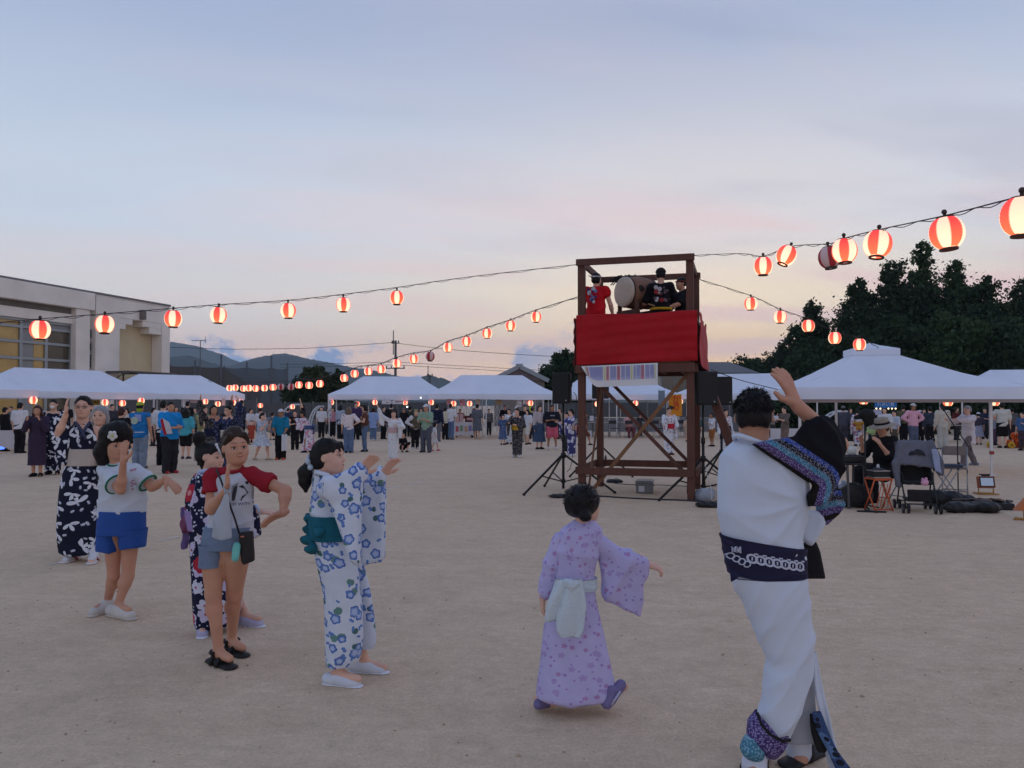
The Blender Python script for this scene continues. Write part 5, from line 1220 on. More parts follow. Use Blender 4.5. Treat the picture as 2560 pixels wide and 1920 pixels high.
def body(root,J,H,skin,h=.02,fine=None,hands=True,detail=True,k=1.0,kid=False):
 """one continuous skin from the joints; face and hands at a finer step when `fine` is given"""
 pts = [J['C'],J['pel'],J['nb']] + list(J['sh']) + list(J['el']) + list(J['wr']) + list(J['hip']) + list(J['kn']) + list(J['an'])
 hl = .105 * H; pad = .16 * H * .7
 lo = np.min(pts,0) - pad; hi = np.max(pts,0) + pad; f = Field(lo,hi,h); R = H * k; fw = J['fw']; w = np.linalg.norm(J['sh'][0] - J['sh'][1])
 T = J.get('slim',{}); ts,th_,sh_ = T.get('torso',1),T.get('thigh',1),T.get('shoulder',1); calf = T.get('calf',1)
 f.cone(J['pel'],J['waist'],w * .42 * ts,w * .36 * ts,.02,flat=(fw,.72)); f.cone(J['waist'],J['chest'],w * .36 * ts,w * .43 * ts,.02,flat=(fw,.68)); f.cone(J['chest'],J['nb'] - unit(J['nb'] - J['chest']) * .05 * R,w * .40 * ts,w * .22 * ts,.02,flat=(fw,.66))
 f.cone(J['sh'][0],J['sh'][1],.036 * R * sh_,.036 * R * sh_,.03 * sh_); f.cone(J['nb'] - unit(J['nb'] - J['chest']) * .04 * R,J['C'] - J['fr'][2] * J['hh'] * .2 - J['fr'][1] * J['hh'] * .06,.036 * R,.032 * R,.02)
 for i in (0,1):
  f.chain([J['sh'][i],J['el'][i],J['wr'][i]],[.031 * R * sh_,.024 * R,.0165 * R],.02 * sh_); a = J['el'][i] + (J['wr'][i] - J['el'][i]) * .3; f.ball(a,.026 * R,None,.02)
  f.chain([J['hip'][i],J['kn'][i],J['an'][i]],[.052 * R * th_,.033 * R * th_,.021 * R],.02 * th_); c = J['kn'][i] + (J['an'][i] - J['kn'][i]) * .28 - J['tdir'][i] * .012 * R; f.ball(c,(.033 * R * calf * min(1,th_ + .2)),None,.03)
  f.cone(J['an'][i] - (0,0,.02 * R),J['an'][i] + J['tdir'][i] * .085 * R - (0,0,.028 * R),.024 * R,.017 * R,.02); f.ball(J['an'][i] - J['tdir'][i] * .018 * R - (0,0,.022 * R),.02 * R,None,.015)
 fs = [f]
 if fine is None:
  head_solid(f,J['C'],J['fr'],J['hh'],kid=kid,detail=detail and h < .016)
  for i in (0,1):
   d = unit(J['hd'][i])
   if h < .0125: hand(f,J['wr'][i],d,J['pn'][i],hl,.2,thumb=J['th'][i])
   else: f.chain([J['wr'][i],J['wr'][i] + d * hl * .45,J['wr'][i] + d * hl * .95],[.017 * R,.021 * R,.011 * R],.01,flat=(unit(J['pn'][i]),.6))
 else:
  hh = J['hh']; g = Field(J['C'] - hh * .72,J['C'] + hh * .72,fine); head_solid(g,J['C'],J['fr'],hh,kid=kid)
  g.cone(J['nb'],J['C'] - J['fr'][2] * hh * .2 - J['fr'][1] * hh * .06,.034 * R,.032 * R,.02); fs.append(g)
  if hands:
   for i in (0,1):
    wr = J['wr'][i]; d = unit(J['hd'][i]); q = Field(np.minimum(wr - .05 * H,wr + d * hl - .06 * H),np.maximum(wr + .05 * H,wr + d * hl + .06 * H),fine * .85)
    q.cone(wr - unit(wr - J['el'][i]) * .04 * R,wr,.0175 * R,.0165 * R); hand(q,wr,d,J['pn'][i],hl * J.get('hs',1),J.get('curl',(.2,.2))[i],J['th'][i]); fs.append(q)
 return skin_obj('body',fs,skin,root)
def strands(V,N,n,ln,fl,seed,r0=.0016,lift=.25,spread=.35):
 """loose locks over the hair so its outline is not a smooth shell"""
 r = np.random.default_rng(seed); i = r.integers(0,len(V),n); b = MB()
 for p,nn in zip(V[i],N[i]):
  d = unit(fl(p,nn) + nn * lift + r.normal(size=3) * spread); L_ = ln * r.uniform(.5,1.3); q = p - nn * .004; P = [q]
  for j in range(3): d = unit(d + np.array([0,0,-.25]) + r.normal(size=3) * .12); P.append(P[-1] + d * L_ / 3)
  b.tube(P,[r0 * 1.6,r0 * 1.4,r0,r0 * .3],3,cap=False)
 return b
def hair(root,J,m,style='short',h=.012,seed=1,n=0,ext=None,kid=False,fringe=True):
 C,hh = J['C'],J['hh']; s,f,u = J['fr']; P = lambda x,y,z: C + hh * (x * s + y * f + (z - .5) * u); R = np.stack([s,f,u],1)
 F_ = Field(C - hh * 1.25,C + hh * 1.0,h); t = 1.0
 F_.ball(P(0,-.06,.635),np.array([.355,.435,.40]) * hh,R)
 if style != 'crop': F_.ball(P(0,-.20,.40),np.array([.345,.30,.30]) * hh,R,.03)
 else: F_.ball(P(0,-.22,.45),np.array([.33,.27,.25]) * hh,R,.03)
 # clear the face
 F_.ball(P(0,.47,.36 if fringe else .42),np.array([.285,.40,.35 if fringe else .40]) * hh,R,.015,'d')
 for x in (-1,1): F_.ball(P(x * .42,.06 if style == 'bob' else .02,.34),np.array([.13,.20,.25]) * hh,R,.01,'d')
 if style in ('short','crop'): F_.cut(P(0,-.3,.14 if style == 'short' else .30),-u - f * .25)
 if style == 'bob':
  for x in (-1,1): F_.cone(P(x * .32,-.02,.6),P(x * .33,-.02,.10),.09 * hh,.085 * hh,.03)
  F_.ball(P(0,-.22,.24),np.array([.34,.22,.30]) * hh,R,.03)
 if style in ('long','curly'):
  for x in (-.25,0,.25): F_.chain([P(x,-.25,.5),P(x * 1.1,-.30,.0),P(x,-.26,-.45)],[.17 * hh,.17 * hh,.10 * hh],.04)
  for x in (-1,1): F_.chain([P(x * .33,.0,.6),P(x * .36,-.02,.1),P(x * .33,-.05,-.3)],[.09 * hh,.10 * hh,.05 * hh],.03)
 if style == 'pony':
  F_.ball(P(0,-.50,.42),.09 * hh,None,.02)
 if style == 'ponytail': F_.chain([P(0,-.46,.55),P(0,-.68,.45),P(0,-.70,.05)],[.08 * hh,.12 * hh,.03 * hh],.02)
 if style == 'bun': F_.ball(P(0,-.36,.93),.17 * hh,None,.02)
 if style == 'lowbun': F_.ball(P(0,-.50,.40),.15 * hh,None,.02)
 if ext: ext(F_,P,hh)
 V,Q = F_.skin(); V = relax(V,Q,1); N = normals(V,Q)
 amp = .018 * hh if style != 'curly' else .05 * hh
 V = V + N * (amp * lumps(V,55 if style != 'curly' else 30,seed) + (.012 * hh * fold(V - C,s + .3 * u,60,seed,.15) if h < .008 else 0))[:,None]
 o = obj('hair',fast_mesh('hair',V,Q,mats=m),root)
 if n:
  kp = ((V - C) @ u > (-.12 if style != 'crop' else .12) * hh); b = strands(V[kp],N[kp],n,(.16 if style != 'crop' else .11) * hh,lambda p,nn: -u * .5 - f * .5 - nn * float(nn @ (-u * .5 - f * .5)),seed,lift=.10 if style != 'crop' else .6,spread=.14 if style != 'crop' else .3,r0=.0012); me = b.mesh('lock',m,True); l = obj('lock',me,o)
 return o
def shoe(root,an,td,H,m,sole=None,name='shoe',h=.01,kind='shoe',strapm=None):
 td = unit([td[0],td[1],0]); s = np.cross(td,(0,0,1)); L_ = .15 * H; g = np.array([an[0],an[1],0.0 if an[2] < .5 else an[2] - .040 * H]); b0,b1 = g - td * L_ * .30,g + td * L_ * .70
 f = Field(np.minimum(b0,b1) - .07 * H,np.maximum(b0,b1) + np.array([.07,.07,.09]) * H,h)
 if kind == 'shoe':
  f.cone(b0 + (0,0,.022 * H),b1 - td * .03 * H + (0,0,.014 * H),.028 * H,.024 * H,.01,flat=(np.array([0,0,1.]),.9)); f.cone(g + (0,0,.03 * H),g + td * .04 * H + (0,0,.018 * H),.03 * H,.026 * H,.02); f.cut((0,0,g[2] + .001),(0,0,-1))
  o = skin_obj(name,f,m,root)
  if sole:
   f = Field(np.minimum(b0,b1) - .06 * H,np.maximum(b0,b1) + .06 * H,h); f.cone(b0,b1 - td * .02 * H,.030 * H,.029 * H,0,flat=(np.array([0,0,1.]),.35)); f.cut((0,0,g[2] + .0005),(0,0,-1)); skin_obj('sole',f,sole,o)
 else:
  f.cone(b0 + (0,0,.008),b1 - td * .02 * H + (0,0,.008),.029 * H,.031 * H,0,flat=(np.array([0,0,1.]),.38)); f.cut((0,0,g[2] + .001),(0,0,-1)); o = skin_obj(name,f,m,root)
  b = MB(); sm = strapm or m
  arcs = [(.55,.034,.03),(.30,.034,.042)] if kind == 'sandal' else []
  for a,w,z in arcs:
   c = b0 + td * L_ * a; b.tube([c + s * w * H * math.cos(q) + np.array([0,0,.006 + z * H * 1.1 * math.sin(q)]) for q in np.linspace(0,PI,9)],.008 * H,6)
  if kind == 'sandal':
   c = b0 + td * L_ * .16 + (0,0,.05 * H); b.tube([c + (s * math.cos(q) * .030 - td * math.sin(q) * .028) * H + td * .02 * H for q in np.linspace(-.4,PI + .4,10)],.0075 * H,6)
  if kind == 'zori':
   for x in (-1,1): b.tube([b1 - td * .055 * H + (0,0,.02),b0 + td * L_ * .5 + s * x * .02 * H + (0,0,.032 * H),b0 + td * L_ * .32 + s * x * .03 * H + (0,0,.012)],.006 * H,6)
  if b.V: b.build('strap',sm,o,True)
 return o
# ------------------------------------------------------------------ figures posed by angles (the crowd)
HANG = ((.16,.02,-1),(.10,.22,-1)); FOLD = ((.25,.15,-1),(-.75,.6,.12)); UP = ((.5,.35,.55),(.05,.3,1)); FRONT = ((.2,.6,-.75),(-.1,1,.25)); MOUTH = ((.15,.5,-.85),(-.35,.45,.85)); HIP = ((.75,-.1,-.8),(-.75,.25,-.45)); OUT = ((.8,.35,-.1),(.7,.5,.1)); CARRY = ((.2,.25,-1),(-.2,1,-.1)); CLAP = ((.25,.6,-.5),(-.5,.7,.5))
def skel(H,aL=HANG,aR=HANG,stride=.0,spread=.055,lean=0.0,sit=None,yaw=0.0,pitch=0.0,kid=0.0,w=1.0,z0=0.0,bend=0.0):
 up = np.array([0,0,1.]); J = {}; hh = H * (.142 + .04 * kid); legs = .50 - .03 * kid; fw = np.array([0,-1.,0]); J['fw'] = fw
 hz = legs * H; pel = np.array([0,0,hz + .02 * H])
 if sit == 'chair': pel = np.array([0,0,.29 * H])
 if sit == 'squat': pel = np.array([0,.06 * H,.15 * H])
 a = math.radians(lean); tdir = np.array([0,-math.sin(a),math.cos(a)]); tor = H - hh - .025 * H - hz - .02 * H
 J['pel'] = pel; J['waist'] = pel + tdir * tor * .35; J['chest'] = pel + tdir * tor * .72; J['nb'] = pel + tdir * tor; sw = .112 * H * w * (1 - .08 * kid)
 J['sh'] = [pel + tdir * tor * .90 + np.array([q * sw,0,0]) for q in (1,-1)]; ua,fa = .172 * H,.145 * H; J['el'] = []; J['wr'] = []; J['hd'] = []; J['pn'] = []; J['th'] = []
 for q,arm,s in ((1,aL,J['sh'][0]),(-1,aR,J['sh'][1])):
  cv = lambda v: unit([v[0] * q,-v[1],v[2]]); e = s + cv(arm[0]) * ua; J['el'].append(e); J['wr'].append(e + cv(arm[1]) * fa); J['hd'].append(cv(arm[1])); J['pn'].append(np.array([-q * 1.,-.3,0])); J['th'].append(-q)
 hp = [pel + np.array([q * .052 * H * w,0,-.02 * H]) for q in (1,-1)]; J['hip'] = hp; J['kn'] = []; J['an'] = []; J['tdir'] = []
 for i,q in enumerate((1,-1)):
  st = stride * H * q
  if sit == 'chair': kn = hp[i] + np.array([q * .02 * H,-.245 * H,.01 * H]); an = np.array([kn[0],kn[1] + .02 * H,.042 * H])
  elif sit == 'squat': kn = np.array([q * .12 * H,-.16 * H,.30 * H]); an = np.array([q * .09 * H,-.06 * H,.042 * H])
  else: an = np.array([q * spread * H,-st,.042 * H]); kn = (hp[i] + an) / 2 + np.array([0,-.02 * H - abs(st) * .12,.02 * H]); 
  J['kn'].append(kn); J['an'].append(an); J['tdir'].append(unit([q * .25,-1,0]))
 J['hh'] = hh; J['fr'] = head_frame(yaw,pitch); J['C'] = J['nb'] + tdir * (.025 * H) + np.array([0,0,hh * .5]) + fw * .018 * H
 if z0:
  for k_ in ('pel','waist','chest','nb','C'): J[k_] = J[k_] + up * z0
  for k_ in ('sh','el','wr','hip','kn','an'): J[k_] = [v + up * z0 for v in J[k_]]
 return J
def c_top(root,J,H,m,sleeve=.6,hem=-.03,loose=1.0,h=.018,name='shirt',uv=False,sleevem=None):
 pts = [J['nb'],J['pel']] + list(J['el']) + list(J['wr']); lo = np.min(pts,0) - .12 * H; hi = np.max(pts,0) + .12 * H; f = Field(lo,hi,h); w = np.linalg.norm(J['sh'][0] - J['sh'][1]); g = .011 * loose; fw = J['fw']; dn = unit(J['pel'] - J['chest'])
 bot = J['pel'] + dn * (-hem) * H
 f.cone(J['chest'],bot + dn * .10 * H,w * .43 + g,w * .45 + g * 1.6 * loose,.03,flat=(fw,.74)); f.cone(J['chest'],J['nb'] - unit(J['nb'] - J['chest']) * .035 * H,w * .42 + g,w * .20,.03,flat=(fw,.7)); f.cone(J['sh'][0],J['sh'][1],.040 * H + g * .6,None,.03)
 f.cut(bot,dn)
 if sleeve:
  for i in (0,1):
   P = [J['sh'][i],J['el'][i],J['wr'][i]]; r = [.040 * H + g,.034 * H + g,.027 * H + g * .7]
   if sleeve < 1: e = P[0] + (P[1] - P[0]) * sleeve * 1.1; f.cone(P[0],e,r[0],r[0] * 1.02,.03)
   else: f.chain(P,r,.03)
 return skin_obj(name,f,m,root,uv=uv,disp=lambda V: .006 * fold(V,(.3,.4,1),26 / max(H,.8),3) * loose)
def c_pants(root,J,H,m,ln=1.0,wide=1.0,h=.018,name='trousers'):
 pts = [J['pel']] + list(J['kn']) + list(J['an']); f = Field(np.min(pts,0) - .12 * H,np.max(pts,0) + .12 * H,h); w = np.linalg.norm(J['sh'][0] - J['sh'][1]); up = unit(J['waist'] - J['pel'])
 f.cone(J['pel'] + up * .05 * H,J['pel'] - up * .01 * H,w * .41 + .008,w * .44 + .01,.02,flat=(J['fw'],.76))
 for i in (0,1):
  k,a = J['kn'][i],J['an'][i]; f.cone(J['hip'][i],k if ln > .5 else J['hip'][i] + (k - J['hip'][i]) * ln * 1.9,.062 * H * wide,.051 * H * wide if ln > .5 else .058 * H * wide,.03)
  if ln > .5: e = k + (a - k) * (ln - .5) * 2 * .97; f.cone(k,e,.051 * H * wide,.047 * H * wide,.02)
 return skin_obj(name,f,m,root,disp=lambda V: .006 * fold(V,(.2,.3,1),24 / max(H,.8),5))
def c_skirt(root,J,H,m,top='waist',hem=.25,flare=1.35,h=None,name='skirt',n=28,pleat=.012):
 a = J['waist'] if top == 'waist' else J['nb'] - np.array([0,0,.02 * H]); w = np.linalg.norm(J['sh'][0] - J['sh'][1]); X = np.array([1.,0,0]); Y = np.array([0,1.,0]); fw = J['fw']; sd = unit(np.cross(fw,(0,0,1))); ct = (J['an'][0] + J['an'][1]) / 2
 st = (J['an'][0] - J['an'][1]) / 2; ext = abs(st @ fw)
 rows = []
 if top != 'waist': rows += [(a,sd * w * .16,fw * w * .13),(J['nb'] - np.array([0,0,.055 * H]),sd * w * .42,fw * w * .24),(J['chest'],sd * (w * .45 + .01),fw * (w * .33 + .01)),(J['waist'],sd * (w * .42 + .012),fw * (w * .30 + .012))]
 else: rows += [(a + np.array([0,0,.02 * H]),sd * w * .38,fw * w * .28)]
 z1 = hem * H + J['an'][0][2] - .042 * H; b = np.array([(J['pel'][0] + ct[0]) / 2,(J['pel'][1] + ct[1]) / 2,z1]); rows += [(J['pel'],sd * (w * .46 + .014),fw * (w * .36 + .014)),((J['pel'] + b) / 2,sd * w * .48 * (1 + flare) / 2,fw * (w * .40 * (1 + flare) / 2 + ext * .3)),(b,sd * w * .50 * flare,fw * (w * .42 * flare + ext * .5))]
 return loft_obj(name,rows,m,root,n=n * 2,seg=34,disp=lambda V,a_,v: pleat * v * np.sin(a_ * 9 + 2 * np.sin(v * 4)) + .004 * fold(V,(.3,.3,1),24,2))
def c_robe(root,J,H,m,obi=None,obim=None,hem=.055,seg=44,n=48,sleeve=.24,h=.016,flare=1.0,collar=None,bow=None):
 w = np.linalg.norm(J['sh'][0] - J['sh'][1]); fw = J['fw']; sd = unit(np.cross(fw,(0,0,1))); ct = (J['an'][0] + J['an'][1]) / 2; ext = abs((J['an'][0] - J['an'][1]) @ fw) / 2; z1 = J['an'][0][2] - .042 * H + hem * H; b = np.array([(J['pel'][0] * .5 + ct[0] * .5),(J['pel'][1] * .5 + ct[1] * .5),z1])
 rows = [(J['nb'] + np.array([0,0,.012 * H]) - fw * .01 * H,sd * .034 * H,fw * .034 * H),(J['nb'] - np.array([0,0,.028 * H]),sd * w * .40,fw * w * .24),(J['sh'][0] * .5 + J['sh'][1] * .5 - np.array([0,0,.035 * H]),sd * (w * .50 + .016),fw * (w * .33 + .01)),(J['chest'],sd * (w * .47 + .014),fw * (w * .37 + .01)),(J['waist'],sd * (w * .43 + .014),fw * (w * .36 + .01)),(J['pel'],sd * (w * .47 + .014),fw * (w * .40 + .01)),
   ((J['pel'] + b) / 2,sd * w * .46 * flare,fw * (w * .38 + ext * .4)),(b,sd * w * .42 * flare,fw * (w * .36 + ext * .8))]
 o = loft_obj('kimono',rows,m,root,n=n,seg=seg,disp=lambda V,a_,v: .006 * np.clip(v * 2 - .8,0,1) * np.sin(a_ * 7 + 3 * np.sin(v * 3)) + .005 * fold(V,(.5,.3,1),20,4))
 for i in (0,1):
  s,e,wr = J['sh'][i],J['el'][i],J['wr'][i]; f = Field(np.min([s,e,wr],0) - .28 * H,np.max([s,e,wr],0) + .1 * H,h); f.chain([s,e,e + (wr - e) * .85],[.046 * H,.044 * H,.04 * H],.03,)
  dr = np.array([0,0,-sleeve * H]); p0 = s + (e - s) * .55; p1 = e + (wr - e) * .85
  if np.linalg.norm((p1 - p0)[:2]) < .06 * H: p0 = p0 - fw * .06 * H; p1 = p1 + fw * .07 * H
  f.slab([p0 + (0,0,.02 * H),e + (0,0,.02 * H),p1 + (0,0,.02 * H),p1 + dr,(e + p1) / 2 + dr * 1.03,p0 + dr * .75],.045 * H,.03,.016)
  skin_obj('sleeve',f,m,root,uv=True,disp=lambda V: .006 * fold(V,(.7,.4,.2),22,8 + i))
 if obim:
  z0,z2 = obi or (.56,.655); c0 = J['pel'] + unit(J['chest'] - J['pel']) * .03 * H; c1 = J['pel'] + unit(J['chest'] - J['pel']) * .135 * H
  loft_obj('obi',[(c0,sd * (w * .46 + .028),fw * (w * .39 + .026)),((c0 + c1) / 2,sd * (w * .455 + .03),fw * (w * .385 + .028)),(c1,sd * (w * .46 + .028),fw * (w * .385 + .026))],obim,root,n=n,seg=10)
  if bow:
   f = Field(c0 - .2 * H,c1 + .2 * H,h); q = (c0 + c1) / 2 - fw * (w * .42 + .05 * H); f.ball(q,.045 * H); 
   for x in (-1,1): f.ball(q + sd * x * .075 * H + (0,0,.015 * H),(.075 * H,.035 * H,.05 * H),np.stack([sd,fw,np.array([0,0,1.])],1),.02); f.cone(q,q + sd * x * .05 * H - (0,0,.13 * H),.03 * H,.045 * H,.02,flat=(fw,.5))
   skin_obj('obi_bow',f,bow,root,disp=lambda V: .008 * lumps(V,50,4))
 if collar:
  b = MB(); q = J['nb']
  for x in (-1,1): b.tube([q - fw * .035 * H + (0,0,.018 * H),q + sd * x * .038 * H + (0,0,.012 * H),q + sd * x * .028 * H + fw * .040 * H - (0,0,.012 * H),q - sd * x * .012 * H + fw * (.066 * H) - (0,0,.075 * H)],.010 * H,6)
  b.build('collar',collar,root,True)
 return o
def cap_hat(root,J,m,brim=True,bucket=False,h=.010):
 C,hh = J['C'],J['hh']; s,f,u = J['fr']; P = lambda x,y,z: C + hh * (x * s + y * f + (z - .5) * u); R = np.stack([s,f,u],1); F_ = Field(C - hh,C + hh * 1.1,h)
 F_.ball(P(0,-.06,.66),np.array([.40,.48,.42]) * hh,R); F_.cut(P(0,0,.68 if not bucket else .62),-u)
 o = skin_obj('cap' if brim else 'hat',F_,m,root)
 if brim: F_ = Field(C - hh,C + hh * 1.2,min(h,.4 * .045 * hh + .004)); F_.ball(P(0,.42,.67),np.array([.30,.40,.06]) * hh,R); skin_obj('brim',F_,m,o)
 if bucket: F_ = Field(C - hh * 1.2,C + hh * 1.2,h); F_.ball(P(0,-.02,.62),np.array([.62,.68,.05]) * hh,R); skin_obj('brim',F_,m,o)
 return o
def bag_on(root,c,size,m,strap=None,name='handbag'):
 f = Field(np.array(c) - .3,np.array(c) + .3,.012); f.ball(c,size,k=0); f.slab([np.array(c) + np.array([sx * size[0] * .8,0,sz * size[2] * .85]) for sx,sz in ((-1,-1),(1,-1),(.85,1),(-.85,1))],size[1] * 1.4,.02,.01); o = skin_obj(name,f,m,root)
 if strap: b = MB(); b.tube(strap,.010,6); b.build('strap',m,o,True)
 return o
# ================================================================== THE CROWD
white = (.74,.74,.76)
K = {'crane': pattern('kimono_navy_birds',(.012,.014,.032),[dict(scale=7,n=5,spike=.80,pow=1.6,r=.085,half=-.25,col=(.66,.68,.74),seed=1,keep=.85),dict(scale=13,n=3,spike=.85,pow=2,r=.04,half=0.1,col=(.50,.53,.62),seed=4,keep=.5)]),
  'navyfloral': pattern('kimono_navy_flowers',(.014,.016,.045),[dict(scale=34,n=0,r=.007,col=(.60,.60,.68),seed=2,keep=.6),dict(scale=9,n=5,spike=.3,r=.052,col=(.62,.62,.74),col2=(.55,.50,.68),heart=(.35,.03,.05),hr=.2,seed=3,keep=.85),dict(scale=6.5,n=8,spike=.18,r=.058,col=(.42,.03,.05),heart=(.6,.25,.25),hr=.3,seed=7,keep=.36)]),
  'glory': pattern('kimono_white_morning_glory',(.60,.64,.72),[dict(scale=12,n=2,spike=.7,pow=.8,r=.034,half=-.2,col=(.07,.15,.15),col2=(.13,.25,.22),seed=5,keep=.55),dict(scale=13.5,n=5,spike=.22,r=.031,col=(.13,.23,.50),col2=(.24,.35,.62),heart=(.42,.50,.70),hr=.5,edge=(.08,.15,.42),seed=1,keep=.62,rand=.95),dict(scale=24,n=2,spike=.7,r=.016,col=(.12,.22,.50),seed=9,keep=.35)]),
  'lavender': pattern('kimono_lavender_stars',(.50,.45,.70),[dict(scale=17,n=5,spike=.5,r=.015,col=(.43,.24,.46),col2=(.42,.32,.60),seed=2,keep=.75),dict(scale=26,n=5,spike=.4,r=.007,col=(.36,.24,.55),seed=6,keep=.6)]),
  'indigo': pattern('kimono_indigo_chrysanthemum',(.05,.05,.17),[dict(scale=7.5,n=9,spike=.2,r=.062,col=(.60,.60,.70),heart=(.30,.30,.50),hr=.25,seed=2,keep=.9)]),
  'dark': pattern('kimono_dark_woven',(.030,.028,.032),[dict(scale=16,n=4,spike=.6,r=.030,col=(.12,.11,.12),seed=2)]),
  'pinkwhite': pattern('kimono_white_pink_flowers',(.68,.66,.72),[dict(scale=9,n=5,spike=.3,r=.052,col=(.62,.16,.26),col2=(.60,.28,.38),seed=2,keep=.85),dict(scale=14,n=3,spike=.5,r=.03,col=(.35,.32,.55),seed=5,keep=.5)]),
  'pale': pattern('kimono_white_faint',(.66,.67,.70),[dict(scale=12,n=5,spike=.5,r=.03,col=(.52,.56,.60),seed=2,keep=.6)]),
  'whitedark': pattern('kimono_white_dark_sprays',(.66,.67,.71),[dict(scale=9,n=3,spike=.7,r=.048,half=-.1,col=(.10,.10,.22),col2=(.34,.14,.20),seed=3,keep=.8)]),
  'magenta': pattern('kimono_white_magenta',(.62,.60,.66),[dict(scale=8,n=5,spike=.4,r=.06,col=(.42,.06,.16),col2=(.22,.18,.26),seed=3,keep=.8)]),
  'check': pattern('dress_grey_check',(.42,.46,.54),[dict(scale=16,n=4,spike=.5,r=.028,col=(.60,.63,.68),seed=1)]),
  'stripe': pattern('dress_dark_stripe',(.06,.065,.085),[dict(scale=22,n=2,spike=.9,r=.05,col=(.12,.125,.15),seed=1)])}
black = cloth(26,25,28); navy = cloth(30,34,58); denim = cloth(92,112,142,.2); ltdenim = cloth(128,142,160,.2); tee_w = cloth(205,205,210,.05); offw = cloth(196,190,184,.06); beige = cloth(176,162,142); grey = cloth(104,106,112); charcoal = cloth(58,58,66); rubber = mat('shoe_rubber',(.5,.5,.5),.6)
skin_m = SK
def crowd(px,fy,hy,face,label,top=None,bot=None,robe=None,dress=None,hair_=('short','black'),hat=None,shoes=black,skin='fair',kid=0.0,d=None,group='festival-goers in the crowd',extra=None,hmin=.013,z0=0.0,fine=None,glasses=False,cat='person',H=None,face_on=None,smile=False,**pose):
 d = d or ground(px,fy)[1]; p = at(px,hy,d); H = H or (p[2] - z0); x = p[0]
 root = thing('person',label,cat,(x,d,0),math.radians(face),group)
 J = skel(H,kid=kid,z0=z0,**pose); h = min(.026,max(hmin,.00085 * d))
 body(root,J,H,SK[skin],h if fine is None else max(.010,h * .8),fine=fine,hands=fine is not None,kid=kid > 0)
 if face_on or (face_on is None and d < 27 and abs((face + 180) % 360 - 180) < 100): face_parts(root,J['C'],J['fr'],J['hh'],smile=smile,glasses=glasses)
 if top: c_top(root,J,H,top[0],top[1] if len(top) > 1 else .6,top[2] if len(top) > 2 else -.02,top[3] if len(top) > 3 else 1.0,h)
 if bot:
  k = bot[0]
  if k == 'pants': c_pants(root,J,H,bot[1],1.0,bot[2] if len(bot) > 2 else 1.0,h)
  if k == 'shorts': c_pants(root,J,H,bot[1],.5,bot[2] if len(bot) > 2 else 1.05,h,'shorts')
  if k == 'skirt': c_skirt(root,J,H,bot[1],'waist',bot[2] if len(bot) > 2 else .2)
 if dress: c_skirt(root,J,H,dress[0],'neck',dress[1],dress[2] if len(dress) > 2 else 1.35,name='dress')
 if dress and len(dress) > 3: c_top(root,J,H,dress[0],dress[3],.14,.8,h,name='bodice')
 if robe: c_robe(root,J,H,robe[0],obim=robe[1],bow=robe[2] if len(robe) > 2 else None,h=h * .9,collar=robe[3] if len(robe) > 3 else None)
 if hair_: hair(root,J,HR[hair_[1]],hair_[0],max(.012,h * .8) if fine is None else .008,seed=int(px),kid=kid > 0)
 if hat: cap_hat(root,J,hat[0],*hat[1:],h=max(.012,h * .7))
 if shoes is not None:
  for i in (0,1): shoe(root,J['an'][i],J['tdir'][i],H,shoes,h=max(.010,h * .7))
 if extra: extra(root,J,H)
 return root,J,H
def strapbag(m,side=1,z=.48,size=(.10,.05,.09)):
 def fn(root,J,H):
  c = np.array([side * .14 * H,-.05 * H,z * H]); bag_on(root,c,size,m,[c + (0,0,size[2]),J['sh'][0 if side < 0 else 1] + np.array([0,-.05 * H,.03 * H]),J['sh'][0 if side < 0 else 1] + np.array([0,.05 * H,.02 * H]),c + (0,.05 * H,size[2])])
 return fn
def held_cloth(m,w=.16,h_=.34,i=0,off=(0,0,-.12)):
 def fn(root,J,H):
  c = J['wr'][i] + J['hd'][i] * .06 * H + np.array(off); f = Field(c - .45,c + .45,.014); f.slab([c + (-w / 2,0,h_ / 2),c + (w / 2,.02,h_ / 2),c + (w / 2 * .9,.02,-h_ / 2),c + (-w / 2 * 1.1,0,-h_ / 2)],.035,.0,.015); skin_obj('held_cloth',f,m,root,disp=lambda V: .012 * np.sin(V[:,0] * 60))
 return fn
gL,gM,gT,gRt = 'people in front of the left tents','people in front of the middle tents','people round and behind the drum tower','people in front of the stalls on the right'
# ---- left
crowd(12,1128,1018,150,'person in dark clothes behind the stall at the left edge',(black,1),('pants',black),group=gL)
crowd(50,1133,1006,175,'man seen from behind in a white tee and black trousers',(tee_w,.75,-.05),('pants',black),group=gL,w=1.08)
crowd(95,1191,1013,12,'woman in a long dark purple dress with hands at her mouth',dress=(cloth(58,46,66),.16,1.0,1.0),hair_=('curly','red'),shoes=black,group=gL,aL=MOUTH,aR=MOUTH,skin='tan',spread=.045)
def mask_on(root,J,H): b = MB(); V,Fc = ellip(J['C'] + J['hh'] * (.30 * J['fr'][1] - .22 * J['fr'][2]),(.20 * J['hh'],.14 * J['hh'],.17 * J['hh']),np.stack(J['fr'],1)); b.add(V,Fc); b.build('face_mask',mat('mask_white',(.75,.75,.75),.8),root,True)
crowd(135,1186,998,15,'person in a dark yukata and white face mask beside the bird-print kimono',robe=(K['crane'],black),hair_=('short','black'),group=gL,extra=mask_on,shoes=black,aL=FRONT)
crowd(253,None,1014,8,'grey-haired woman in a dark yukata smiling behind the bird-print kimono',robe=(K['crane'],offw),hair_=('bob','grey'),d=8.9,group=gL,fine=.006,smile=True,hmin=.011,shoes=tee_w,spread=.04)
crowd(303,None,1019,160,'person in black left of the blue vest, seen from behind',(black,1),('pants',black),d=17.6,hair_=('short','red'),group=gL,w=1.1)
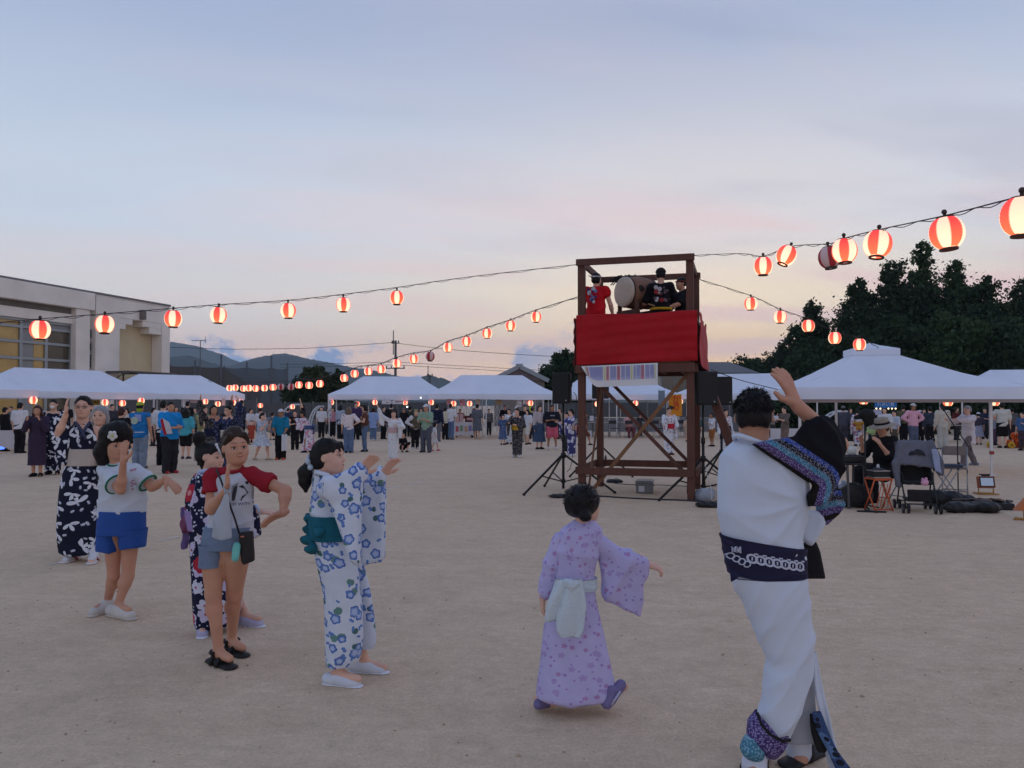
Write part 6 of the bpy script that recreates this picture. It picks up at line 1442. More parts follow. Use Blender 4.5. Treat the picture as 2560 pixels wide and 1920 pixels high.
crowd(280,None,1010,60,'person glimpsed under the lantern between two heads, left tent',(charcoal,1),('pants',black),d=31,group=gL)
crowd(318,None,1020,-20,'girl with dark hair glimpsed left of the blue vest',(offw,.6),('pants',navy),d=28,hair_=('bob','black'),group=gL)
crowd(333,None,1024,30,'short dark-haired person glimpsed just left of the blue vest',(black,1),('pants',black),d=29,group=gL)
def happi_back(root,J,H):
 b = MB(); c = J['chest'] - J['fw'] * (.088 * H); b.box(c + (-.03,0,.03),(.15,.012,.17)); b.build('printed_panel',cloth(150,160,205),root); b = MB(); b.lathe([(.001,.0),(.09,0),(.09,.012),(.001,.012)],c + (.05,.012,-.03),18,axis=(0,1,0)); b.build('printed_disc',cloth(176,190,176),root)
 b = MB(); b.ball(J['C'] + J['hh'] * (-.25 * J['fr'][1] - .18 * J['fr'][2]),(.075,.05,.11),10); b.build('scarf_tail',cloth(150,170,60),root,True)
 b = MB(); b.tube([J['pel'] + np.array([.115 * math.cos(a),.09 * math.sin(a),.03]) * H * .9 / .9 for a in np.linspace(0,6.28,20)],.014,6); b.build('belt',tee_w,root,True)
crowd(350,1171,1006,178,'man in a blue sleeveless happi and yellow-green head scarf, seen from behind',(cloth(38,116,178),0,-.06,1.4),('pants',ltdenim,1.15),hair_=('crop','black'),hat=(cloth(156,176,62),False),group=gL,extra=happi_back,w=1.12,skin='tan',shoes=charcoal)
crowd(408,None,1001,170,'man in a white tee standing just behind the blue tee man',(tee_w,.7),('pants',black),d=20.5,group=gL)
def fan_red(root,J,H):
 c = J['el'][1] + np.array([-.05,-.20,.02]); f = Field(c - .4,c + .4,.012); f.slab([c + (-.10,0,.2),c + (.10,.02,.1),c + (.2,.03,-.16),c + (-.03,0,-.16)],.03,0,.012); o = skin_obj('folded_happi',f,tee_w,root); f = Field(c - .5,c + .4,.012); f.slab([c + (-.15,-.004,.16),c + (-.10,-.004,.2),c + (.02,-.004,-.18),c + (-.05,-.004,-.18)],.036,0,.012); skin_obj('red_border',f,cloth(176,40,62),o)
crowd(425,1183,1004,62,'man in a bright blue tee and black trousers holding a red-edged white cloth',(cloth(32,138,208),.75,-.05,1.3),('pants',cloth(44,42,48),1.2),hair_=('short','black'),shoes=cloth(170,48,56),group=gL,aL=FOLD,aR=((.2,.3,-1),(-.6,.8,.0)),w=1.2,extra=fan_red,skin='tan',yaw=-25)
crowd(465,1147,1020,185,'curly-haired child in a teal tee seen from behind',(cloth(74,160,176),.8,-.05,1.5),('shorts',black,1.1),hair_=('curly','black'),kid=.6,group=gL,shoes=charcoal)
crowd(469,None,1003,175,'dark-haired man glimpsed under the far left tent',(black,1),('pants',black),d=33,group=gL)
crowd(508,None,1014,75,'woman in an olive shirt and cream skirt looking right',(cloth(150,146,104),.75),('skirt',cloth(196,186,166),.2),d=20.5,hair_=('lowbun','brown'),group=gL,aL=((.2,.3,-1),(-.3,.9,-.1)),aR=FRONT)
crowd(533,None,1012,40,'dancer in navy yukata with hands raised, left one of the pair',robe=(K['dark'],navy),d=18.0,hair_=('bob','black'),aL=UP,aR=UP,group=gL,skin='tan')
crowd(573,None,1013,-20,'woman with glasses in a navy yukata, arms raised, under the far left tent corner',robe=(pattern('kimono_navy_small',(.02,.024,.06),[dict(scale=14,n=4,spike=.5,r=.022,col=(.12,.14,.24),seed=3)]),offw),d=17.2,hair_=('lowbun','black'),aL=((.6,.2,.45),(-.2,.2,1)),aR=MOUTH,group=gL,glasses=True,fine=.009)
crowd(603,None,1000,150,'man glimpsed behind the raised arms of the navy yukata woman',(charcoal,1),('pants',black),d=34,group=gL)
crowd(626,1107,1021,70,'person in a white top left of the lit lantern before the net',(tee_w,.7),('pants',charcoal),group=gM)
crowd(651,1108,1020,172,'man in a white tee under the lone lantern by the net',(tee_w,.7),('pants',denim),group=gM,hair_=('crop','black'))
crowd(629,1112,1051,20,'small child in a rust-red top before the two in white',(cloth(150,66,52),.7),('shorts',cloth(150,66,52)),kid=1,group=gM)
crowd(655,1150,1032,72,'girl in a grey and white dress striding right',dress=(K['check'],.30,1.5,.45),hair_=('lowbun','black'),stride=.13,kid=.4,aL=MOUTH,aR=MOUTH,group=gM,shoes=beige)
def pack(root,J,H): bag_on(root,J['chest'] - J['fw'] * .11 * H - np.array([0,0,.03 * H]),(.12,.08,.16),grey,None,'backpack')
crowd(681,1100,1030,178,'child with a grey backpack and shorts, seen from behind',(cloth(150,152,170),.7),('shorts',cloth(120,118,128)),kid=.6,group=gM,extra=pack)
crowd(703,1149,1023,-5,'man in a teal-blue tee and white patterned cap with a towel in hand',(cloth(30,118,150),.8,-.05,1.3),('pants',black,1.15),hat=(cloth(196,196,200),True),hair_=('crop','black'),shoes=cloth(196,88,56),aL=((.2,.3,-1),(-.2,.5,-.8)),aR=((.2,.3,-1),(-.45,.6,-.7)),group=gM,extra=lambda r,J,H: (held_cloth(tee_w,.15,.46,0,(.05,-.02,-.18))(r,J,H),strapbag(black,-1,.5,(.04,.03,.05))(r,J,H)),skin='deep')
crowd(738,None,1026,10,'woman in a black top behind the pink floral yukata',(black,0),('pants',black),d=27.5,hair_=('lowbun','black'),aL=FRONT,aR=FOLD,group=gM)
crowd(757,None,1010,-60,'tall person at the back of the group by the climbing arch',(black,.7),('pants',black),d=32,group=gM,aL=UP)
crowd(772,1131,1026,-68,'dancer in a white and pink flowered yukata with a blue sash, bending left',robe=(K['pinkwhite'],cloth(74,92,130),cloth(74,92,130)),hair_=('short','black'),lean=22,stride=.10,aL=OUT,aR=OUT,group=gM,skin='deep',shoes=navy)
crowd(804,1094,1016,5,'man in a white short-sleeved shirt beside the left leg of the middle tent',(tee_w,.8,-.04),('pants',black),group=gM)
crowd(832,1091,1019,10,'woman in a striped pink top right of the middle tent leg',(cloth(184,140,156),.8),('pants',black),hair_=('bob','black'),group=gM)
crowd(851,1097,1012,150,'woman in a pale grey blouse and long black trousers',(cloth(160,170,186),1,-.1),('pants',black,1.2),hair_=('long','black'),group=gM)
crowd(872,1132,1017,178,'woman with ash-blond long hair, white tee and jeans, seen from behind',(cloth(214,204,206,.05),.8),('pants',denim,1.15),hair_=('long','blond'),group=gM,extra=strapbag(black,-1,.50,(.12,.05,.09)),aR=HIP)
crowd(890,None,1005,20,'woman in dark purple behind the ash-blond woman',(cloth(66,50,84),.8),('pants',black),d=35.5,hair_=('short','black'),group=gM)
crowd(913,1129,1012,-82,'woman in a brown vest and jeans facing left with a tan tote bag',(cloth(92,62,54),.3),('pants',denim),hair_=('bob','black'),group=gM,aL=FOLD,extra=strapbag(beige,-1,.46,(.13,.05,.13)))
crowd(933,1101,1019,176,'person in a pale blue shirt and jeans at the mid tent leg',(cloth(134,156,198),.9,-.14,1.3),('pants',denim),group=gM,hair_=('bob','black'),shoes=tee_w)
crowd(958,None,1016,60,'person in dark clothes behind the raised sleeve of the white kimono',(charcoal,1),('pants',black),d=36,group=gM)
crowd(984,1150,1026,8,'woman dancing in a white kimono with a pink sash, one arm raised',robe=(K['pale'],cloth(190,158,158),None,tee_w),hair_=('lowbun','brown'),aR=((.5,.1,.35),(.35,.15,1)),aL=((.35,.3,-.6),(-.75,.6,.2)),group=gM,shoes=tee_w)
crowd(978,None,1009,168,'man in black with his back turned behind the white kimono',(black,1),('pants',black),d=35,group=gM,w=1.1)
crowd(1010,1092,1020,-15,'woman in black with a grey cap and white scarf',(black,.5),('pants',black),hat=(grey,True),group=gM,skin='tan')
crowd(1009,1130,1092,40,'small child in black squatting on the sand',(black,.6),('shorts',black),kid=.8,sit='squat',aL=FOLD,aR=FOLD,group=gM,H=.98)
def phone(root,J,H):
 c = J['wr'][0] + J['hd'][0] * .09; b = MB(); b.box(c,(.075,.01,.15)); o = b.build('phone',black,root); b = MB(); b.lathe([(.001,0),(.028,0),(.028,.006),(.001,.006)],c + np.array([.0,-.012,.05]),12,axis=(0,-1,0)); b.build('phone_light',glow('phone_light',(.95,1.0,.72),9),o)
crowd(1038,1122,1023,18,'man in an olive vest over white sleeves filming with a lit phone',(cloth(196,196,200,.05),1,-.05),('pants',black),hat=(cloth(150,140,96),False),lean=14,aL=((.3,.6,.1),(-.1,.6,.9)),aR=HIP,group=gM,shoes=tee_w,extra=lambda r,J,H: (phone(r,J,H),c_top(r,J,H,cloth(92,86,74),0,-.0,1.7,.02,name='vest')))
crowd(1066,1131,1011,-25,'man in a pale green tee, grey trousers and white cap, hands together',(cloth(134,160,140),.85,-.06,1.3),('pants',cloth(82,84,96),1.15),hat=(tee_w,True),hair_=('crop','grey'),aL=((.2,.35,-1),(-.5,.7,.25)),aR=((.25,.35,-1),(-.4,.8,.1)),skin='tan',group=gM,shoes=charcoal,spread=.08)
crowd(1092,1104,1010,170,'man in a navy jacket with a black shoulder bag, seen from behind',(navy,1,-.05),('pants',grey),group=gM,extra=strapbag(black,1,.56,(.09,.05,.12)),w=1.08)
crowd(1087,1127,1056,100,'child in a white top and white shorts stepping in pink sandals',(tee_w,.6),('shorts',tee_w),kid=.7,stride=.12,group=gM,shoes=cloth(190,80,110),hair_=('bob','black'))
crowd(1113,1099,1018,172,'person in a cream tee and black trousers before the stall',(cloth(196,188,170),.8),('pants',black),group=gM)
crowd(1126,1099,1009,160,'man in a white tee and blue jeans before the stall',(tee_w,.8),('pants',denim),group=gM,aR=((.3,.1,-1),(.1,.5,-.9)))
crowd(1193,1098,1010,165,'woman in a dark striped knee-length dress at the stall',dress=(K['stripe'],.24,1.25,.9),hair_=('short','black'),group=gM,shoes=beige)
crowd(1185,1094,1021,175,'child in a dark red cap beside the dark striped dress',(charcoal,.7),('pants',black),hat=(cloth(110,40,46),True),kid=.5,group=gM)
crowd(1262,None,1013,0,'stallholder in a dark apron behind the accordion gate side',(black,.8),('pants',black),d=40,group=gM)
crowd(1257,1112,1036,25,'girl in a patterned blue dress beside the yellow-sashed woman',dress=(pattern('dress_blue_print',(.05,.085,.19),[dict(scale=14,n=4,spike=.5,r=.024,col=(.20,.26,.40),seed=1)]),.18,1.3,.7),hair_=('bob','black'),kid=.5,group=gM)
crowd(1273,1110,1022,-12,'woman in a pale blue yukata behind the yellow-sashed woman',robe=(K['whitedark'],navy),aL=UP,aR=FRONT,hair_=('lowbun','black'),group=gM)
crowd(1293,1143,1020,-22,'woman in a dark woven yukata with a yellow sash',robe=(K['dark'],cloth(186,150,46),None,cloth(60,56,60)),hair_=('lowbun','black'),aL=FOLD,aR=((.3,.5,-.6),(-.5,.8,.1)),group=gM,shoes=tee_w)
crowd(1312,None,1013,10,'man in a dark tee between the yellow-sashed woman and the long-haired girl',(black,.7),('pants',beige),d=33,group=gM,aL=FOLD)
crowd(1320,1111,1024,-50,'girl with long dark hair in a white tee and cream shorts',(tee_w,.8),('shorts',cloth(206,198,188)),hair_=('long','black'),stride=.09,group=gM)
# ---- round the tower
crowd(1348,1123,1013,30,'woman in a pale cardigan and long blue skirt',(cloth(176,166,168),1,-.08),('skirt',cloth(58,74,100),.17),hair_=('bob','brown'),group=gT,extra=strapbag(cloth(60,74,98),-1,.5,(.09,.04,.09)))
crowd(1380,1123,1012,5,'man in a black tee and pink shorts with folded arms',(cloth(32,34,44),.85,-.04,1.3),('shorts',cloth(196,92,112),1.2),hair_=('crop','black'),aL=FOLD,aR=FOLD,group=gT,w=1.12,skin='deep',shoes=tee_w,spread=.09,extra=lambda r,J,H: (lambda b: (b.box(J['chest'] + J['fw'] * .098 * H + (0,0,.02),(.17,.006,.035)),b.build('shirt_print',cloth(150,152,158),r)))(MB()))
crowd(1429,1140,1022,-70,'woman in an indigo and white flowered yukata left of the front tower post',robe=(K['indigo'],cloth(186,150,140),cloth(160,60,70)),hair_=('lowbun','black'),group=gT,shoes=tee_w,aL=FRONT,aR=FRONT)
crowd(1418,1128,1030,-60,'child with dark hair partly behind the indigo yukata',(cloth(150,150,190),.8),('pants',charcoal),kid=.4,group=gT,aL=FRONT)
crowd(1462,1113,1030,100,'running child half hidden by the front tower post',(cloth(110,70,60),.7),('shorts',cloth(110,66,48)),kid=.6,stride=.18,group=gT,skin='deep')
crowd(1572,None,1036,10,'woman in a pink top seated at the tables behind the tower',(cloth(196,150,150),.8),('pants',cloth(110,60,66)),d=37.5,sit='chair',hair_=('short','black'),group=gT,H=1.55,aL=FRONT,aR=MOUTH)
crowd(1672,1137,1018,10,'woman in a white yukata with a red sash seen through the tower braces',robe=(K['whitedark'],cloth(190,44,62)),hair_=('lowbun','brown'),group=gT,shoes=cloth(120,70,66),aL=((.3,.2,-1),(-.3,.5,-.4)),aR=MOUTH)
crowd(1742,1117,1034,-20,'child in a dark teal top behind the right tower post',(cloth(48,90,92),.8),('pants',black),kid=.5,group=gT)
crowd(1719,1104,1040,170,'small child in cream near the orange banner',(cloth(186,160,140),.7),('shorts',beige),kid=.8,group=gT)
crowd(1780,1116,1032,-75,'boy in a white tee and brown shorts between the tower and the ladder',(tee_w,.8),('shorts',cloth(150,96,56)),kid=.3,group=gT,aL=FRONT,skin='deep')
crowd(1812,1145,1022,25,'woman in a white and dark sprayed yukata behind the ladder',robe=(K['whitedark'],black),hair_=('lowbun','black'),group=gT,shoes=tee_w)
# ---- right
crowd(1962,None,1016,-70,'man in a grey-brown shirt with a white fan behind the raised forearm',(cloth(104,92,86),.9,-.05),('pants',cloth(118,100,92)),d=27,hair_=('short','black'),group=gRt,extra=held_cloth(tee_w,.2,.12,0,(0,-.06,.04)),aL=FRONT,aR=FRONT)
crowd(2108,1114,1015,165,'man in a grey cap and dark grey clothes near the hedge',(cloth(72,74,86),1),('pants',cloth(62,64,74)),hat=(cloth(120,112,112),True),group=gRt,w=1.1)
crowd(2098,1110,1052,10,'child in black beside the man in the grey cap',(black,.7),('pants',denim),kid=.6,group=gRt)
crowd(2144,1115,1022,168,'woman in a white and magenta yukata near the hedge',robe=(K['magenta'],cloth(150,40,76),cloth(176,130,50)),hair_=('lowbun','black'),group=gRt)
crowd(2178,1120,1055,176,'child in a pale green tee and navy shorts, seen from behind',(cloth(164,190,130),.8),('shorts',navy),kid=.6,group=gRt)
crowd(2212,1124,1018,-40,'woman with shoulder-length dark hair in white under the blue banner',(tee_w,.8),('pants',beige),hair_=('bob','black'),group=gRt)
crowd(2237,1122,1026,-75,'woman in a white top looking left beside the blue banner',(cloth(186,194,206),.9),('pants',cloth(90,84,74)),hair_=('short','black'),group=gRt)
crowd(2258,None,1012,150,'dark-haired man in an olive shirt behind the pink shirt man',(cloth(92,88,66),.8),('pants',black),d=33,group=gRt)
crowd(2282,1122,1009,4,'man in a pink shirt and white cap with hands on his hips',(cloth(214,160,178),1,-.03,1.1),('pants',cloth(84,92,114)),hat=(cloth(190,190,184),True),aL=HIP,aR=HIP,skin='deep',group=gRt)
crowd(2300,None,1026,160,'person in a white cap just right of the pink shirt',(black,.8),('pants',black),d=31,hat=(tee_w,True),group=gRt)
crowd(2325,1114,1016,172,'person in a dark blue-grey jacket left of the man in beige',(cloth(56,62,76),1),('pants',black),group=gRt)
crowd(2356,1123,1008,176,'man all in beige with a camera strap, seen from behind',(cloth(190,182,168),1,-.05),('pants',cloth(176,174,168),1.1),hair_=('crop','black'),group=gRt,extra=strapbag(black,1,.52,(.05,.04,.06)))
crowd(2420,1164,1014,-78,'grey-haired woman in a long white jacket walking left',(cloth(204,200,206,.05),1,-.17,1.6),('pants',cloth(110,104,108)),hair_=('short','grey'),stride=.16,aL=((.2,.8,-.3),(-.2,1,.15)),aR=((.2,.7,-.4),(-.2,1,.3)),group=gRt,shoes=cloth(110,118,136),extra=lambda r,J,H: c_top(r,J,H,charcoal,0,.02,.7,.02,name='inner_top'))
crowd(2446,None,1031,165,'person in a white cap behind the white jacket',(cloth(66,62,74),.8),('skirt',cloth(150,152,170),.25),d=31,hat=(tee_w,True),group=gRt)
crowd(2484,None,1033,15,'child with dark hair behind the near canopy leg',(cloth(120,128,140),.8),('pants',cloth(76,56,78)),d=30.5,hair_=('bob','black'),kid=.3,group=gRt)
crowd(2505,1120,1006,160,'tall man in a cream tee and black shorts, hand on hip',(cloth(196,192,184),.8,-.05),('shorts',black,1.15),group=gRt,aL=HIP,w=1.05)
crowd(2556,None,1030,-60,'person in blue at the right edge of the picture',(cloth(70,96,136),.8),('pants',cloth(70,56,64)),d=27,group=gRt,aL=FRONT)
# ---- farther back, filling the gaps
for px,hy,d_,face,lab,c1,c2,hr,gg in (
 (28,1016,33,20,'person in grey between the stall and the man in white, far left',(96,96,104),(40,40,46),'short',gL),
 (165,1008,33,30,'person in dark clothes glimpsed between the raised hand and the tent',(46,44,52),(30,30,34),'short',gL),
 (218,1012,32,-20,'person in pale clothes glimpsed between kimono woman and grey hair',(170,166,170),(60,60,66),'bob',gL),
 (383,1019,30,100,'person in white glimpsed left of the red-edged cloth',(190,188,190),(46,46,50),'short',gL),
 (440,1016,34,40,'person in brown glimpsed right of the bright blue tee',(92,74,62),(40,40,44),'bob',gL),
 (490,1018,33,-30,'person in grey-green glimpsed beside the olive shirt',(104,112,100),(44,44,48),'short',gL),
 (720,1020,40,150,'person in dark blue behind the white climbing arch',(50,56,84),(40,40,44),'short',gM),
 (820,1020,42,30,'person in grey behind the left tent leg of the middle row',(110,110,118),(46,46,52),'bob',gM),
 (905,1012,40,-40,'person in black behind the brown vest under the tent',(34,34,38),(34,34,38),'short',gM),
 (1025,1016,39,160,'person in dark green behind the lit phone',(60,72,62),(38,38,42),'short',gM),
 (1052,1020,38,20,'person in cream between the filming man and the green tee',(176,166,150),(52,50,54),'bob',gM),
 (1150,1022,40,10,'stallholder in red behind the white cartons',(130,52,50),(44,44,48),'short',gM),
 (1222,1022,41,0,'stallholder in grey behind the stall by the mid tent leg',(112,112,116),(44,44,48),'short',gM),
 (1330,1018,36,170,'person in navy behind the long-haired girl',(42,48,72),(40,40,46),'short',gM),
 (1400,1020,36,-30,'person in beige behind the man in pink shorts',(158,144,128),(60,60,66),'bob',gT),
 (1600,1036,39.5,20,'person in dark clothes seated far behind the tower tables',(52,52,60),(40,40,44),'short',gT),
 (1930,1020,33,60,'person in grey glimpsed left of the near canopy post',(120,118,122),(50,50,54),'short',gRt),
 (2125,1020,34,10,'person in navy glimpsed between the grey cap and the magenta yukata',(44,50,76),(40,40,44),'bob',gRt),
 (2190,1024,33,170,'person in black glimpsed left of the blue banner women',(36,36,40),(36,36,40),'short',gRt),
 (2310,1022,36,-20,'person in pale grey glimpsed between pink shirt and dark jacket',(150,150,156),(54,54,58),'short',gRt),
 (2390,1018,35,30,'person in dark red glimpsed between beige man and white jacket',(96,44,50),(44,44,48),'bob',gRt),
 (2462,1020,36,-40,'person in navy glimpsed left of the near canopy leg',(44,50,74),(40,40,44),'short',gRt),
 (2530,1020,34,150,'person in grey behind the rolled mats',(112,112,118),(50,50,56),'short',gRt)):
 crowd(px,None,hy,face,lab,(cloth(*c1),random.choice([.7,1])),('pants',cloth(*c2)),d=d_,hair_=(hr,random.choice(['black','black','brown'])),group=gg,aL=random.choice([HANG,FOLD,FRONT]),aR=random.choice([HANG,HANG,FOLD,MOUTH]))
# ---- drummers on the tower (they stand on the floor 2.27 m up)
ZF = 2.272
gD2 = 'drummers on the tower'
def headband(m,tails=True):
 def fn(root,J,H):
  C,hh = J['C'],J['hh']; s,f,u = J['fr']; P = lambda x,y,z: C + hh * (x * s + y * f + (z - .5) * u); b = MB()
  b.tube([P(.40 * math.cos(a),-.06 + .475 * math.sin(a),.66) for a in np.linspace(0,2 * PI,26)],.011,6)
  if tails: b.bar(P(-.05,-.54,.66),P(-.35,-.75,.70),.03,.012); b.bar(P(.05,-.54,.66),P(.05,-.80,.60),.03,.012); b.ball(P(0,-.54,.66),.02,8)
  b.build('headband',m,root,True)
 return fn
def sticks(root,J,H):
 for i in (0,1):
  p = J['wr'][i] + unit(J['hd'][i]) * .05; d = unit(J['hd'][i] + np.array([0,0,.6])); b = MB(); b.tube([p - d * .10,p + d * .30],.013,8); b.build('drumstick',cloth(160,130,96),root,True)
def back_print(cols,w=.2,h_=.24,seed=1):
 def fn(root,J,H):
  r = random.Random(seed); c = J['chest'] - J['fw'] * (.094 * H) - np.array([0,0,.03]); 
  for ci,m in enumerate(cols):
   b = MB()
   for _ in range(5): x,z = r.uniform(-w / 2,w / 2),r.uniform(-h_ / 2,h_ / 2); b.lathe([(.001,0),(r.uniform(.018,.042),0),(.018,.004 + .001 * ci),(.001,.005)],c + (x,.012 + .0015 * ci,z),9,axis=(0,1,0))
   b.build('printed_motif',m,root)
 return fn
crowd(1490,None,682,150,'drummer in a red sleeveless happi with a white headband and ponytail',(cloth(190,24,34),.25,-.02,1.2),('pants',cloth(170,22,34)),d=13.75,z0=ZF,hair_=('pony','black'),fine=.007,group=gD2,aL=((.3,.1,-1),(-.1,.6,-.8)),aR=((.25,.3,-1),(.0,.5,-.9)),extra=lambda r,J,H: (headband(tee_w)(r,J,H),back_print([cloth(120,120,170),cloth(60,60,110),cloth(190,190,200)],.14,.26,2)(r,J,H),sticks(r,J,H)))
crowd(1652,None,671,172,'drummer in a black happi with a grey and red back print, seen from behind',(cloth(24,22,28),.75,-.02,1.25),('pants',black),d=13.95,z0=ZF,w=.84,hair_=('crop','black'),fine=.007,group=gD2,aL=((.35,.25,-.9),(.2,.8,-.1)),aR=((.35,.3,-.8),(-.1,.9,-.2)),extra=lambda r,J,H: (back_print([cloth(120,96,104),cloth(186,180,184),cloth(150,50,52),cloth(96,80,88)],.22,.3,4)(r,J,H),sticks(r,J,H),cap_hat(r,J,cloth(38,32,34),False,h=.008),(lambda b: (b.tube([J['pel'] + np.array([.105 * math.cos(a),.085 * math.sin(a),.05]) * H for a in np.linspace(0,6.28,24)],.026,6),b.build('sash',cloth(190,150,40),r,True)))(MB())))
crowd(1706,None,694,-78,'drummer in black facing left behind the right tower post',(cloth(26,24,30),.7,-.02,1.1),('pants',black),d=14.2,z0=ZF,hair_=('crop','black'),fine=.007,group=gD2,aL=((.2,.7,-.8),(-.1,1,-.35)),aR=((.2,.75,-.75),(-.1,1,.05)),extra=lambda r,J,H: (sticks(r,J,H),headband(cloth(120,60,56),False)(r,J,H)),skin='tan')
# ================================================================== STALLS, SIGNS AND THINGS ON THE SAND
tabm = mat('table_top',srgb(168,160,152),.6,var=.06); legm = mat('table_leg',srgb(90,90,94),.5,.5); whitecloth = mat('white_tablecloth',srgb(196,194,200),.85,var=.04)
def table(px,d,w,label,rz=0.0,dep=.5,z=.70,clothf=None,top=tabm,group='trestle tables at the stalls'):
 t = thing('trestle_table',label,'table',((px - 1280) / F_PX * d,d,0),rz,group); b = MB(); b.box((0,0,z - .015),(w,dep,.03)); b.build('tabletop',top,t,bevel=.006)
 for s in (-1,1):
  for q in (-1,1): b = MB(); b.bar((s * (w / 2 - .12),q * (dep / 2 - .05),z - .03),(s * (w / 2 - .12),q * (dep / 2 - .02),0),.028); b.build('leg',legm,t)
  b = MB(); b.bar((s * (w / 2 - .12),-dep / 2 + .05,.22),(s * (w / 2 - .12),dep / 2 - .05,.22),.02); b.build('stretcher',legm,t)
 if clothf:
  b = MB(); k = 24; V = []
  for i in range(k + 1):
   x = -w / 2 - .01 + (w + .02) * i / k; V += [(x,-dep / 2 - .012,z + .002),(x,-dep / 2 - .02 - .012 * math.sin(i * 1.7),z * .55),(x,-dep / 2 - .016 - .02 * math.sin(i * 1.3),.12 + .02 * math.sin(i))]
  b.add(V,[(3 * i + j,3 * i + 3 + j,3 * i + 4 + j,3 * i + 1 + j) for i in range(k) for j in (0,1)]); b.build('front_cloth',clothf,t,True)
 return t
def carton(x,y,z,s,m,label,name='carton',group=None,rz=0.0):
 t = thing(name,label,'box',(x,y,z),rz,group); b = MB(); b.box((0,0,s[2] / 2),s); b.build('body',m,t,bevel=.008); b = MB(); b.box((0,0,s[2] + .004),(s[0] * 1.02,s[1] * 1.02,.014)); b.box((0,0,s[2] + .0125),(.05,s[1] * 1.0,.003)); b.build('lid',m,t); b = MB(); b.box((0,-s[1] / 2 - .003,s[2] * .5),(s[0] * .6,.003,s[2] * .4)); b.build('paper_label',cloth(180,150,150),t); return t
gx = lambda px,d: (px - 1280) / F_PX * d
tb = table(1160,37.6,.92,'stall table with a picture-printed white front cloth',clothf=whitecloth,z=.74)
for i,(x,c) in enumerate(((-.30,(176,90,96)),(-.1,(120,150,120)),(.12,(190,150,120)),(.31,(130,120,170)))):
 b = MB(); b.box((x,-.285,.42 + .03 * (i % 2)),(.13,.004,.26)); b.build('picture',cloth(*c),tb)
for i in range(2):
 for j in range(3): carton(gx(1139 + 11 * i + 4,37.5),37.5,.745 + j * .125,(.17,.2,.11),cloth(208,176,180),'%s white carton of the %s stack on the printed stall table' % (('bottom','middle','top')[j],('left','right')[i]),'carton','white cartons on the stall table')
carton(gx(1174,37.5),37.5,.745,(.42,.3,.28),cloth(86,40,46),'dark red box on the printed stall table','box')
for i,(px,w,lab) in enumerate(((1508,1.8,'first'),(1560,1.7,'second'),(1618,1.7,'third'))): table(px,38.3 + .2 * i,w,'%s folding table from the left behind the drum tower' % lab,rz=.05 * i,z=.72)
table(1462,38.5,1.0,'short folding table left of the row behind the tower',z=.72)
carton(gx(1466,38.2),38.2,0,(.5,.4,.3),cloth(190,192,196),'white box on the ground under the folding tables','box')
def pipe_chair(px,d,rz,label,seat=cloth(60,56,60),group=None,h=.44):
 t = thing('folding_chair',label,'chair',(gx(px,d),d,0),rz,group); pm = mat('chair_pipe',srgb(150,152,156),.35,.7)
 for x in (-.19,.19):
  b = MB(); b.tube([(x,.20,0),(x,.02,h),(x,-.0 + .18,h + .36) if False else (x,.22,h + .34)][:2] + [(x,-.16,h)],.011,6); b.build('leg',pm,t,True); b = MB(); b.tube([(x,-.22,0),(x,.12,h),(x,.24,h + .36)],.011,6); b.build('leg',pm,t,True)
 b = MB(); b.box((0,0,h + .015),(.36,.36,.035)); b.build('seat',seat,t,bevel=.01); b = MB(); b.box((0,.225,h + .30),(.36,.025,.16)); b.build('backrest',seat,t,bevel=.01)
 b = MB(); b.bar((-.19,.2,.06),(.19,.2,.06),.015); b.bar((-.19,-.2,.06),(.19,-.2,.06),.015); b.build('stretcher',pm,t); return t
for i,(px,rz) in enumerate(((1535,.2),(1572,3.0),(1598,2.8),(1645,.4),(1700,-.5),(1712,.9))): pipe_chair(px,37.0 + .45 * (i % 3),rz,('folding chair at the left end of the tables behind the tower','folding chair under the seated woman in pink','folding chair turned away right of the seated woman','folding chair at the right end of the tables behind the tower','left folding chair by the orange banner','right folding chair by the orange banner')[i],group='folding chairs behind the drum tower')
table(1286,38.8,1.1,'low dark table left of the yellow-sashed woman',top=cloth(50,50,54))
table(14,26.6,1.6,'white-covered stall table at the left edge',clothf=whitecloth)
table(1962,28.4,1.2,'stall table behind the man with the white fan',clothf=whitecloth)
table(2360,33.5,2.4,'stall table in the shade behind the man in beige')
# ---- hanging papers and signs
def strokes(b,w,h,n,seed,y=-.004):
 r = random.Random(seed)
 for i in range(n): x,z = r.uniform(-w * .36,w * .36),r.uniform(-h * .4,h * .4); b.box((x,y,z),(r.uniform(.02,w * .3),.003,.018) if i % 2 else (.018,.003,r.uniform(.03,h * .25)))
def sign(px,py,d,w,h,label,paper,ink,seed=1,text=None,n=8,tsize=None,name='paper_sign',group=None,tilt=0.0):
 p = at(px,py,d); t = thing(name,label,'sign',p,0,group); t.rotation_euler.y = tilt; b = MB(); b.box((0,0,0),(w,.006,h)); b.build('sheet',paper,t); 
 if text:
  me = text_mesh(text,tsize or h * .8,'lettering',ink); o = obj('lettering',me,t); o.rotation_euler = (PI / 2,0,0); o.location = (0,-.006,0)
 elif n: b = MB(); strokes(b,w,h,n,seed); b.build('lettering',ink,t)
 b = MB(); b.tube([(-w * .4,0,h / 2),(-w * .4,0,h / 2 + .12)],.004,4); b.tube([(w * .4,0,h / 2),(w * .4,0,h / 2 + .12)],.004,4); b.build('string',wirem,t); return t
pk,wh,ink_r,ink_k = cloth(206,150,158),cloth(206,204,208,.04),cloth(176,70,80),cloth(40,40,48)
gs = 'papers hanging under the middle tents'
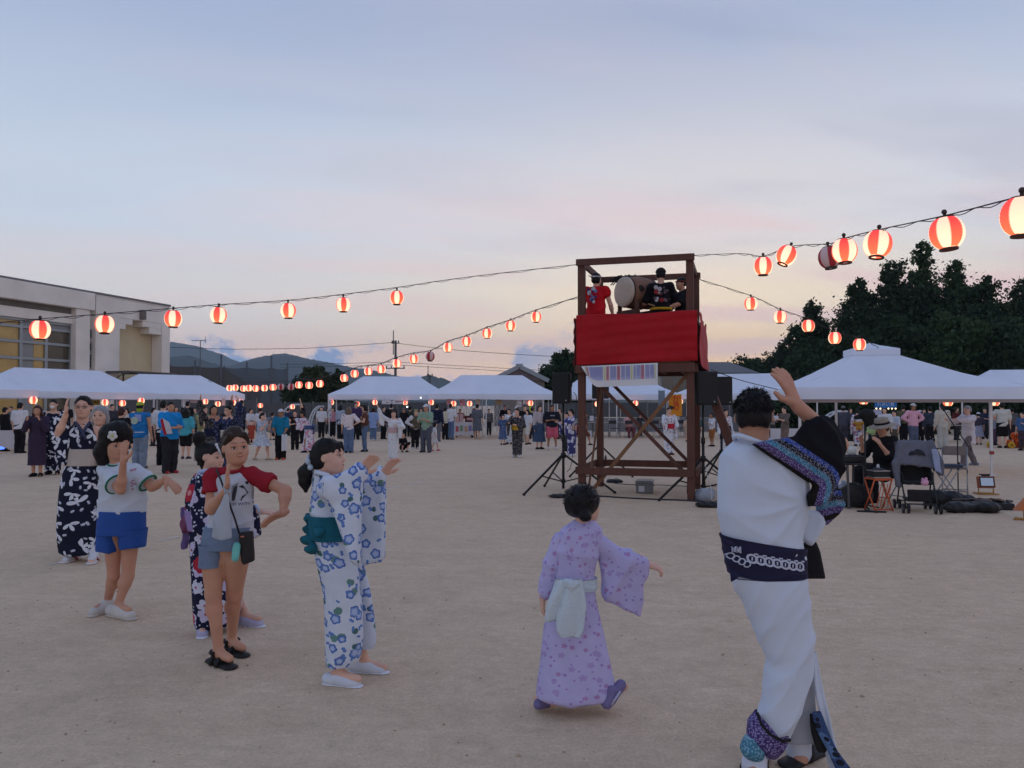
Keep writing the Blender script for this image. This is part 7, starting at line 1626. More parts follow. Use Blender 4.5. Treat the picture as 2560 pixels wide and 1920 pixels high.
sign(1122,1004,37.2,.20,.27,'pink paper leftmost of the row hung by the accordion gate',pk,ink_r,2,group=gs,tilt=.06); sign(1156,1007,37.2,.25,.32,'pink paper between two lanterns by the accordion gate',pk,ink_r,3,group=gs,tilt=-.05)
sign(1195,1005,37.2,.22,.28,'cream paper over the dark striped dress',cloth(190,176,160),ink_r,4,group=gs); sign(1248,1003,37.6,.26,.3,'brown-tinted paper right of the mid leg of the tent',cloth(170,146,110),ink_k,5,group=gs)
sign(1297,1008,37.2,.25,.33,'white paper with one bold black character under the tent',wh,ink_k,text='に',tsize=.30,group=gs,tilt=.04); sign(1313,1004,37.2,.2,.22,'small white and pink paper left of the yellow streamer',wh,ink_r,6,group=gs)
sign(986,1005,38.5,1.22,.20,'long white cloth sign with black and red brush strokes under the left middle tent',wh,ink_k,text='て い',tsize=.2,name='cloth_sign'); 
b = MB(); b.box((.32,-.005,0.02),(.5,.004,.03)); b.box((-.35,-.005,-.02),(.12,.004,.03)); b.build('red_stroke',ink_r,bpy.data.objects['cloth_sign'])
sign(1479,1046,45.7,.22,.30,'white notice fixed to the grey fence behind the tower',wh,ink_k,n=0); sign(824,1022,38.1,.17,.85,'white paper strip tied to the left leg of the middle tents',wh,ink_k,9,n=10)
sign(463,1003,37.5,.36,.5,'white sheet hanging in the far left tent',wh,ink_k,10,n=0); sign(488,1003,37.6,.5,.16,'narrow pink-white sheet hanging in the far left tent',cloth(200,176,180),ink_r,n=0); sign(559,1005,38.0,.17,.34,'small pale sheet between the lanterns of the far left tent',cloth(200,180,176),ink_r,n=0)
sign(233,1006,32.5,.56,.22,'dark sign with yellow edging and letters in the left tent',cloth(170,140,70),cloth(60,38,34),text='ADAK',tsize=.2)
sign(1326,1033,36.8,.10,.68,'yellow streamer hanging by the lantern under the middle tent',cloth(190,200,70),ink_k,n=0,name='streamer')
sign(1654,998,36.5,.3,.8,'grey-blue sheet left of the orange banner',cloth(110,126,140),ink_k,n=0,name='hanging_sheet')
nb = sign(2214,1011,22.4,.62,.21,'blue cloth banner with white characters under the near canopy',cloth(52,112,178),cloth(170,190,220),text='れあい食',tsize=.125,name='blue_banner')
for i,px in enumerate((2191,2201,2221,2230,2239)): q = MB(); q.ball((0,0,0),.022,8); o = q.build('string_bulb',glow('string_bulb',(1.0,.72,.38),3.0),None,True); o.location = at(px,1021.5,22.3); tag(o,'small glowing bulb, %s from the left under the blue banner' % ordn[i],'bulb','string of bulbs under the blue banner')
sign(2194,1030,24,.24,.16,'white sign board on a thin post below the blue banner',cloth(176,176,200),ink_k,n=0,name='sign_board')
def nobori():
 p = ground(1672,1128); d = 31; t = thing('banner_flag','orange banner flag with red characters on a pole behind the tower','banner',(gx(1670,d),d,0)); zt_ = at(1670,984,d)[2]
 b = MB(); b.tube([(0,0,0),(0,0,zt_ + .05)],.014,6); b.tube([(0,0,zt_ + .02),(.5,0,zt_ - .02)],.008,5); b.build('pole',cloth(190,190,190),t,True)
 V = []; nu,nv = 8,16
 for j in range(nv + 1):
  for i in range(nu + 1): u,v = i / nu,j / nv; V.append((.02 + u * .5 + .03 * v,.03 * math.sin(u * 4 + v * 3),zt_ - .02 - v * .84 + .05 * u * 0 - .02 * math.sin(u * 3)))
 ix = np.arange(len(V)).reshape(nv + 1,nu + 1); Q = np.stack([ix[:-1,:-1],ix[:-1,1:],ix[1:,1:],ix[1:,:-1]],2).reshape(-1,4); obj('flag',fast_mesh('flag',V,Q,mats=cloth(206,134,44)),t)
 for k,(c,z) in enumerate((('か',.22),('き',.50))): o = obj('lettering',text_mesh(c,.36,'lettering',cloth(196,36,44)),t); o.rotation_euler = (PI / 2,-.2,0); o.location = (.32,-.05,zt_ - z)
 b = MB(); b.prism([(-.12,-.1),(.12,0),(-.12,.1)],0,.006); o = b.build('printed_wedge',ink_k,t); o.rotation_euler = (PI / 2,0,0); o.location = (.16,-.045,zt_ - .55)
nobori()
for px,d,z,lab in ((1052,38.2,994,'bright white lamp clipped to the edge of the left middle tent'),(1018,36,1017,'tiny white light above the woman in the grey cap')): q = MB(); q.ball((0,0,0),.035,10); q.lathe([(.02,.03),(.03,.05),(.012,.08)],n=10,mi=1); o = q.build('lamp',[glow('lamp_white',(.95,1.0,.9),4.0),blk]); o.location = at(px,z,d); tag(o,lab,'lamp')
q = MB(); q.ball((0,0,0),.05,10); q.ball((.06,.02,-.01),.03,8); o = q.build('glow_toy',glow('glow_toy_blue',(.08,.18,1.0),2.5)); o.location = at(3,1120,24); tag(o,'blue glowing toy by the table at the left edge','toy')
# ---- rolled mats by the right-hand stalls
for i,(px,dy,z,r,c,l) in enumerate(((2522,0,.14,.14,(196,96,44),'left orange'),(2545,.1,.15,.15,(204,84,40),'lower right orange'),(2536,.2,.40,.14,(206,92,40),'topmost orange'),(2526,-.3,.11,.11,(204,160,50),'small yellow'),(2556,-.2,.13,.13,(200,150,48),'yellow rim'),(2472,.1,.10,.10,(190,150,44),'flat yellow'))):
 q = MB(); q.lathe([(.03,-.45),(r * .97,-.45),(r,-.43),(r,.43),(r * .97,.45),(.03,.45)],n=18,axis=(.5,.85,0)); q.lathe([(r * .55,-.455),(r * .6,-.46),(r * .65,-.455)],n=16,axis=(.5,.85,0)); o = q.build('rolled_mat',cloth(*c),None,True); o.location = (gx(px,29.0 + dy),29.0 + dy,z); tag(o,'%s rolled mat of the heap at the right edge' % l,'mat','rolled mats by the right stalls')
# ---- sound table and seated woman
def sound_table():
 t = table(2124,12.1,.5,'small table with a black sound deck behind the dancing man',rz=.1,dep=.4,z=.68,top=cloth(52,48,50),group=None); d = thing('sound_deck','black sound deck on the small table behind the dancing man','sound deck',(gx(2124,12.1),12.1,.684),.1); b = MB(); b.box((0,0,.05),(.36,.28,.09)); b.build('body',blk,d,bevel=.01)
 for x in (-.12,-.06,0,.06,.12): b = MB(); b.lathe([(.016,0),(.016,.02),(.012,.022)],(x,-.06,.096),10); b.build('knob',legm,d,True)
 b = MB(); b.box((0,.06,.10),(.28,.09,.012)); b.build('panel',cloth(60,62,70),d)
 b = MB(); b.lathe([(.045,.0),(.07,.02),(.075,.08),(.06,.12),(.001,.13)],n=16); o = b.build('white_bag',mat('bag_white',srgb(226,226,220),.6,transl=.3),None,True); o.location = (gx(2127,12.2),12.2,.79); tag(o,'white plastic pouch glowing pale on the sound deck','bag')
 heap('black_bag','black gear bag under the sound table','bag',2128,1268,(.5,.35,.42),blackcloth,21); heap('plastic_bag','clear bag with a pink thing inside under the sound table','bag',2104,1244,(.3,.25,.34),clear,22)
 p = ground(2170,1280); b = MB(); b.tube([(-.16,0,.015),(.22,-.1,.015)],.014,6); b.tube([(0,.1,.015),(.08,-.12,.015)],.014,6); o = b.build('cross_foot',blk); o.location = p; tag(o,'black metal foot lying on the sand by the orange stool','metal foot')
sound_table()
def camera_pole():
 d = 11.9; z = at(2160,1040,d)[2]; t = thing('microphone_stand','black pole with a bulky covered recorder on top, behind the raised arm','stand',(gx(2161,d),d,0)); b = MB(); b.tube([(0,0,.02),(0,0,z - .1)],.013,8); b.build('pole',blk,t,True)
 for a in (.3,2.4,4.5): b = MB(); b.tube([(0,0,.06),(.24 * math.cos(a),.24 * math.sin(a),.012)],.011,6); b.build('leg',blk,t,True)
 f = Field((-.25,-.25,z - .25),(.25,.25,z + .2),.012); f.ball((0.03,0,z + .02),(.12,.1,.09)); f.ball((.06,0,z - .07),(.08,.08,.07),None,.03); f.cone((0,0,z - .0),(-.15,-.02,z - .02),.035,.03,.02); skin_obj('cover',f,mat('fur_black',(.012,.012,.012),.9),t,disp=lambda V: .012 * lumps(V,60,3))
 b = MB(); b.box((.02,0,.56),(.03,.03,.06)); b.build('clamp',legm,t)
camera_pole()
def hat_straw(root,J,H):
 C,hh = J['C'],J['hh']; s,f,u = J['fr']; P = lambda x,y,z: C + hh * (x * s + y * f + (z - .5) * u); b = MB(); m = mat('straw',srgb(150,138,124),.8,var=.15,vscale=30,bump=.4,bscale=90); cx = P(0,-.06,.72)
 b.lathe([(.115,-.02),(.112,.05),(.10,.09),(.06,.105),(.001,.10)],cx,26,axis=u); o = b.build('straw_hat',m,root,True); b = MB(); b.lathe([(.112,.0),(.16,-.012),(.21,-.035),(.212,-.04),(.16,-.02),(.112,-.008)],cx,30,axis=u,cap=False); b.build('brim',m,o,True); b = MB(); b.lathe([(.117,-.005),(.119,.0),(.116,.03),(.113,.03)],cx,26,axis=u,cap=False); b.build('hat_band',cloth(26,24,28),o,True)
crowd(2208,None,1050,-66,'woman in black with a straw hat seated under the near canopy, hands at her face',(black,.9,-.02,1.2),('pants',black,1.15),d=12.9,H=1.70,sit='chair',hair_=('short','brown'),fine=.006,group=gRt,aL=((.2,.45,-.85),(-.3,.55,.8)),aR=((.25,.5,-.8),(-.3,.5,.85)),pitch=-14,skin='tan',extra=hat_straw,hmin=.010)
pipe_chair(2216,13.0,-1.15,'folding chair under the woman in the straw hat',group=None)
def orange_stool():
 d = 11.75; t = thing('folding_stool','orange tubular stool carrying a black and silver case','stool',(gx(2193,d),d,0),.15); m = mat('orange_paint',srgb(196,92,52),.45); z = .455
 for x in (-.14,.14):
  for s in (-1,1): b = MB(); b.tube([(x,s * .14,0),(x,-s * .02,z * .55),(x,s * -.12,z)],.011,7); b.build('leg',m,t,True)
 b = MB(); b.tube([(-.14,-.12,z),(.14,-.12,z)],.011,7); b.tube([(-.14,.12,z),(.14,.12,z)],.011,7); b.tube([(-.14,-.14,.03),(.14,-.14,.03)],.011,7); b.build('rail',m,t,True); b = MB(); b.box((0,0,z + .012),(.30,.26,.02)); b.build('seat',m,t,bevel=.006)
 for i in range(4): b = MB(); b.tube([(-.12 + .06 * i,-.13,.06),(-.02 + .05 * i,-.11,z - .06)],.006,5); b.build('rod',m,t,True)
 c = thing('instrument_case','black and silver case with a round dial on the orange stool','case',(gx(2193,d),d,z + .026),.1); b = MB(); b.box((0,0,.055),(.24,.2,.08)); b.build('body',blk,c,bevel=.008)
 for zz in (.008,.102): b = MB(); b.box((0,0,zz),(.25,.21,.012)); b.build('metal_trim',mat('trim_silver',srgb(170,172,176),.3,.8),c)
 b = MB(); b.lathe([(.075,0),(.078,.012),(.06,.03),(.001,.032)],(0,0,.11),20); b.build('dial',cloth(70,72,78),c,True); b = MB(); b.lathe([(.02,.03),(.024,.05),(.012,.085)],(0,0,.11),12); b.build('knob',cloth(196,196,196),c,True)
orange_stool()
def stroller():
 d = 11.7; t = thing('stroller','black folding stroller with a grey jacket thrown over its hood','stroller',(gx(2287,d),d,0),-.25); fm = mat('stroller_frame',(.03,.03,.033),.4,.4); fab = mat('stroller_fabric',(.020,.019,.022),.8,var=.2,bump=.3)
 W = .21
 for x in (-W,W):
  b = MB(); b.tube([(x,-.34,.07),(x,-.10,.42),(x,.22,.82),(x,.34,.97),(x * .9,.40,.98)],.011,7); b.build('frame',fm,t,True); b = MB(); b.tube([(x,.24,.07),(x,.02,.45),(x,-.06,.56)],.011,7); b.build('frame',fm,t,True)
  for y in (-.34,.24):
   for q in (-.035,.035):
    w = MB(); w.lathe([(.045,-.014),(.068,-.012),(.07,0),(.068,.012),(.045,.014)],(x + q,y,.07),18,axis=(1,0,0),cap=False); wo = w.build('wheel',mat('tyre',(.025,.025,.027),.8),t,True); w = MB(); w.lathe([(.001,-.010),(.046,-.012),(.046,.012),(.001,.010)],(x + q,y,.07),14,axis=(1,0,0)); w.build('hub',mat('hub_grey',srgb(104,106,112),.5),wo)
 [(lambda b: (b.tube([(-W,y_,z_),(W,y_,z_)],.010,6),b.build('cross_bar',fm,t,True)))(MB()) for y_,z_ in ((.24,.12),(-.30,.13),(.37,.98))]
 f = Field((-.3,-.35,.25),(.3,.4,.95),.014); f.slab([(-.19,-.2,.43),(.19,-.2,.43),(.19,.08,.40),(-.19,.08,.40)],.06,.02,.02); f.slab([(-.19,.07,.40),(.19,.07,.40),(.18,.26,.84),(-.18,.26,.84)],.05,.02,.02)
 for x in (-.19,.19): f.slab([(x,-.18,.43),(x,.08,.42),(x,.2,.72),(x,-.02,.55)],.03,.02,.01)
 skin_obj('seat',f,fab,t,disp=lambda V: .004 * fold(V,(1,.2,.6),30,2))
 f = Field((-.3,-.35,.1),(.3,.4,.4),.014); f.slab([(-.17,-.22,.33),(.17,-.22,.33),(.15,-.18,.16),(-.15,-.18,.16)],.04,0,.015); f.slab([(-.16,-.2,.17),(.16,-.2,.17),(.16,.16,.17),(-.16,.16,.17)],.03,.02,.012); skin_obj('basket',f,fab,t)
 f = Field((-.35,-.35,.6),(.35,.5,1.15),.014); f.ball((0,.12,.78),(.22,.25,.17)); f.ball((0,.04,.70),(.18,.28,.15),None,.01,'d'); f.cut((0,0,.74),(0,0,-1)); skin_obj('hood',f,fab,t,disp=lambda V: .005 * fold(V,(0,1,.3),22,3))
 j = thing('jacket','grey jacket draped over the stroller hood','jacket',(gx(2287,d),d,0),-.25); f = Field((-.45,-.4,.3),(.45,.5,1.2),.014); f.slab([(-.20,.02,1.01),(.22,.02,1.01),(.27,-.12,.62),(-.22,-.12,.68)],.06,.03,.025); f.slab([(-.2,.0,1.0),(.2,0,1.0),(.2,.32,.98),(-.2,.32,.98)],.05,.03,.02); f.chain([(-.2,0,.98),(-.28,-.1,.7),(-.27,-.12,.38)],[.05,.055,.045],.03); f.chain([(.2,0,.98),(.29,-.08,.72),(.30,-.1,.56)],[.05,.055,.045],.03); skin_obj('fabric',f,cloth(104,104,114),j,disp=lambda V: .010 * fold(V,(1,.3,.25),20,6))
 f = Field((.1,-.35,.45),(.45,.1,1.0),.012); f.slab([(.16,-.17,.92),(.26,-.16,.90),(.30,-.18,.55),(.22,-.2,.6)],.04,0,.015); o = skin_obj('towel',f,cloth(150,160,186),None,disp=lambda V: .006 * fold(V,(1,0,.3),40,6)); o.location = (gx(2287,d),d,0); o.rotation_euler = (0,0,-.25); tag(o,'pale blue towel hanging at the right side of the stroller','towel')
 b = MB(); b.ball((0,0,0),(.055,.04,.05),12); b.ball((.02,0,.05),.022,8); b.ball((-.03,0,.045),.02,8); o = b.build('pink_toy',cloth(206,150,176),None,True); o.location = at(2312,1206,11.35); tag(o,'pale pink toy hanging from the stroller handle','toy')
stroller()
st = pipe_chair(2384,13.9,-.5,'grey-backed folding chair behind the music stool',seat=cloth(130,118,112),group=None)
def x_stool():
 d = 13.0; t = thing('folding_stool','flat metal stool with a dark seat standing on crossed legs','stool',(gx(2363,d),d,0),-.1); z = .56; pm = mat('chair_pipe',srgb(150,152,156),.35,.7); b = MB(); b.box((0,0,z),(.40,.30,.045)); b.build('seat',cloth(64,70,84),t,bevel=.012)
 for y in (-.12,.12):
  for s in (-1,1): b = MB(); b.tube([(s * .17,y,z - .02),(s * -.02,y,z * .45),(s * -.19,y,0)],.011,7); b.build('leg',pm,t,True)
 b = MB(); b.tube([(-.19,-.12,.02),(-.19,.12,.02)],.01,6); b.tube([(.19,-.12,.02),(.19,.12,.02)],.01,6); b.build('stretcher',pm,t,True)
x_stool()
def mic_stand(px,d,zt_,boom,label,m):
 t = thing('microphone_stand',label,'stand',(gx(px,d),d,0)); b = MB(); b.tube([(0,0,.05),(0,0,zt_)],.010,8); b.build('pole',m,t,True)
 for a in (.4,2.5,4.6): b = MB(); b.tube([(0,0,.09),(.27 * math.cos(a),.27 * math.sin(a),.012)],.009,6); b.build('leg',m,t,True)
 if boom: b = MB(); b.tube(boom,.009,7); b.build('boom',m,t,True); b = MB(); e = np.array(boom[0]); b.ball(e,(.024,.024,.024),10); b.tube([e,e + (np.array(boom[1]) - e) * .12],.018,8); b.build('microphone',blk,t,True)
 for z in (zt_ * .52,zt_ - .02): b = MB(); b.ball((.012,0,z),.024,8); b.build('clutch',blk,t,True)
dm = 13.2; o_ = np.array([gx(2392,dm),dm,0])
mic_stand(2392,dm,1.12,[at(2356,1020,13.0) - o_,at(2392,1074,dm) - o_,at(2430,1128,13.4) - o_],'black boom microphone stand by the music stool',blk)
mic_stand(2331,12.6,1.02,None,'thin silver stand right of the stroller',mat('stand_silver',srgb(150,152,158),.3,.7))
def soft_bag(px,py,size,label,seed,zip_=True):
 t = heap('instrument_bag',label,'bag',px,py,size,blackcloth,seed,n=8); b = MB()
 if zip_: b.tube([(-size[0] * .38,-size[1] * .1,size[2] * .95),(0,-size[1] * .16,size[2] * 1.0),(size[0] * .36,-size[1] * .1,size[2] * .85)],.006,5); b.build('zip',cloth(120,112,108),t)
soft_bag(2372,1264,(.66,.46,.26),'black gig bag, left one of the two lying by the stools',31); soft_bag(2424,1280,(.72,.44,.20),'black gig bag in front, nearest of the heap by the stools',32)
def open_case():
 p = ground(2480,1272); t = thing('instrument_case','open flat black case at the right end of the bag heap','case',(p[0],p[1],0),-.22); b = MB(); b.box((0,0,.05),(.52,.30,.10)); b.build('body',blackcloth,t,bevel=.02); b = MB(); b.box((-.05,.05,.125),(.42,.2,.03)); b.build('padding',cloth(46,38,40),t,bevel=.01)
 for x in (-.14,.02): b = MB(); b.bar((x,.12,.145),(x + .10,-.10,.135),.022,.014); b.build('bar',cloth(150,116,92),t)
 b = MB(); b.box((.24,.02,.12),(.06,.12,.03)); b.build('latch',legm,t)
open_case()
def floodlight(px,py,label,rz,s=1.0,lens=True):
 p = ground(px,py); t = thing('floodlight',label,'floodlight',(p[0],p[1],0),rz); ye = mat('stand_yellow',srgb(176,128,62),.5,var=.1); b = MB()
 for y in (-.10,.10): b.tube([(-.17,y,.015),(.17,y,.015)],.012,6)
 b.tube([(-.13,-.10,.015),(-.13,.10,.015)],.011,6); b.tube([(.13,-.10,.015),(.13,.10,.015)],.011,6); b.tube([(-.12,0,.015),(-.12,.0,.10)],.011,6); b.tube([(.12,0,.015),(.12,0,.10)],.011,6); b.build('stand',ye,t,True)
 R = np.array(Matrix.Rotation(-.22,3,'X')); b = MB(); b.box((0,0,.21),(.27,.09,.20),R); h_ = b.build('housing',mat('flood_orange',srgb(150,82,52),.5),t,bevel=.012); b = MB(); b.box(np.array((0,-.047,.0)) @ R.T + (0,0,.21),(.235,.006,.165),R); b.build('rim',blk,h_)
 if lens: b = MB(); b.box(np.array((0,-.051,.0)) @ R.T + (0,0,.21),(.20,.004,.135),R); b.build('lens',mat('flood_lens',srgb(176,186,200),.12,.6),h_)
 b = MB(); b.box((0,.01,.325),(.12,.05,.03)); b.bar((-.09,.05,.34),(.09,.05,.34),.018); b.build('handle',blk,t)
floodlight(2465,1236,'floodlight with a bright lens on a low yellow stand by the bags',-.15)
def flood_cone():
 p = ground(2572,1300); t = thing('floodlight','orange work lamp on a yellow foot cut by the right edge','floodlight',(p[0],p[1],0)); ye = mat('stand_yellow',srgb(176,128,62),.5); b = MB(); b.tube([(-.2,0,.015),(.2,0,.015)],.014,6); b.tube([(-.1,-.12,.015),(-.1,.12,.015)],.012,6); b.tube([(-.06,0,.015),(-.06,0,.14)],.012,6); b.build('stand',ye,t,True)
 b = MB(); b.add([(-.19,-.06,.13),(.19,-.06,.13),(.19,.06,.13),(-.19,.06,.13),(-.01,-.03,.34),(.15,-.03,.34),(.15,.03,.34),(-.01,.03,.34)],[(0,1,5,4),(1,2,6,5),(2,3,7,6),(3,0,4,7),(4,5,6,7),(0,3,2,1)]); b.build('housing',mat('flood_orange_b',srgb(186,104,56),.5),t,bevel=.01)
flood_cone()
# ================================================================== THE SEVEN DANCERS IN FRONT
from mathutils.bvhtree import BVHTree
class Dancer:
 def __init__(s,label,D,footpx,group='dancers in the front ring'):
  s.D = D; s.o = np.array([(footpx - 1280) / F_PX * D,D,0]); s.root = thing('person',label,'person',s.o,0,group)
 def p(s,px,py,dd=0.0): return at(px,py,s.D + dd) - s.o
 def rows(s,L,ratio=.62,dd=0.0,tilt=0.0,grow=0.0):
  out = []
  for r in L:
   y,a,b = r[:3]; q = r[3] if len(r) > 3 else dd; rt = r[4] if len(r) > 4 else ratio; h = (b - a) / 2 / F_PX * (s.D + q) + grow
   out.append((s.p((a + b) / 2,y,q),np.array([h,0,-tilt * h]),np.array([0,h * rt,0])))
  return out
 def loft(s,name,L,m,ratio=.62,dd=0.0,n=72,seg=None,disp=None,tilt=0.0,grow=0.0,parent=None,p=2.3):
  return loft_obj(name,s.rows(L,ratio,dd,tilt,grow),m,parent or s.root,n=n,seg=seg or max(12,len(L) * 9),disp=disp,p=p)
 def slab(s,name,poly,dd,th,m,h=.009,extra=None,disp=None,rnd=.02,uv=True,parent=None):
  P = np.array([s.p(*q[:2],q[2] if len(q) > 2 else dd) for q in poly]); f = Field(P.min(0) - th,P.max(0) + th,h); f.slab(P,th,.02,rnd)
  if extra: extra(f)
  return skin_obj(name,f,m,parent or s.root,uv=uv,disp=disp)
 def joints(s,H,hh,C,nb,chest,waist,pel,sh,el,wr,hd,pn,th,hip,kn,an,td,yaw,pitch=0,roll=0,fw=(0,-1,0),**k):
  J = {'C': s.p(*C),'nb': s.p(*nb),'chest': s.p(*chest),'waist': s.p(*waist),'pel': s.p(*pel),'hh': hh,'fr': head_frame(yaw,pitch,roll),'fw': unit(fw)}
  for nm,v in (('sh',sh),('el',el),('wr',wr),('hip',hip),('kn',kn),('an',an)): J[nm] = [s.p(*q) for q in v]
  J['hd'] = [unit(v) for v in hd]; J['pn'] = [unit(v) for v in pn]; J['th'] = th; J['tdir'] = [unit(v) for v in td]; J.update(k); s.J = J; s.H = H; return J
def decal(target,V,F,m,parent,name='print',off=.003):
 """flat print laid on the cloth: each point is pushed back until it meets the garment"""
 me = target.data; t = BVHTree.FromPolygons([v.co for v in me.vertices],[tuple(p.vertices) for p in me.polygons]); W = []
 for x,z in V:
  h = t.ray_cast(Vector((x,-4,z)),Vector((0,1,0)))[0]; W.append((x,(h.y if h is not None else 0) - off,z))
 return obj(name,fast_mesh(name,np.array(W),F,smooth=False,mats=m),parent)
def disc(x,z,rx,rz,n=10): return [(x + rx * math.cos(2 * PI * i / n),z + rz * math.sin(2 * PI * i / n)) for i in range(n)]
def poly_decals(target,polys,m,parent,name='print',off=.003):
 V,F = [],[]
 for q in polys: F.append(tuple(range(len(V),len(V) + len(q)))[::-1]); V += q
 return decal(target,V,F,m,parent,name,off)
# ------------------------------------------------------------------ the man in the half-black yukata
def band_mat():
 m = bpy.data.materials.new('striped_sleeve'); m.use_nodes = True; g = NG(m); b = m.node_tree.nodes['Principled BSDF']; uv = g.n('ShaderNodeUVMap'); sp = g.n('ShaderNodeSeparateXYZ'); g.L(uv.outputs[0],sp.inputs[0]); tc = g.n('ShaderNodeTexCoord')
 bk,dk,pu,te,bl,go = (.010,.010,.013),(.016,.013,.012),(.085,.045,.17),(.06,.22,.34),(.03,.07,.33),(.10,.08,.04)
 c = g.ramp(g.m('DIVIDE',sp.outputs[0],.2),[(0,dk),(.055,pu),(.20,te),(.315,go),(.335,bk),(.43,bl),(.53,bk)],'CONSTANT')
 v = g.n('ShaderNodeTexVoronoi'); v.inputs['Scale'].default_value = 330; g.L(tc.outputs['Object'],v.inputs['Vector']); sc = g.n('ShaderNodeSeparateColor'); g.L(v.outputs['Color'],sc.inputs[0])
 inb = g.m('MULTIPLY',g.m('GREATER_THAN',sp.outputs[0],.011),g.m('LESS_THAN',sp.outputs[0],.106)); fl = g.m('MULTIPLY',g.m('MULTIPLY',g.m('GREATER_THAN',sc.outputs[0],.72),inb),.55); fd = g.m('MULTIPLY',g.m('MULTIPLY',g.m('LESS_THAN',sc.outputs[1],.25),inb),.7)
 c = g.mix(fl,c,(.42,.42,.55)); c = g.mix(fd,c,(.02,.02,.03)); g.L(c,b.inputs['Base Color']); b.inputs['Roughness'].default_value = .85; b.inputs['Specular IOR Level'].default_value = .1; return m
bandm = band_mat()
def man():
 M = Dancer('man in a white and black yukata dancing with his back turned, arm raised',3.37,1940)
 J = M.joints(1.68,.214,(1885,1040),(1886,1102,.02),(1905,1205),(1915,1345),(1925,1440),[(1838,1158,.02),(1980,1146,.02)],[(1848,1262,.14),(2094,1112,.02)],[(1955,1300,.26),(1990,1010,-.03)],[(.9,.2,.1),(-.42,-.15,.88)],[(0,1,0),(-.55,.8,-.1)],(-1,1),[(1905,1470,0),(1955,1470,.03)],[(1962,1665,0),(1990,1665,.08)],[(1886,1890,.02),(1998,1868,.14)],[(.35,.93,0),(.2,.98,0)],160,2,fw=(.1,1,0),curl=(.25,.18),slim=dict(torso=.8,thigh=.6,shoulder=.85,calf=.6))
 root = M.root; body(root,J,M.H,SK['tan'],.008,.0042)
 hair(root,J,HR['black'],'crop',.0055,5,n=1500,fringe=False)
 wc = mat('yukata_white',(.60,.65,.75),.85,var=.025,vscale=9,bump=.16,bscale=260,spec=.1,crease=.30)
 def creases(V,a,v):      # pulled towards the raised right arm and the sash
  d = .0035 * fold(V,(.55,.2,1),19,11,.3) * np.clip(v * 5 - .4,0,1)
  c = M.p(2020,1262,-.1); x,z = V[:,0] - c[0],V[:,2] - c[2]; r = np.sqrt(x * x + z * z); an = np.arctan2(z,-x)      # gathers raying out from under the raised arm
  d += .0095 * (1 - np.abs(np.sin(an * 5.5 + 1.2 * np.sin(r * 9)))) ** 1.5 * np.exp(-((r - .16) / .13) ** 2) * (V[:,1] < .05)
  d += .006 * np.exp(-((v - .88) / .05) ** 2) * (.5 + .5 * np.sin(a * 9)); return d - .004 - .012 * np.clip((v - .9) * 10,0,1) 
 up = M.loft('kimono_top',[(1092,1846,1928,.01),(1099,1836,1952,.01),(1107,1826,1984),(1122,1811,2010),(1150,1799,2018),(1200,1792,2022),(1260,1794,2020),(1320,1800,2012),(1352,1806,2008),(1400,1813,2012),(1450,1826,2014)],wc,.60,n=110,seg=120,disp=creases)
 low = M.loft('kimono_skirt',[(1440,1828,2013),(1475,1838,2019),(1520,1860,2026),(1575,1885,2031),(1620,1901,2033),(1655,1915,2034),(1684,1911,2030),(1720,1908,2020),(1750,1903,2010),(1785,1896,1998),(1815,1907,1988),(1838,1930,1980),(1850,1948,1974)],wc,.72,n=110,seg=120,disp=lambda V,a,v: .0040 * fold(V,(-.75,.15,1),17,21,.4) + .0035 * fold(V,(-.9,.2,.6),33,22,.35) + .008 * np.sin(a * 3 + 1) * v * (1 - .3 * v))
 # collar standing off the nape
 b = MB(); b.tube([M.p(1838,1106,.02),M.p(1835,1090,-.02),M.p(1848,1088,-.06),M.p(1872,1096,-.085),M.p(1900,1106,-.085),M.p(1932,1112,-.05)],[.008,.011,.011,.011,.010,.008],8); b.build('collar',wc,root,True)
 # hem of the under-robe and the swinging front panel
 pur = pattern('underrobe_purple',(.07,.045,.15),[dict(scale=120,n=0,r=.0035,col=(.26,.22,.42),keep=.7,seed=1)]); tea = pattern('underrobe_teal',(.07,.20,.28),[dict(scale=120,n=0,r=.003,col=(.25,.42,.5),keep=.6,seed=2)])
 M.loft('hem_band',[(1780,1886,1950,.02),(1805,1874,1965,.02),(1830,1868,1970,.02),(1852,1870,1968,.02),(1872,1884,1960,.02),(1889,1900,1944,.02)],pur,.85,n=60,disp=lambda V,a,v: .004 * fold(V,(1,0,.6),18,3))
 M.loft('hem_band',[(1842,1862,1896,.0),(1858,1855,1902,.0),(1874,1852,1910,.0),(1890,1860,1908,.0),(1897,1872,1904,.0)],tea,1.1,n=50)
 b = MB(); b.tube([M.p(1893,1782,-.03),M.p(1904,1812,-.06),M.p(1925,1836,-.085),M.p(1956,1853,-.08),M.p(1975,1850,-.05)],.007,6); b.build('hem_piping',mat('piping_gap_black',(.012,.011,.012),.8),root,True)
 M.loft('inner_panel',[(1660,2000,2032,.08),(1700,1990,2036,.08),(1750,1984,2038,.08),(1800,1974,2040,.08),(1856,1962,2036,.08)],mat('yukata_grey_lining',(.36,.37,.40),.85,bump=.2,bscale=80),.35,n=40)
 M.loft('front_panel',[(1630,2024,2040,.02),(1690,2030,2049,.03),(1740,2038,2059,.04),(1800,2052,2074,.05),(1850,2060,2086,.05),(1890,2068,2098,.05),(1925,2078,2108,.05)],wc,.5,n=40,disp=lambda V,a,v: .005 * np.sin(a * 3 + v * 6))
 blu = pattern('panel_blue_wave',(.045,.075,.17),[dict(scale=14,n=0,r=.03,col=(.10,.18,.34),seed=2,keep=.6),dict(scale=22,n=0,r=.014,col=(.015,.017,.03),seed=4)])
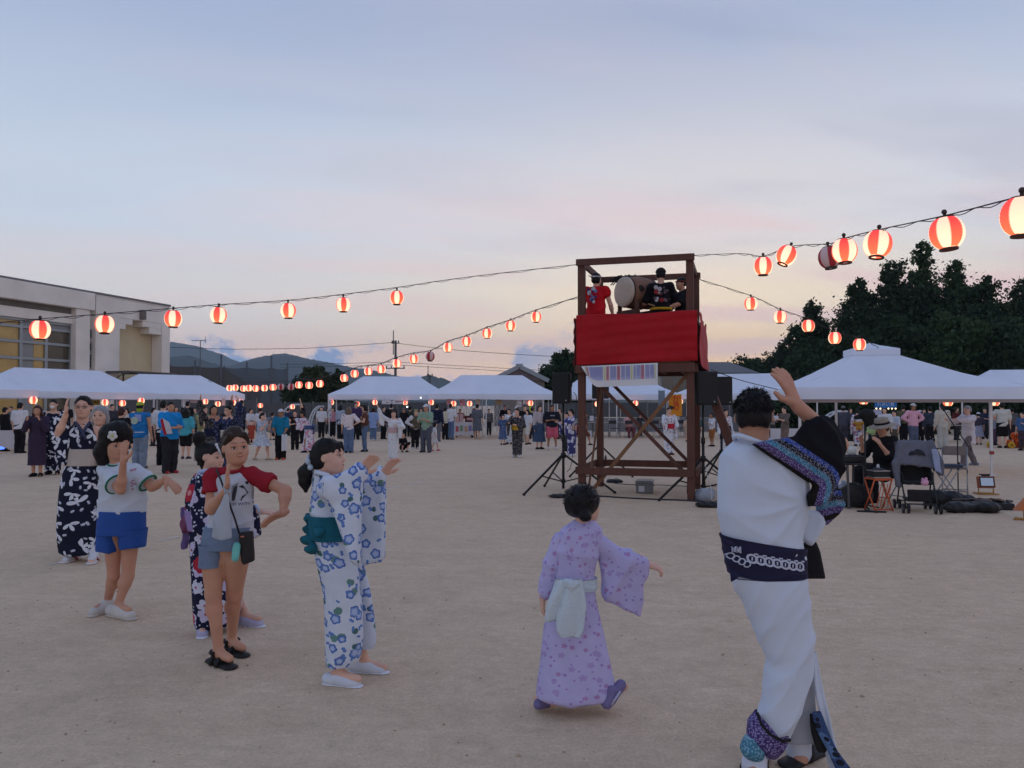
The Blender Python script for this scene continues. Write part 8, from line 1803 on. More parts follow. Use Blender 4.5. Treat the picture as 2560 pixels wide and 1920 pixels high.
 M.loft('lining_gap_shade',[(1780,2030,2052,.0),(1815,2040,2064,.0),(1850,2054,2080,.0),(1885,2070,2102,.0),(1925,2092,2128,.0)],blu,.45,n=40,disp=lambda V,a,v: .004 * np.sin(a * 2 + v * 7))
 M.loft('lining_gap_shade',[(1785,2024,2044,.02),(1830,2028,2056,.02),(1870,2040,2066,.02),(1880,2046,2064,.02)],mat('piping_gap_black',None),.4,n=30)  # black loft drawn in as the shade of the gap at the slit
 # sash with a printed chain
 nv = mat('sash_navy',(.014,.013,.045),.8,bump=.3,bscale=90); ob = M.loft('sash',[(1352,1808,2006),(1378,1813,2007),(1412,1819,2008),(1446,1827,2008)],nv,.62,n=100,seg=24,tilt=.16,grow=.012,disp=lambda V,a,v: .002 * fold(V,(0,0,1),60,2))
 wt = mat('sash_print_white',(.50,.52,.64),.85); polys = []
 def P2(px,py): q = M.p(px,py,-.12); return q[0],q[2]
 def ring(cx,cy,rx,ry,w,rot=0.0,n=18):
  for i in range(n):
   a0,a1 = 2 * PI * i / n,2 * PI * (i + 1) / n; q = []
   for a,k in ((a0,1),(a1,1),(a1,1 - w),(a0,1 - w)):
    x,y = rx * k * math.cos(a),ry * k * math.sin(a); q.append(P2(cx + x * math.cos(rot) - y * math.sin(rot),cy + x * math.sin(rot) + y * math.cos(rot)))
   polys.append(q)
 for i in range(7):
  cx,cy = 1884 + i * 20.5,1399 + i * 3.6; ring(cx,cy,15.0,11.5,.42,.6)
  polys.append([P2(cx + dx,cy + dy) for dx,dy in ((-1.8,-4.5),(1.8,-4.5),(1.8,4.5),(-1.8,4.5))]); polys.append([P2(cx + 10 + dx,cy + 9 + dy) for dx,dy in ((-5,-2.5),(5,-1),(5,2.5),(-5,1))]); polys.append([P2(cx + 9 + dx,cy - 12 + dy) for dx,dy in ((-5,-2.5),(5,-1),(5,2.5),(-5,1))]); 
 for i in range(4): ring(1838 + i * 11.5,1397 + i * 5.5,8.5,9.5,.34,.6)
 for k in range(9): ring(1842 + 6.2 * (k % 3) * 1.1,1374 + 4.5 * (k // 3),4.6,2.6,.55,.9 * k)
 o = poly_decals(ob,polys,wt,ob,'chain_print',.004)
 M.slab('sash_end',[(1802,1344),(1836,1356),(1840,1372),(1806,1360)],-.12,.03,nv,.007); M.slab('sash_end',[(1824,1424),(1854,1438),(1846,1446),(1826,1458)],-.13,.03,nv,.007)
 t_ = poly_decals(ob,[],wt,ob) if False else None
 # black right half: shoulder, raised sleeve and its striped border
 edge = [(1866,1108),(1918,1140),(2040,1216),(2030,1240),(2023,1274)]
 poly = [(1869,1109),(1912,1099),(1952,1094),(1992,1088),(2026,1046),(2042,1036),(2066,1052),(2094,1080),(2110,1122),(2108,1170),(2094,1213),(2080,1238),(2066,1252),(2048,1264),(2026,1272),(2030,1240),(2039,1216),(1985,1184),(1925,1146)]
 def arm_cloth(f): f.cone(J['sh'][1] + np.array([0,.02,0]),J['el'][1] - np.array([.03,0,.01]),.062,.064,.05); f.cone(J['el'][1] - np.array([.03,0,.01]),J['el'][1] + (J['wr'][1] - J['el'][1]) * .40,.062,.056,.04)
 def banded(o,E):
  me = o.data; n = len(me.loops); vi = np.empty(n,np.int32); me.loops.foreach_get('vertex_index',vi); co = np.empty(len(me.vertices) * 3,np.float32); me.vertices.foreach_get('co',co); co = co.reshape(-1,3); Pp = np.array([M.p(x,y,-.1)[[0,2]] for x,y in E]); q = co[:,[0,2]]; d = np.full(len(q),9.0)
  for i in range(len(Pp) - 1):
   a,bb = Pp[i],Pp[i + 1]; e = bb - a; t = np.clip(((q - a) @ e) / (e @ e),0,1); d = np.minimum(d,np.linalg.norm(q - a - t[:,None] * e,axis=1))
  me.uv_layers[0].data.foreach_set('uv',np.stack([d[vi],co[vi,2]],1).astype(np.float32).ravel())
 o = M.slab('striped_sleeve',[(x,y,-.11 if x < 2040 else -.06) for x,y in poly],-.1,.075,bandm,.008,arm_cloth,disp=lambda V: .008 * fold(V,(.5,.2,1),18,31) * (V[:,0] > .10) - .004,rnd=.03); banded(o,edge)
 o = M.slab('sleeve_hem',[(2050,1216),(2100,1218),(2116,1262),(2098,1288),(2066,1313),(2047,1300),(2044,1275)],.06,.05,bandm,.008,disp=lambda V: .005 * fold(V,(1,0,.3),20,5)); banded(o,[(2030,1302),(2064,1315),(2130,1300)])
 M.slab('kimono_sleeve',[(1985,1270),(2044,1276),(2063,1306),(2046,1335),(2024,1362),(2000,1350)],.06,.06,wc,.008,disp=lambda V: .006 * fold(V,(1,0,-.4),18,6))
 M.slab('sleeve_tail',[(2000,1362),(2036,1348),(2048,1376),(2062,1446),(2002,1446)],.10,.06,mat('sleeve_black',(.010,.010,.012),.85,bump=.3,bscale=60),.008)
 # white tabi and dark sandals
 tb_ = mat('tabi_white',(.62,.64,.72),.85,bump=.2,bscale=60); f = Field(J['an'][0] + (-.25,-.2,-.12),J['an'][0] + (.3,.3,.32),.009); f.cone(J['kn'][0] + (J['an'][0] - J['kn'][0]) * .93,J['an'][0] - (0,0,.02),.050,.052,.02); f.cone(J['an'][0] - (0,0,.03),J['an'][0] + (.08,.16,-.055),.05,.036,.02); skin_obj('tabi',f,tb_,root,disp=lambda V: .004 * fold(V,(.2,.3,1),34,4))
 f = Field(J['an'][1] + (-.2,-.2,-.12),J['an'][1] + (.25,.3,.32),.009); f.cone(J['kn'][1] + (J['an'][1] - J['kn'][1]) * .7,J['an'][1] - (0,0,.02),.058,.05,.02); f.cone(J['an'][1] - (0,0,.03),J['an'][1] + (.02,.16,-.05),.045,.034,.02); skin_obj('tabi',f,tb_,root)
 for i in (0,1): shoe(root,J['an'][i],J['tdir'][i] if i == 0 else (.75,.6,0),1.75,mat('zori_dark',(.020,.017,.017),.6),name='zori',kind='zori',h=.008)
man()
# ------------------------------------------------------------------ the small girl in lavender
def lavender():
 M = Dancer('small girl in a lavender yukata with a white sash, looking away',4.06,1440)
 J = M.joints(1.12,.190,(1460,1262),(1458,1314),(1452,1365),(1440,1440),(1436,1490),[(1412,1346),(1490,1350)],[(1374,1414,.02),(1556,1404,.04)],[(1357,1492),(1616,1411,.05)],[(-.05,-.1,-1),(.95,-.1,-.25)],[(1,.2,0),(0,.3,-1)],(-1,1),[(1408,1510),(1465,1510)],[(1402,1620),(1470,1610,0)],[(1376,1742,.03),(1526,1726,-.06)],[(-.6,.6,0),(.65,.35,.3)],138,4,fw=(.15,1,0),kid=True,curl=(.4,.5),slim=dict(torso=.8,thigh=.6,shoulder=.75))
 root = M.root; body(root,J,M.H,SK['fair'],.008,.0045,kid=True)
 def knot(f,P,hh): f.ball(M.p(1453,1254,.0),.088,None,.02); f.ball(M.p(1462,1290,-.08),.032,None,.012)
 hair(root,J,HR['black'],'crop',.0055,9,n=500,ext=knot,fringe=False)
 b = MB(); b.tube([M.p(1462 + 9 * math.cos(a),1283 + 4 * math.sin(a),-.085 - .01 * math.sin(a)) for a in np.linspace(0,6.28,12)],.006,6); b.build('hair_tie',cloth(206,96,140),root,True)
 m = K['lavender']
 M.loft('kimono',[(1302,1436,1484),(1311,1418,1494),(1324,1400,1506),(1350,1390,1506),(1390,1384,1496),(1428,1381,1490),(1448,1386,1486),(1470,1386,1487),(1500,1376,1490),(1540,1367,1499),(1600,1356,1512),(1660,1348,1525),(1710,1341,1536),(1738,1340,1538),(1748,1350,1520)],m,.62,n=100,seg=130,disp=lambda V,a,v: .007 * fold(V,(1,.2,.35),16,7,.3) * np.clip(v * 2 - .9,.15,1) + .006 * fold(V,(.3,.2,1),20,8) * (v < .4))
 M.slab('sleeve',[(1396,1330),(1418,1352),(1398,1420),(1390,1470),(1368,1502),(1349,1494),(1345,1452),(1358,1404),(1378,1346)],.0,.085,m,.008,disp=lambda V: .005 * fold(V,(.4,.2,1),24,3),rnd=.035)
 M.slab('sleeve',[(1476,1326),(1510,1334),(1560,1379),(1618,1395),(1627,1438),(1613,1462),(1612,1505),(1600,1543),(1560,1530),(1513,1500),(1500,1440),(1490,1395)],.03,.075,m,.008,lambda f: f.chain([J['sh'][1] + np.array([-.01,0,0]),J['el'][1],J['el'][1] + (J['wr'][1] - J['el'][1]) * .85],[.050,.050,.044],.03),disp=lambda V: .012 * fold(V,(.75,.3,-.5),13,4,.25),rnd=.03)
 ws = mat('towel_sash',(.56,.63,.67),.9,var=.05,bump=.6,bscale=70)
 M.loft('sash',[(1444,1384,1488),(1458,1383,1489),(1474,1385,1489)],ws,.64,n=70,seg=12,grow=.008,disp=lambda V,a,v: .003 * fold(V,(0,0,1),70,2))
 M.loft('sash_end',[(1448,1394,1428),(1475,1380,1432),(1510,1366,1418),(1545,1361,1408),(1552,1368,1402)],ws,.28,-.16,n=40,disp=lambda V,a,v: .007 * np.sin(a * 3 + v * 3))
 M.loft('sash_end',[(1448,1414,1450),(1490,1402,1460),(1540,1390,1460),(1575,1390,1456),(1592,1400,1446)],ws,.24,-.175,n=40,disp=lambda V,a,v: .008 * np.sin(a * 3 + v * 2) + .004 * fold(V,(1,0,.2),40,2))
 f = Field(M.p(1428,1460,-.18) - .08,M.p(1428,1460,-.18) + .08,.007); f.ball(M.p(1428,1461,-.175),(.045,.028,.032)); skin_obj('sash_knot',f,ws,root,disp=lambda V: .006 * fold(V,(1,0,.5),50,3))
 sm = cloth(120,110,150); f = Field(J['an'][0] - .16,J['an'][0] + .16,.007); f.cone(J['an'][0] + (.035,.02,-.018),J['an'][0] + (-.06,-.03,-.026),.032,.028,.01); f.ball(J['an'][0] + (.02,0,.0),.03,None,.02); f.cut((0,0,.002),(0,0,-1)); o = skin_obj('shoe',f,sm,root)
 f = Field(J['an'][1] - .16,J['an'][1] + .16,.007); f.cone(J['an'][1] + (-.02,-.02,-.055),J['an'][1] + (.055,.02,.02),.030,.028,.01); f.cone(J['an'][1] + (-.0,-.02,-.03),J['an'][1] + (.0,-.02,.01),.026,.022,.02); o = skin_obj('shoe',f,sm,root); b = MB(); b.tube([J['an'][1] + np.array(v) for v in ((.0,-.045,-.055),(.02,-.05,-.02),(.045,-.03,.005))],.006,6); b.build('strap',cloth(176,170,190),o,True)
lavender()
# ------------------------------------------------------------------ the girl in the morning-glory yukata
def glory():
 M = Dancer('girl in a white yukata with blue morning glories and a teal bow',4.48,850)
 J = M.joints(1.36,.200,(822,1141),(801,1198),(808,1260),(815,1335),(822,1400),[(818,1220,.11),(812,1224,-.10)],[(888,1226,.16),(852,1226,-.17)],[(956,1186,.12),(898,1182,-.16)],[(.62,-.25,.75),(.66,-.15,.72)],[(.5,-.6,-.5),(.35,-.8,-.4)],(1,1),[(832,1420,.05),(832,1420,-.03)],[(870,1530,.08),(855,1540,-.02)],[(912,1650,.18),(846,1676,-.03)],[(1,-.15,0),(.97,-.25,0)],86,6,fw=(.97,-.2,0),kid=True,curl=(.12,.1),slim=dict(torso=.72,thigh=.55,shoulder=.8))
 root = M.root; body(root,J,M.H,SK['fair'],.008,.0045,kid=True); face_parts(root,J['C'],J['fr'],J['hh'])
 def tail(f,P,hh): f.chain([M.p(790,1150),M.p(777,1162),M.p(765,1182),M.p(762,1205),M.p(764,1226)],[.045,.028,.042,.036,.012],.012); f.cone(P(.1,.36,.82),P(.16,.40,.62),.05 * hh,.03 * hh,.02); f.cone(P(-.1,.36,.82),P(-.16,.40,.62),.05 * hh,.03 * hh,.02); f.cone(P(-.30,.18,.6),P(-.31,.2,.36),.05 * hh,.02 * hh,.01)
 o = M.J; hair(root,J,HR['black'],'short',.0055,3,n=420,ext=tail)
 b = MB()
 for k in range(7):
  c = M.p(777,1160,0); a = 2 * PI * k / 7; b.ball(c + np.array([.008 * math.sin(a * 2),.036 * math.cos(a),.036 * math.sin(a)]),.018,8)
 b.build('scrunchie',cloth(176,190,206),root,True)
 m = K['glory']
 M.loft('kimono',[(1186,786,822),(1198,780,838),(1222,778,850),(1260,776,858),(1300,779,868),(1345,783,876),(1385,787,884),(1430,797,896),(1480,808,903),(1540,812,909),(1600,814,910),(1640,815,905),(1660,818,896)],m,.85,n=110,seg=140,disp=lambda V,a,v: .010 * fold(V,(1,.5,.12),12,7,.25) * np.clip(v * 2 - .8,.1,1) + .006 * fold(V,(.4,.2,1),18,8) * (v < .4))
 M.loft('kimono_flap',[(1395,862,900,.12),(1470,876,922,.13),(1540,884,932,.14),(1600,890,938,.14),(1622,896,934,.14)],m,.6,n=60,disp=lambda V,a,v: .007 * fold(V,(1,.4,.1),18,5))
 M.slab('sleeve',[(808,1196),(850,1178),(892,1158),(906,1178),(908,1290),(905,1392),(896,1410),(872,1396),(850,1310),(832,1256),(806,1240)],-.185,.10,m,.008,lambda f: f.chain([J['sh'][1],J['el'][1],J['wr'][1]],[.058,.06,.045],.03),disp=lambda V: .011 * fold(V,(1,.2,.25),15,4,.25),rnd=.04)
 M.slab('sleeve',[(880,1208),(952,1166),(962,1182),(964,1300),(965,1392),(956,1408),(904,1412),(896,1310)],.15,.075,m,.008,lambda f: f.chain([J['sh'][0],J['el'][0],J['el'][0] + (J['wr'][0] - J['el'][0]) * .9],[.055,.055,.04],.03),disp=lambda V: .007 * fold(V,(1,.2,.15),15,6,.25),rnd=.03)
 b = MB(); b.tube([M.p(784,1192,.02),M.p(792,1180,-.06),M.p(818,1188,-.09),M.p(846,1216,-.08),M.p(858,1248,-.03)],.013,8); b.build('collar',m,root,True)
 te = cloth(32,96,112,.3); M.loft('obi',[(1288,774,872),(1318,778,876),(1348,782,880)],te,.85,n=60,seg=12,grow=.01)
 f = Field(M.p(780,1330) - .2,M.p(780,1330) + .2,.0075); r = np.random.default_rng(4)
 for q in ((770,1296,.028),(790,1300,.034),(776,1322,.036),(798,1334,.034),(772,1348,.036),(788,1362,.034),(800,1350,.03),(776,1374,.026),(796,1378,.024)):
  f.ball(M.p(q[0],q[1],r.uniform(-.12,.08)),(q[2],q[2] * 1.5,q[2] * .9),None,.02)
 skin_obj('obi_bow',f,te,root,disp=lambda V: .010 * lumps(V,75,6) + .008 * fold(V,(.3,.8,1),45,2))
 for i in (1,0): shoe(root,J['an'][i],J['tdir'][i],1.34,mat('canvas_white',(.60,.63,.70),.8),mat('sole_white',(.66,.68,.74),.6),h=.007)
glory()
# ------------------------------------------------------------------ the girl in the red raglan tee
def raglan():
 M = Dancer('smiling girl in a red-sleeved raglan tee and denim shorts with a plastic bag',4.80,560)
 J = M.joints(1.40,.208,(589,1118),(586,1174),(582,1240),(574,1315),(563,1372),[(632,1190),(532,1190)],[(714,1226,-.04),(527,1272,-.07)],[(708,1283,-.10),(568,1224,-.20)],[(-.86,-.25,-.38),(.02,-.05,1)],[(.1,-.5,-.85),(1,.25,0)],(1,-1),[(592,1400),(534,1400)],[(586,1486,.10),(533,1486)],[(579,1594,.22),(546,1620)],[(.75,-.6,0),(.78,-.62,0)],34,2,-3,kid=True,curl=(.2,.08),slim=dict(torso=.82,shoulder=.85))
 root = M.root; body(root,J,M.H,SK['tan'],.0075,.0042,kid=True); face_parts(root,J['C'],J['fr'],J['hh'],smile=True,closed=.15)
 def nape(f,P,hh): f.ball(P(0,-.48,.60),.14 * hh,None,.04); f.ball(P(0,-.12,.82),.27 * hh,None,.05); f.cone(P(.22,.27,.86),P(.33,.12,.66),.07 * hh,.05 * hh,.02); f.cone(P(-.22,.27,.86),P(-.33,.12,.62),.07 * hh,.05 * hh,.02)
 hair(root,J,HR['brown'],'short',.0055,7,n=120,ext=nape,fringe=False)
 red = mat('tee_red',(.30,.018,.030),.85,var=.06,bump=.3,bscale=120,spec=.12,crease=.4); wt = mat('tee_white',(.54,.56,.62),.85,var=.03,bump=.3,bscale=120,spec=.12,crease=.45)
 tee = M.loft('shirt',[(1168,568,606),(1176,556,618),(1188,538,630),(1210,528,636),(1245,524,635),(1285,520,633),(1312,516,633),(1326,513,633),(1329,520,626)],wt,.60,n=96,seg=90,disp=lambda V,a,v: .006 * fold(V,(1,.2,.45),19,5,.3) * np.clip(v * 1.4 - .3,.1,1) + .004 * fold(V,(.5,.1,-1),26,9,.35) - .003)
 def slv(poly,sh,mid,r0,r1,sd):
  f = Field(np.minimum(sh,mid) - .18,np.maximum(sh,mid) + .18,.0075); f.cone(M.p(572 if sd < 0 else 602,1184),sh,.046,.054,.02); f.cone(sh,mid,r0 - .005,r1,.012); d = unit(mid - sh); f.cut(mid,d); skin_obj('sleeve',f,red,root,disp=lambda V: .005 * fold(V,d,24,3))
 slv(None,J['sh'][0],J['sh'][0] + (J['el'][0] - J['sh'][0]) * .60,.057,.062,1); slv(None,J['sh'][1],J['sh'][1] + (J['el'][1] - J['sh'][1]) * .54,.058,.064,-1)
 b = MB(); b.tube([J['nb'] + np.array([.052 * math.cos(a),.045 * math.sin(a) - .012,.008 + .018 * math.sin(a)]) for a in np.linspace(0,2 * PI,22)],.011,7); b.build('collar',red,root,True)
 def P2(px,py): q = M.p(px,py,-.10); return q[0],q[2]
 ink = mat('print_ink',(.045,.045,.055),.8); gr = mat('print_grey',(.27,.28,.31),.8)
 poly_decals(tee,[[P2(*q) for q in ((576,1253),(577,1235),(582,1218),(590,1214),(588,1230),(583,1253))],[P2(*q) for q in ((592,1218),(600,1214),(612,1221),(619,1230),(620,1253),(596,1253),(600,1242),(611,1236),(606,1224))],[P2(*q) for q in ((606,1206),(616,1203),(618,1212),(609,1213))],[P2(*q) for q in ((620,1208),(625,1206),(624,1216),(620,1216))]],ink,tee,'print',.004)
 poly_decals(tee,[[P2(*q) for q in ((576,1253),(576,1216),(590,1208),(612,1214),(622,1226),(621,1253))]],gr,tee,'print',.0025)
 tm = text_mesh('ENJOY WITH',.0255,'lettering',ink,depth=0.0); cx,cz = P2(588,1262); vs = [(cx + v.co.x * 1.05,cz + v.co.y) for v in tm.vertices]; fs = [tuple(q.vertices)[::-1] for q in tm.polygons]; decal(tee,vs,fs,ink,tee,'lettering',.004)
 dn = mat('denim_light',srgb(112,128,152),.85,var=.18,vscale=12,bump=.4,bscale=110,crease=.5)
 M.loft('shorts',[(1316,512,632),(1345,506,628),(1372,502,622)],dn,.66,n=80,seg=24); M.loft('shorts_leg',[(1360,501,566),(1390,499,562),(1415,498,560),(1417,503,556)],dn,1.1,n=60,disp=lambda V,a,v: .005 * fold(V,(.6,.2,1),22,3)); M.loft('shorts_leg',[(1360,560,623,.05),(1390,562,620,.05),(1412,562,616,.05),(1415,566,611,.05)],dn,1.1,n=60,disp=lambda V,a,v: .005 * fold(V,(.6,.2,1),22,4))
 # carried things: their own objects
 pb = mat('bag_film',(.54,.57,.62),.35,var=.06,vscale=20,transl=.35,spec=.5); r0 = thing('plastic_bag','white plastic bag hanging from the wrist of the red-sleeved girl','bag',M.o)
 loft_obj('bag_body',M.rows([(1222,563,572),(1240,556,574),(1275,543,578),(1312,533,581),(1340,527,583),(1347,532,580)],.42,-.24),pb,r0,n=60,seg=50,disp=lambda V,a,v: .009 * fold(V,(1,.1,.25),22,5,.3)); b = MB(); b.tube([M.p(563,1232,-.25),M.p(560,1215,-.22),M.p(568,1206,-.16),M.p(577,1216,-.20),M.p(573,1232,-.25)],.006,6); b.build('handle',pb,r0,True)
 f = Field(M.p(548,1330,-.26) - .06,M.p(548,1330,-.26) + .06,.008); f.ball(M.p(549,1332,-.245),(.032,.022,.024)); skin_obj('contents',f,cloth(110,186,200),r0)
 r1 = thing('shoulder_pouch','black shoulder pouch with a mint case at the hip of the red-sleeved girl','bag',M.o); bl = mat('pouch_black',(.022,.017,.017),.6,var=.1,bump=.2)
 f = Field(M.p(616,1370,-.15) - .17,M.p(616,1370,-.15) + .17,.008); f.slab([M.p(*q,-.16) for q in ((598,1331),(632,1327),(636,1402),(610,1412),(604,1400))],.06,.01,.018); skin_obj('pouch',f,bl,r1); b = MB(); b.tube([M.p(540,1168,.07),M.p(541,1174,-.03),M.p(552,1200,-.13),M.p(568,1245,-.19),M.p(588,1300,-.18),M.p(598,1334,-.17)],.006,7); b.build('strap',bl,r1,True); b = MB(); b.bar(M.p(602,1342,-.195),M.p(610,1341,-.195),.008); b.build('buckle',cloth(190,120,90),r1)
 f = Field(M.p(590,1380,-.2) - .1,M.p(590,1380,-.2) + .1,.008); f.cone(M.p(592,1365,-.2),M.p(588,1395,-.2),.024,.024,0,flat=(np.array([0,1.,0]),.6)); skin_obj('mint_case',f,cloth(116,190,182),r1)
 sb = mat('sandal_black',(.016,.015,.016),.6,bump=.2); 
 for i in (0,1): shoe(root,J['an'][i],J['tdir'][i],1.5,sb,name='sandal',kind='sandal',h=.0075)
raglan()
# ------------------------------------------------------------------ the girl half hidden behind her
def floral():
 M = Dancer('girl in a navy flowered yukata with a purple ribbon, partly behind the red-sleeved girl',5.48,520)
 J = M.joints(1.28,.19,(530,1141),(522,1178),(530,1230),(533,1300),(535,1360),[(532,1194,.12),(514,1197,-.10)],[(595,1268,.1),(520,1268,-.12)],[(650,1279,.05),(560,1290,-.1)],[(1,-.1,-.08),(.9,-.2,-.1)],[(0,.2,-1),(0,0,-1)],(1,-1),[(540,1390,.07),(525,1390,-.05)],[(585,1470,.12),(520,1480,-.04)],[(612,1532,.15),(508,1556,-.03)],[(1,-.2,0),(.3,-.9,0)],70,-4,fw=(.95,-.3,0),kid=True,slim=dict(torso=.75,thigh=.55,shoulder=.8))
 root = M.root; body(root,J,M.H,SK['fair'],.008,.0048,kid=True); face_parts(root,J['C'],J['fr'],J['hh'])
 def bun(f,P,hh): f.ball(M.p(498,1094,.0),.046,None,.02); f.chain([M.p(500,1110),M.p(504,1140),M.p(512,1172)],[.03,.035,.02],.03)
 hair(root,J,HR['black'],'short',.006,4,n=600,ext=bun)
 b = MB(); b.tube([M.p(541,1110,-.08),M.p(547,1124,-.085),M.p(553,1138,-.08)],.006,6); b.ball(M.p(541,1112,-.085),.011,8); b.ball(M.p(544,1119,-.088),.009,8); b.build('hair_clip',cloth(206,206,214),root,True)
 m = K['navyfloral']
 M.loft('kimono',[(1172,503,545),(1182,490,560),(1200,480,574),(1240,471,588),(1280,473,598),(1330,481,600),(1400,482,598),(1470,484,600),(1530,487,596),(1560,490,584),(1568,496,574)],m,.9,n=90,seg=110,disp=lambda V,a,v: .008 * fold(V,(1,.4,.2),13,7,.25))
 M.slab('sleeve',[(496,1186),(530,1192),(560,1262),(566,1330),(530,1350),(486,1330),(474,1262)],-.14,.08,m,.009,disp=lambda V: .007 * fold(V,(1,.2,.4),15,3),rnd=.03)
 M.slab('sleeve',[(590,1256),(640,1262),(647,1275),(654,1338),(632,1346),(604,1342)],.06,.07,m,.009,disp=lambda V: .005 * fold(V,(1,.2,.1),18,4)); b = MB(); b.tube([M.p(640,1262,.02),M.p(646,1272,.0),M.p(648,1284,.02)],.011,6); b.build('cuff',cloth(190,196,214),root,True)
 b = MB(); b.tube([M.p(492,1196,-.08),M.p(500,1180,-.1),M.p(522,1176,-.11),M.p(545,1190,-.09)],.016,8); b.build('collar',cloth(176,186,214),root,True)
 pu = mat('organza_purple',srgb(128,104,160),.6,var=.2,transl=.4); pk_ = mat('organza_rose',srgb(146,84,118),.6,var=.2,transl=.4)
 M.loft('obi',[(1272,470,598),(1298,472,600),(1322,477,601)],cloth(150,130,176),.9,n=60,seg=10,grow=.008)
 M.loft('ribbon',[(1268,456,476),(1284,449,478),(1300,452,480),(1312,462,482)],pu,.5,-.05,n=30,disp=lambda V,a,v: .007 * fold(V,(1,0,.6),40,3)); M.loft('ribbon',[(1288,458,482),(1304,448,484),(1322,450,482),(1336,466,480)],pk_,.5,-.07,n=30,disp=lambda V,a,v: .008 * fold(V,(1,0,-.6),40,4)); M.loft('ribbon',[(1322,462,480),(1345,455,478),(1362,450,472),(1374,452,462)],pu,.35,-.06,n=30,disp=lambda V,a,v: .005 * fold(V,(1,0,.2),40,5))
 for i in (0,1): shoe(root,J['an'][i],J['tdir'][i],1.42,cloth(176,172,198),mat('sole_white',None),h=.008)
floral()
# ------------------------------------------------------------------ the girl in the white tee and blue shorts
def blue_shorts():
 M = Dancer('girl in a white tee and blue shorts with a white flower in her hair',5.9,300)
 J = M.joints(1.39,.205,(288,1114),(292,1160),(302,1205),(303,1262),(303,1312),[(340,1180),(264,1178)],[(380,1217,-.04),(302,1224,-.16)],[(417,1198,-.10),(309,1152,-.26)],[(.74,-.2,-.56),(.10,-.15,1)],[(.4,.2,-.8),(.3,.9,0)],(-1,-1),[(326,1340),(282,1340)],[(320,1440,.0),(284,1440,.03)],[(297,1506,-.04),(270,1499,.12)],[(.85,-.5,0),(-.25,-.95,0)],52,0,kid=True,curl=(.15,.1),slim=dict(torso=.85,thigh=.92))
 root = M.root; body(root,J,M.H,SK['tan'],.008,.0048,kid=True); face_parts(root,J['C'],J['fr'],J['hh'])
 def curls(f,P,hh): f.ball(M.p(298,1080),.085,None,.04); f.ball(M.p(276,1086),.08,None,.04); f.chain([M.p(272,1110),M.p(258,1132),M.p(264,1152),M.p(274,1162)],[.07,.065,.05,.02],.03); f.ball(M.p(312,1086),.05,None,.03)
 hair(root,J,HR['black'],'short',.0065,12,n=900,ext=curls)
 b = MB()
 for k in range(5): a = 2 * PI * k / 5 + .3; V,Fc = ellip(M.p(281 + 7.5 * math.cos(a),1089 + 7.5 * math.sin(a),-.115),(.017,.008,.017),np.eye(3),10); b.add(V,Fc)
 b.ball(M.p(281,1089,-.12),.010,8,1); b.build('hair_flower',[cloth(206,206,200),cloth(190,186,110)],root,True)
 wt = mat('tee_white_b',(.54,.58,.64),.85,var=.03,bump=.3,bscale=120,crease=.45); gr = cloth(40,112,84)
 tee = M.loft('shirt',[(1152,276,310),(1160,262,330),(1172,251,352),(1192,248,364),(1225,247,365),(1258,246,366),(1278,245,367),(1286,246,366),(1289,252,360)],wt,.60,n=90,seg=80,tilt=-.10,disp=lambda V,a,v: .008 * fold(V,(1,.2,.5),17,5,.3) * np.clip(v * 1.4 - .2,.1,1) + .004 * fold(V,(.6,.1,-1),24,9,.35) - .004)
 def slv(sh,mid,r0,r1):
  f = Field(np.minimum(sh,mid) - .16,np.maximum(sh,mid) + .16,.008); f.cone(sh,mid,r0,r1,.03); d = unit(mid - sh); f.cut(mid,d); o = skin_obj('sleeve',f,wt,root,disp=lambda V: .006 * fold(V,d,22,3)); x = unit(np.cross(d,(0,1,0))); y = np.cross(d,x); b = MB(); b.tube([mid + (x * math.cos(a) + y * math.sin(a)) * (r1 - .001) for a in np.linspace(0,2 * PI,24)],.008,6); b.build('cuff',gr,o,True)
 slv(J['sh'][1],J['sh'][1] + (J['el'][1] - J['sh'][1]) * .72,.062,.075); slv(J['sh'][0],J['sh'][0] + (J['el'][0] - J['sh'][0]) * .75,.062,.070)
 b = MB(); b.tube([J['nb'] + np.array([.055 * math.cos(a),.05 * math.sin(a) - .01,.004 + .014 * math.sin(a)]) for a in np.linspace(0,2 * PI,22)],.008,6); b.build('collar',gr,root,True)
 def P2(px,py): q = M.p(px,py,-.12); return q[0],q[2]
 r = random.Random(8); rd = cloth(186,74,66); pr = cloth(176,120,140)
 poly_decals(tee,[[P2(330,1183),P2(341,1181),P2(347,1190),P2(344,1202),P2(336,1204),P2(331,1194)],[P2(340,1198),P2(349,1196),P2(350,1206),P2(343,1209)]],rd,tee); poly_decals(tee,[[P2(318 + 4.2 * i,1180 - 1.2 * i + r.uniform(-1,1)),P2(321 + 4.2 * i,1180 - 1.2 * i),P2(321 + 4.2 * i,1174 - 1.2 * i),P2(318 + 4.2 * i,1175 - 1.2 * i)] for i in range(5)] + [disc(*P2(326 + r.uniform(-6,18),1212 + r.uniform(-10,12)),.008,.006,8) for _ in range(12)],pr,tee)
 bs = mat('shorts_blue',(.020,.075,.30),.8,var=.08,bump=.2,crease=.5); M.loft('shorts',[(1276,250,362),(1305,246,362),(1335,244,362)],bs,.66,n=80,seg=20); M.loft('shorts_leg',[(1322,244,305,.02),(1350,243,304,.02),(1374,242,303,.02),(1376,247,299,.02)],bs,1.15,n=56,disp=lambda V,a,v: .008 * fold(V,(1,.3,.1),16,3)); M.loft('shorts_leg',[(1322,302,362,-.01),(1345,304,361,-.01),(1366,305,360,-.01),(1369,309,356,-.01)],bs,1.15,n=56,disp=lambda V,a,v: .008 * fold(V,(1,.3,.1),16,4))
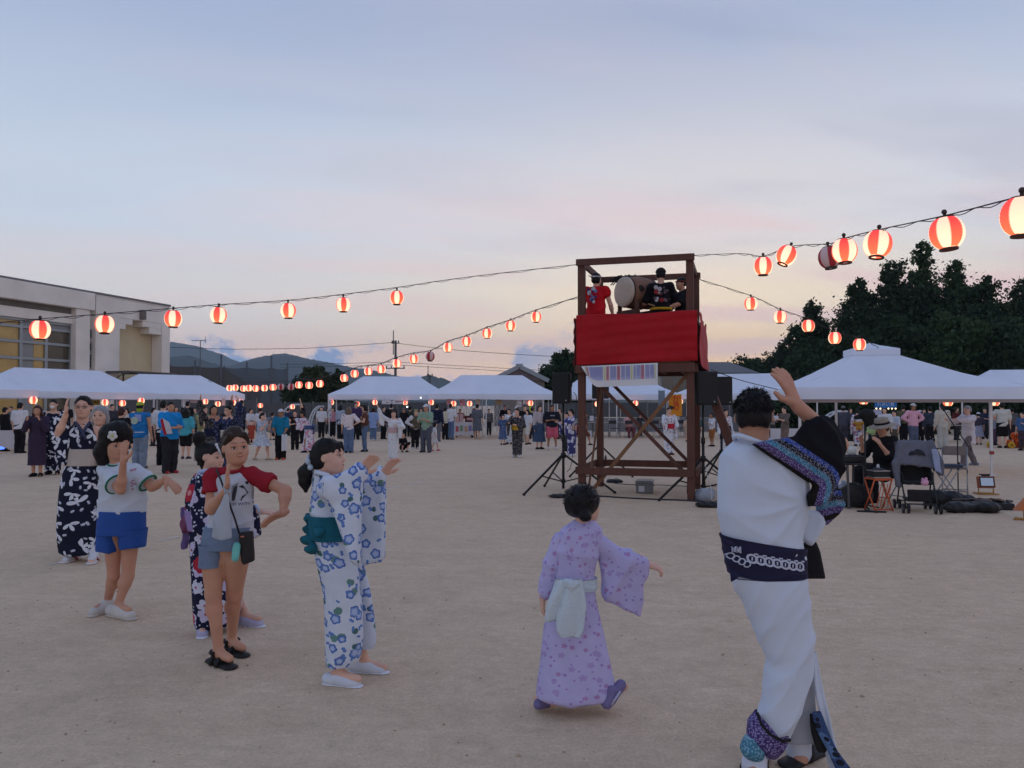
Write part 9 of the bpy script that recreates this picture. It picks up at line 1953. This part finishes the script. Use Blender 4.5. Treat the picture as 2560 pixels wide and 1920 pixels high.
 for i in (0,1): shoe(root,J['an'][i],J['tdir'][i],1.75,cloth(196,190,182),mat('sole_cream',srgb(190,182,170),.6),name='sneaker',h=.0075)
blue_shorts()
# ------------------------------------------------------------------ the woman in the bird-print kimono
def birds():
 M = Dancer('woman with glasses in a navy bird-print kimono and cream obi, hand raised',7.95,205)
 J = M.joints(1.63,.225,(208,1018),(203,1062),(205,1100),(204,1150),(204,1190),[(240,1078),(172,1078)],[(256,1126,.02),(147,1084,-.10)],[(262,1168,-.05),(164,1038,-.16)],[(.1,-.3,-1),(.10,-.1,1)],[(-1,0,0),(.75,.4,0)],(-1,-1),[(222,1210),(188,1210)],[(228,1300,.02),(185,1300)],[(234,1386,-.04),(184,1388,.02)],[(.3,-.9,0),(-.1,-1,0)],17,2,curl=(.2,.1),slim=dict(torso=.85,thigh=.7,shoulder=.85))
 root = M.root; body(root,J,M.H,SK['fair'],.009,.0055); face_parts(root,J['C'],J['fr'],J['hh'],glasses=True,closed=.3)
 def bun(f,P,hh): f.ball(P(0,-.48,.72),.17 * hh,None,.03)
 hair(root,J,HR['black'],'crop',.0065,6,n=200,ext=bun,fringe=False)
 m = K['crane']
 M.loft('kimono',[(1058,190,216),(1065,180,232),(1075,168,244),(1100,163,247),(1125,166,242),(1150,166,240),(1180,160,243),(1220,152,246),(1270,147,248),(1320,144,248),(1358,146,247),(1380,149,246),(1386,156,240)],m,.64,n=80,seg=110,disp=lambda V,a,v: .008 * fold(V,(1,.3,.15),10,7,.2) * np.clip(v * 2 - .9,.1,1))
 M.slab('sleeve',[(140,1042),(160,1036),(176,1066),(178,1112),(168,1165),(148,1158),(131,1107),(124,1056)],-.08,.09,m,.011,disp=lambda V: .008 * fold(V,(.5,.2,1),12,3),rnd=.035); M.slab('sleeve',[(236,1072),(258,1090),(268,1130),(266,1172),(246,1166)],.02,.09,m,.011,rnd=.035)
 M.loft('obi',[(1122,168,241),(1143,168,240),(1164,166,240)],cloth(184,172,162,.05),.66,n=60,seg=12,grow=.012)
 b = MB(); b.tube([M.p(186,1066,.0),M.p(188,1056,-.05),M.p(196,1064,-.13),M.p(206,1080,-.16),M.p(214,1098,-.165)],.014,7); b.tube([M.p(228,1066,.0),M.p(224,1056,-.05),M.p(218,1064,-.13),M.p(208,1080,-.155),M.p(200,1098,-.165)],.014,7); b.build('collar',pattern('collar_birds',(.05,.055,.10),[dict(scale=16,n=5,spike=.8,pow=1.4,r=.045,half=-.2,col=(.6,.62,.7),seed=3)]),root,True)
 b = MB(); q = [M.p(196,1062,-.125),M.p(206,1080,-.14),M.p(217,1062,-.125)]; b.add(q,[(0,1,2)]); b.build('neckline',SK['fair'],root)
 for i in (0,1):
  f = Field(J['an'][i] - .18,J['an'][i] + .18,.008); f.cone(J['an'][i] + (0,0,.04),J['an'][i] - (0,0,.02),.042,.042); f.cone(J['an'][i] - (0,0,.02),J['an'][i] + J['tdir'][i] * .12 - (0,0,.03),.042,.034,.02); f.cut((0,0,.022),(0,0,-1)); skin_obj('tabi',f,tee_w,root); shoe(root,J['an'][i],J['tdir'][i],1.62,cloth(206,198,196),name='zori',kind='zori',h=.008,strapm=cloth(150,40,52))
birds()
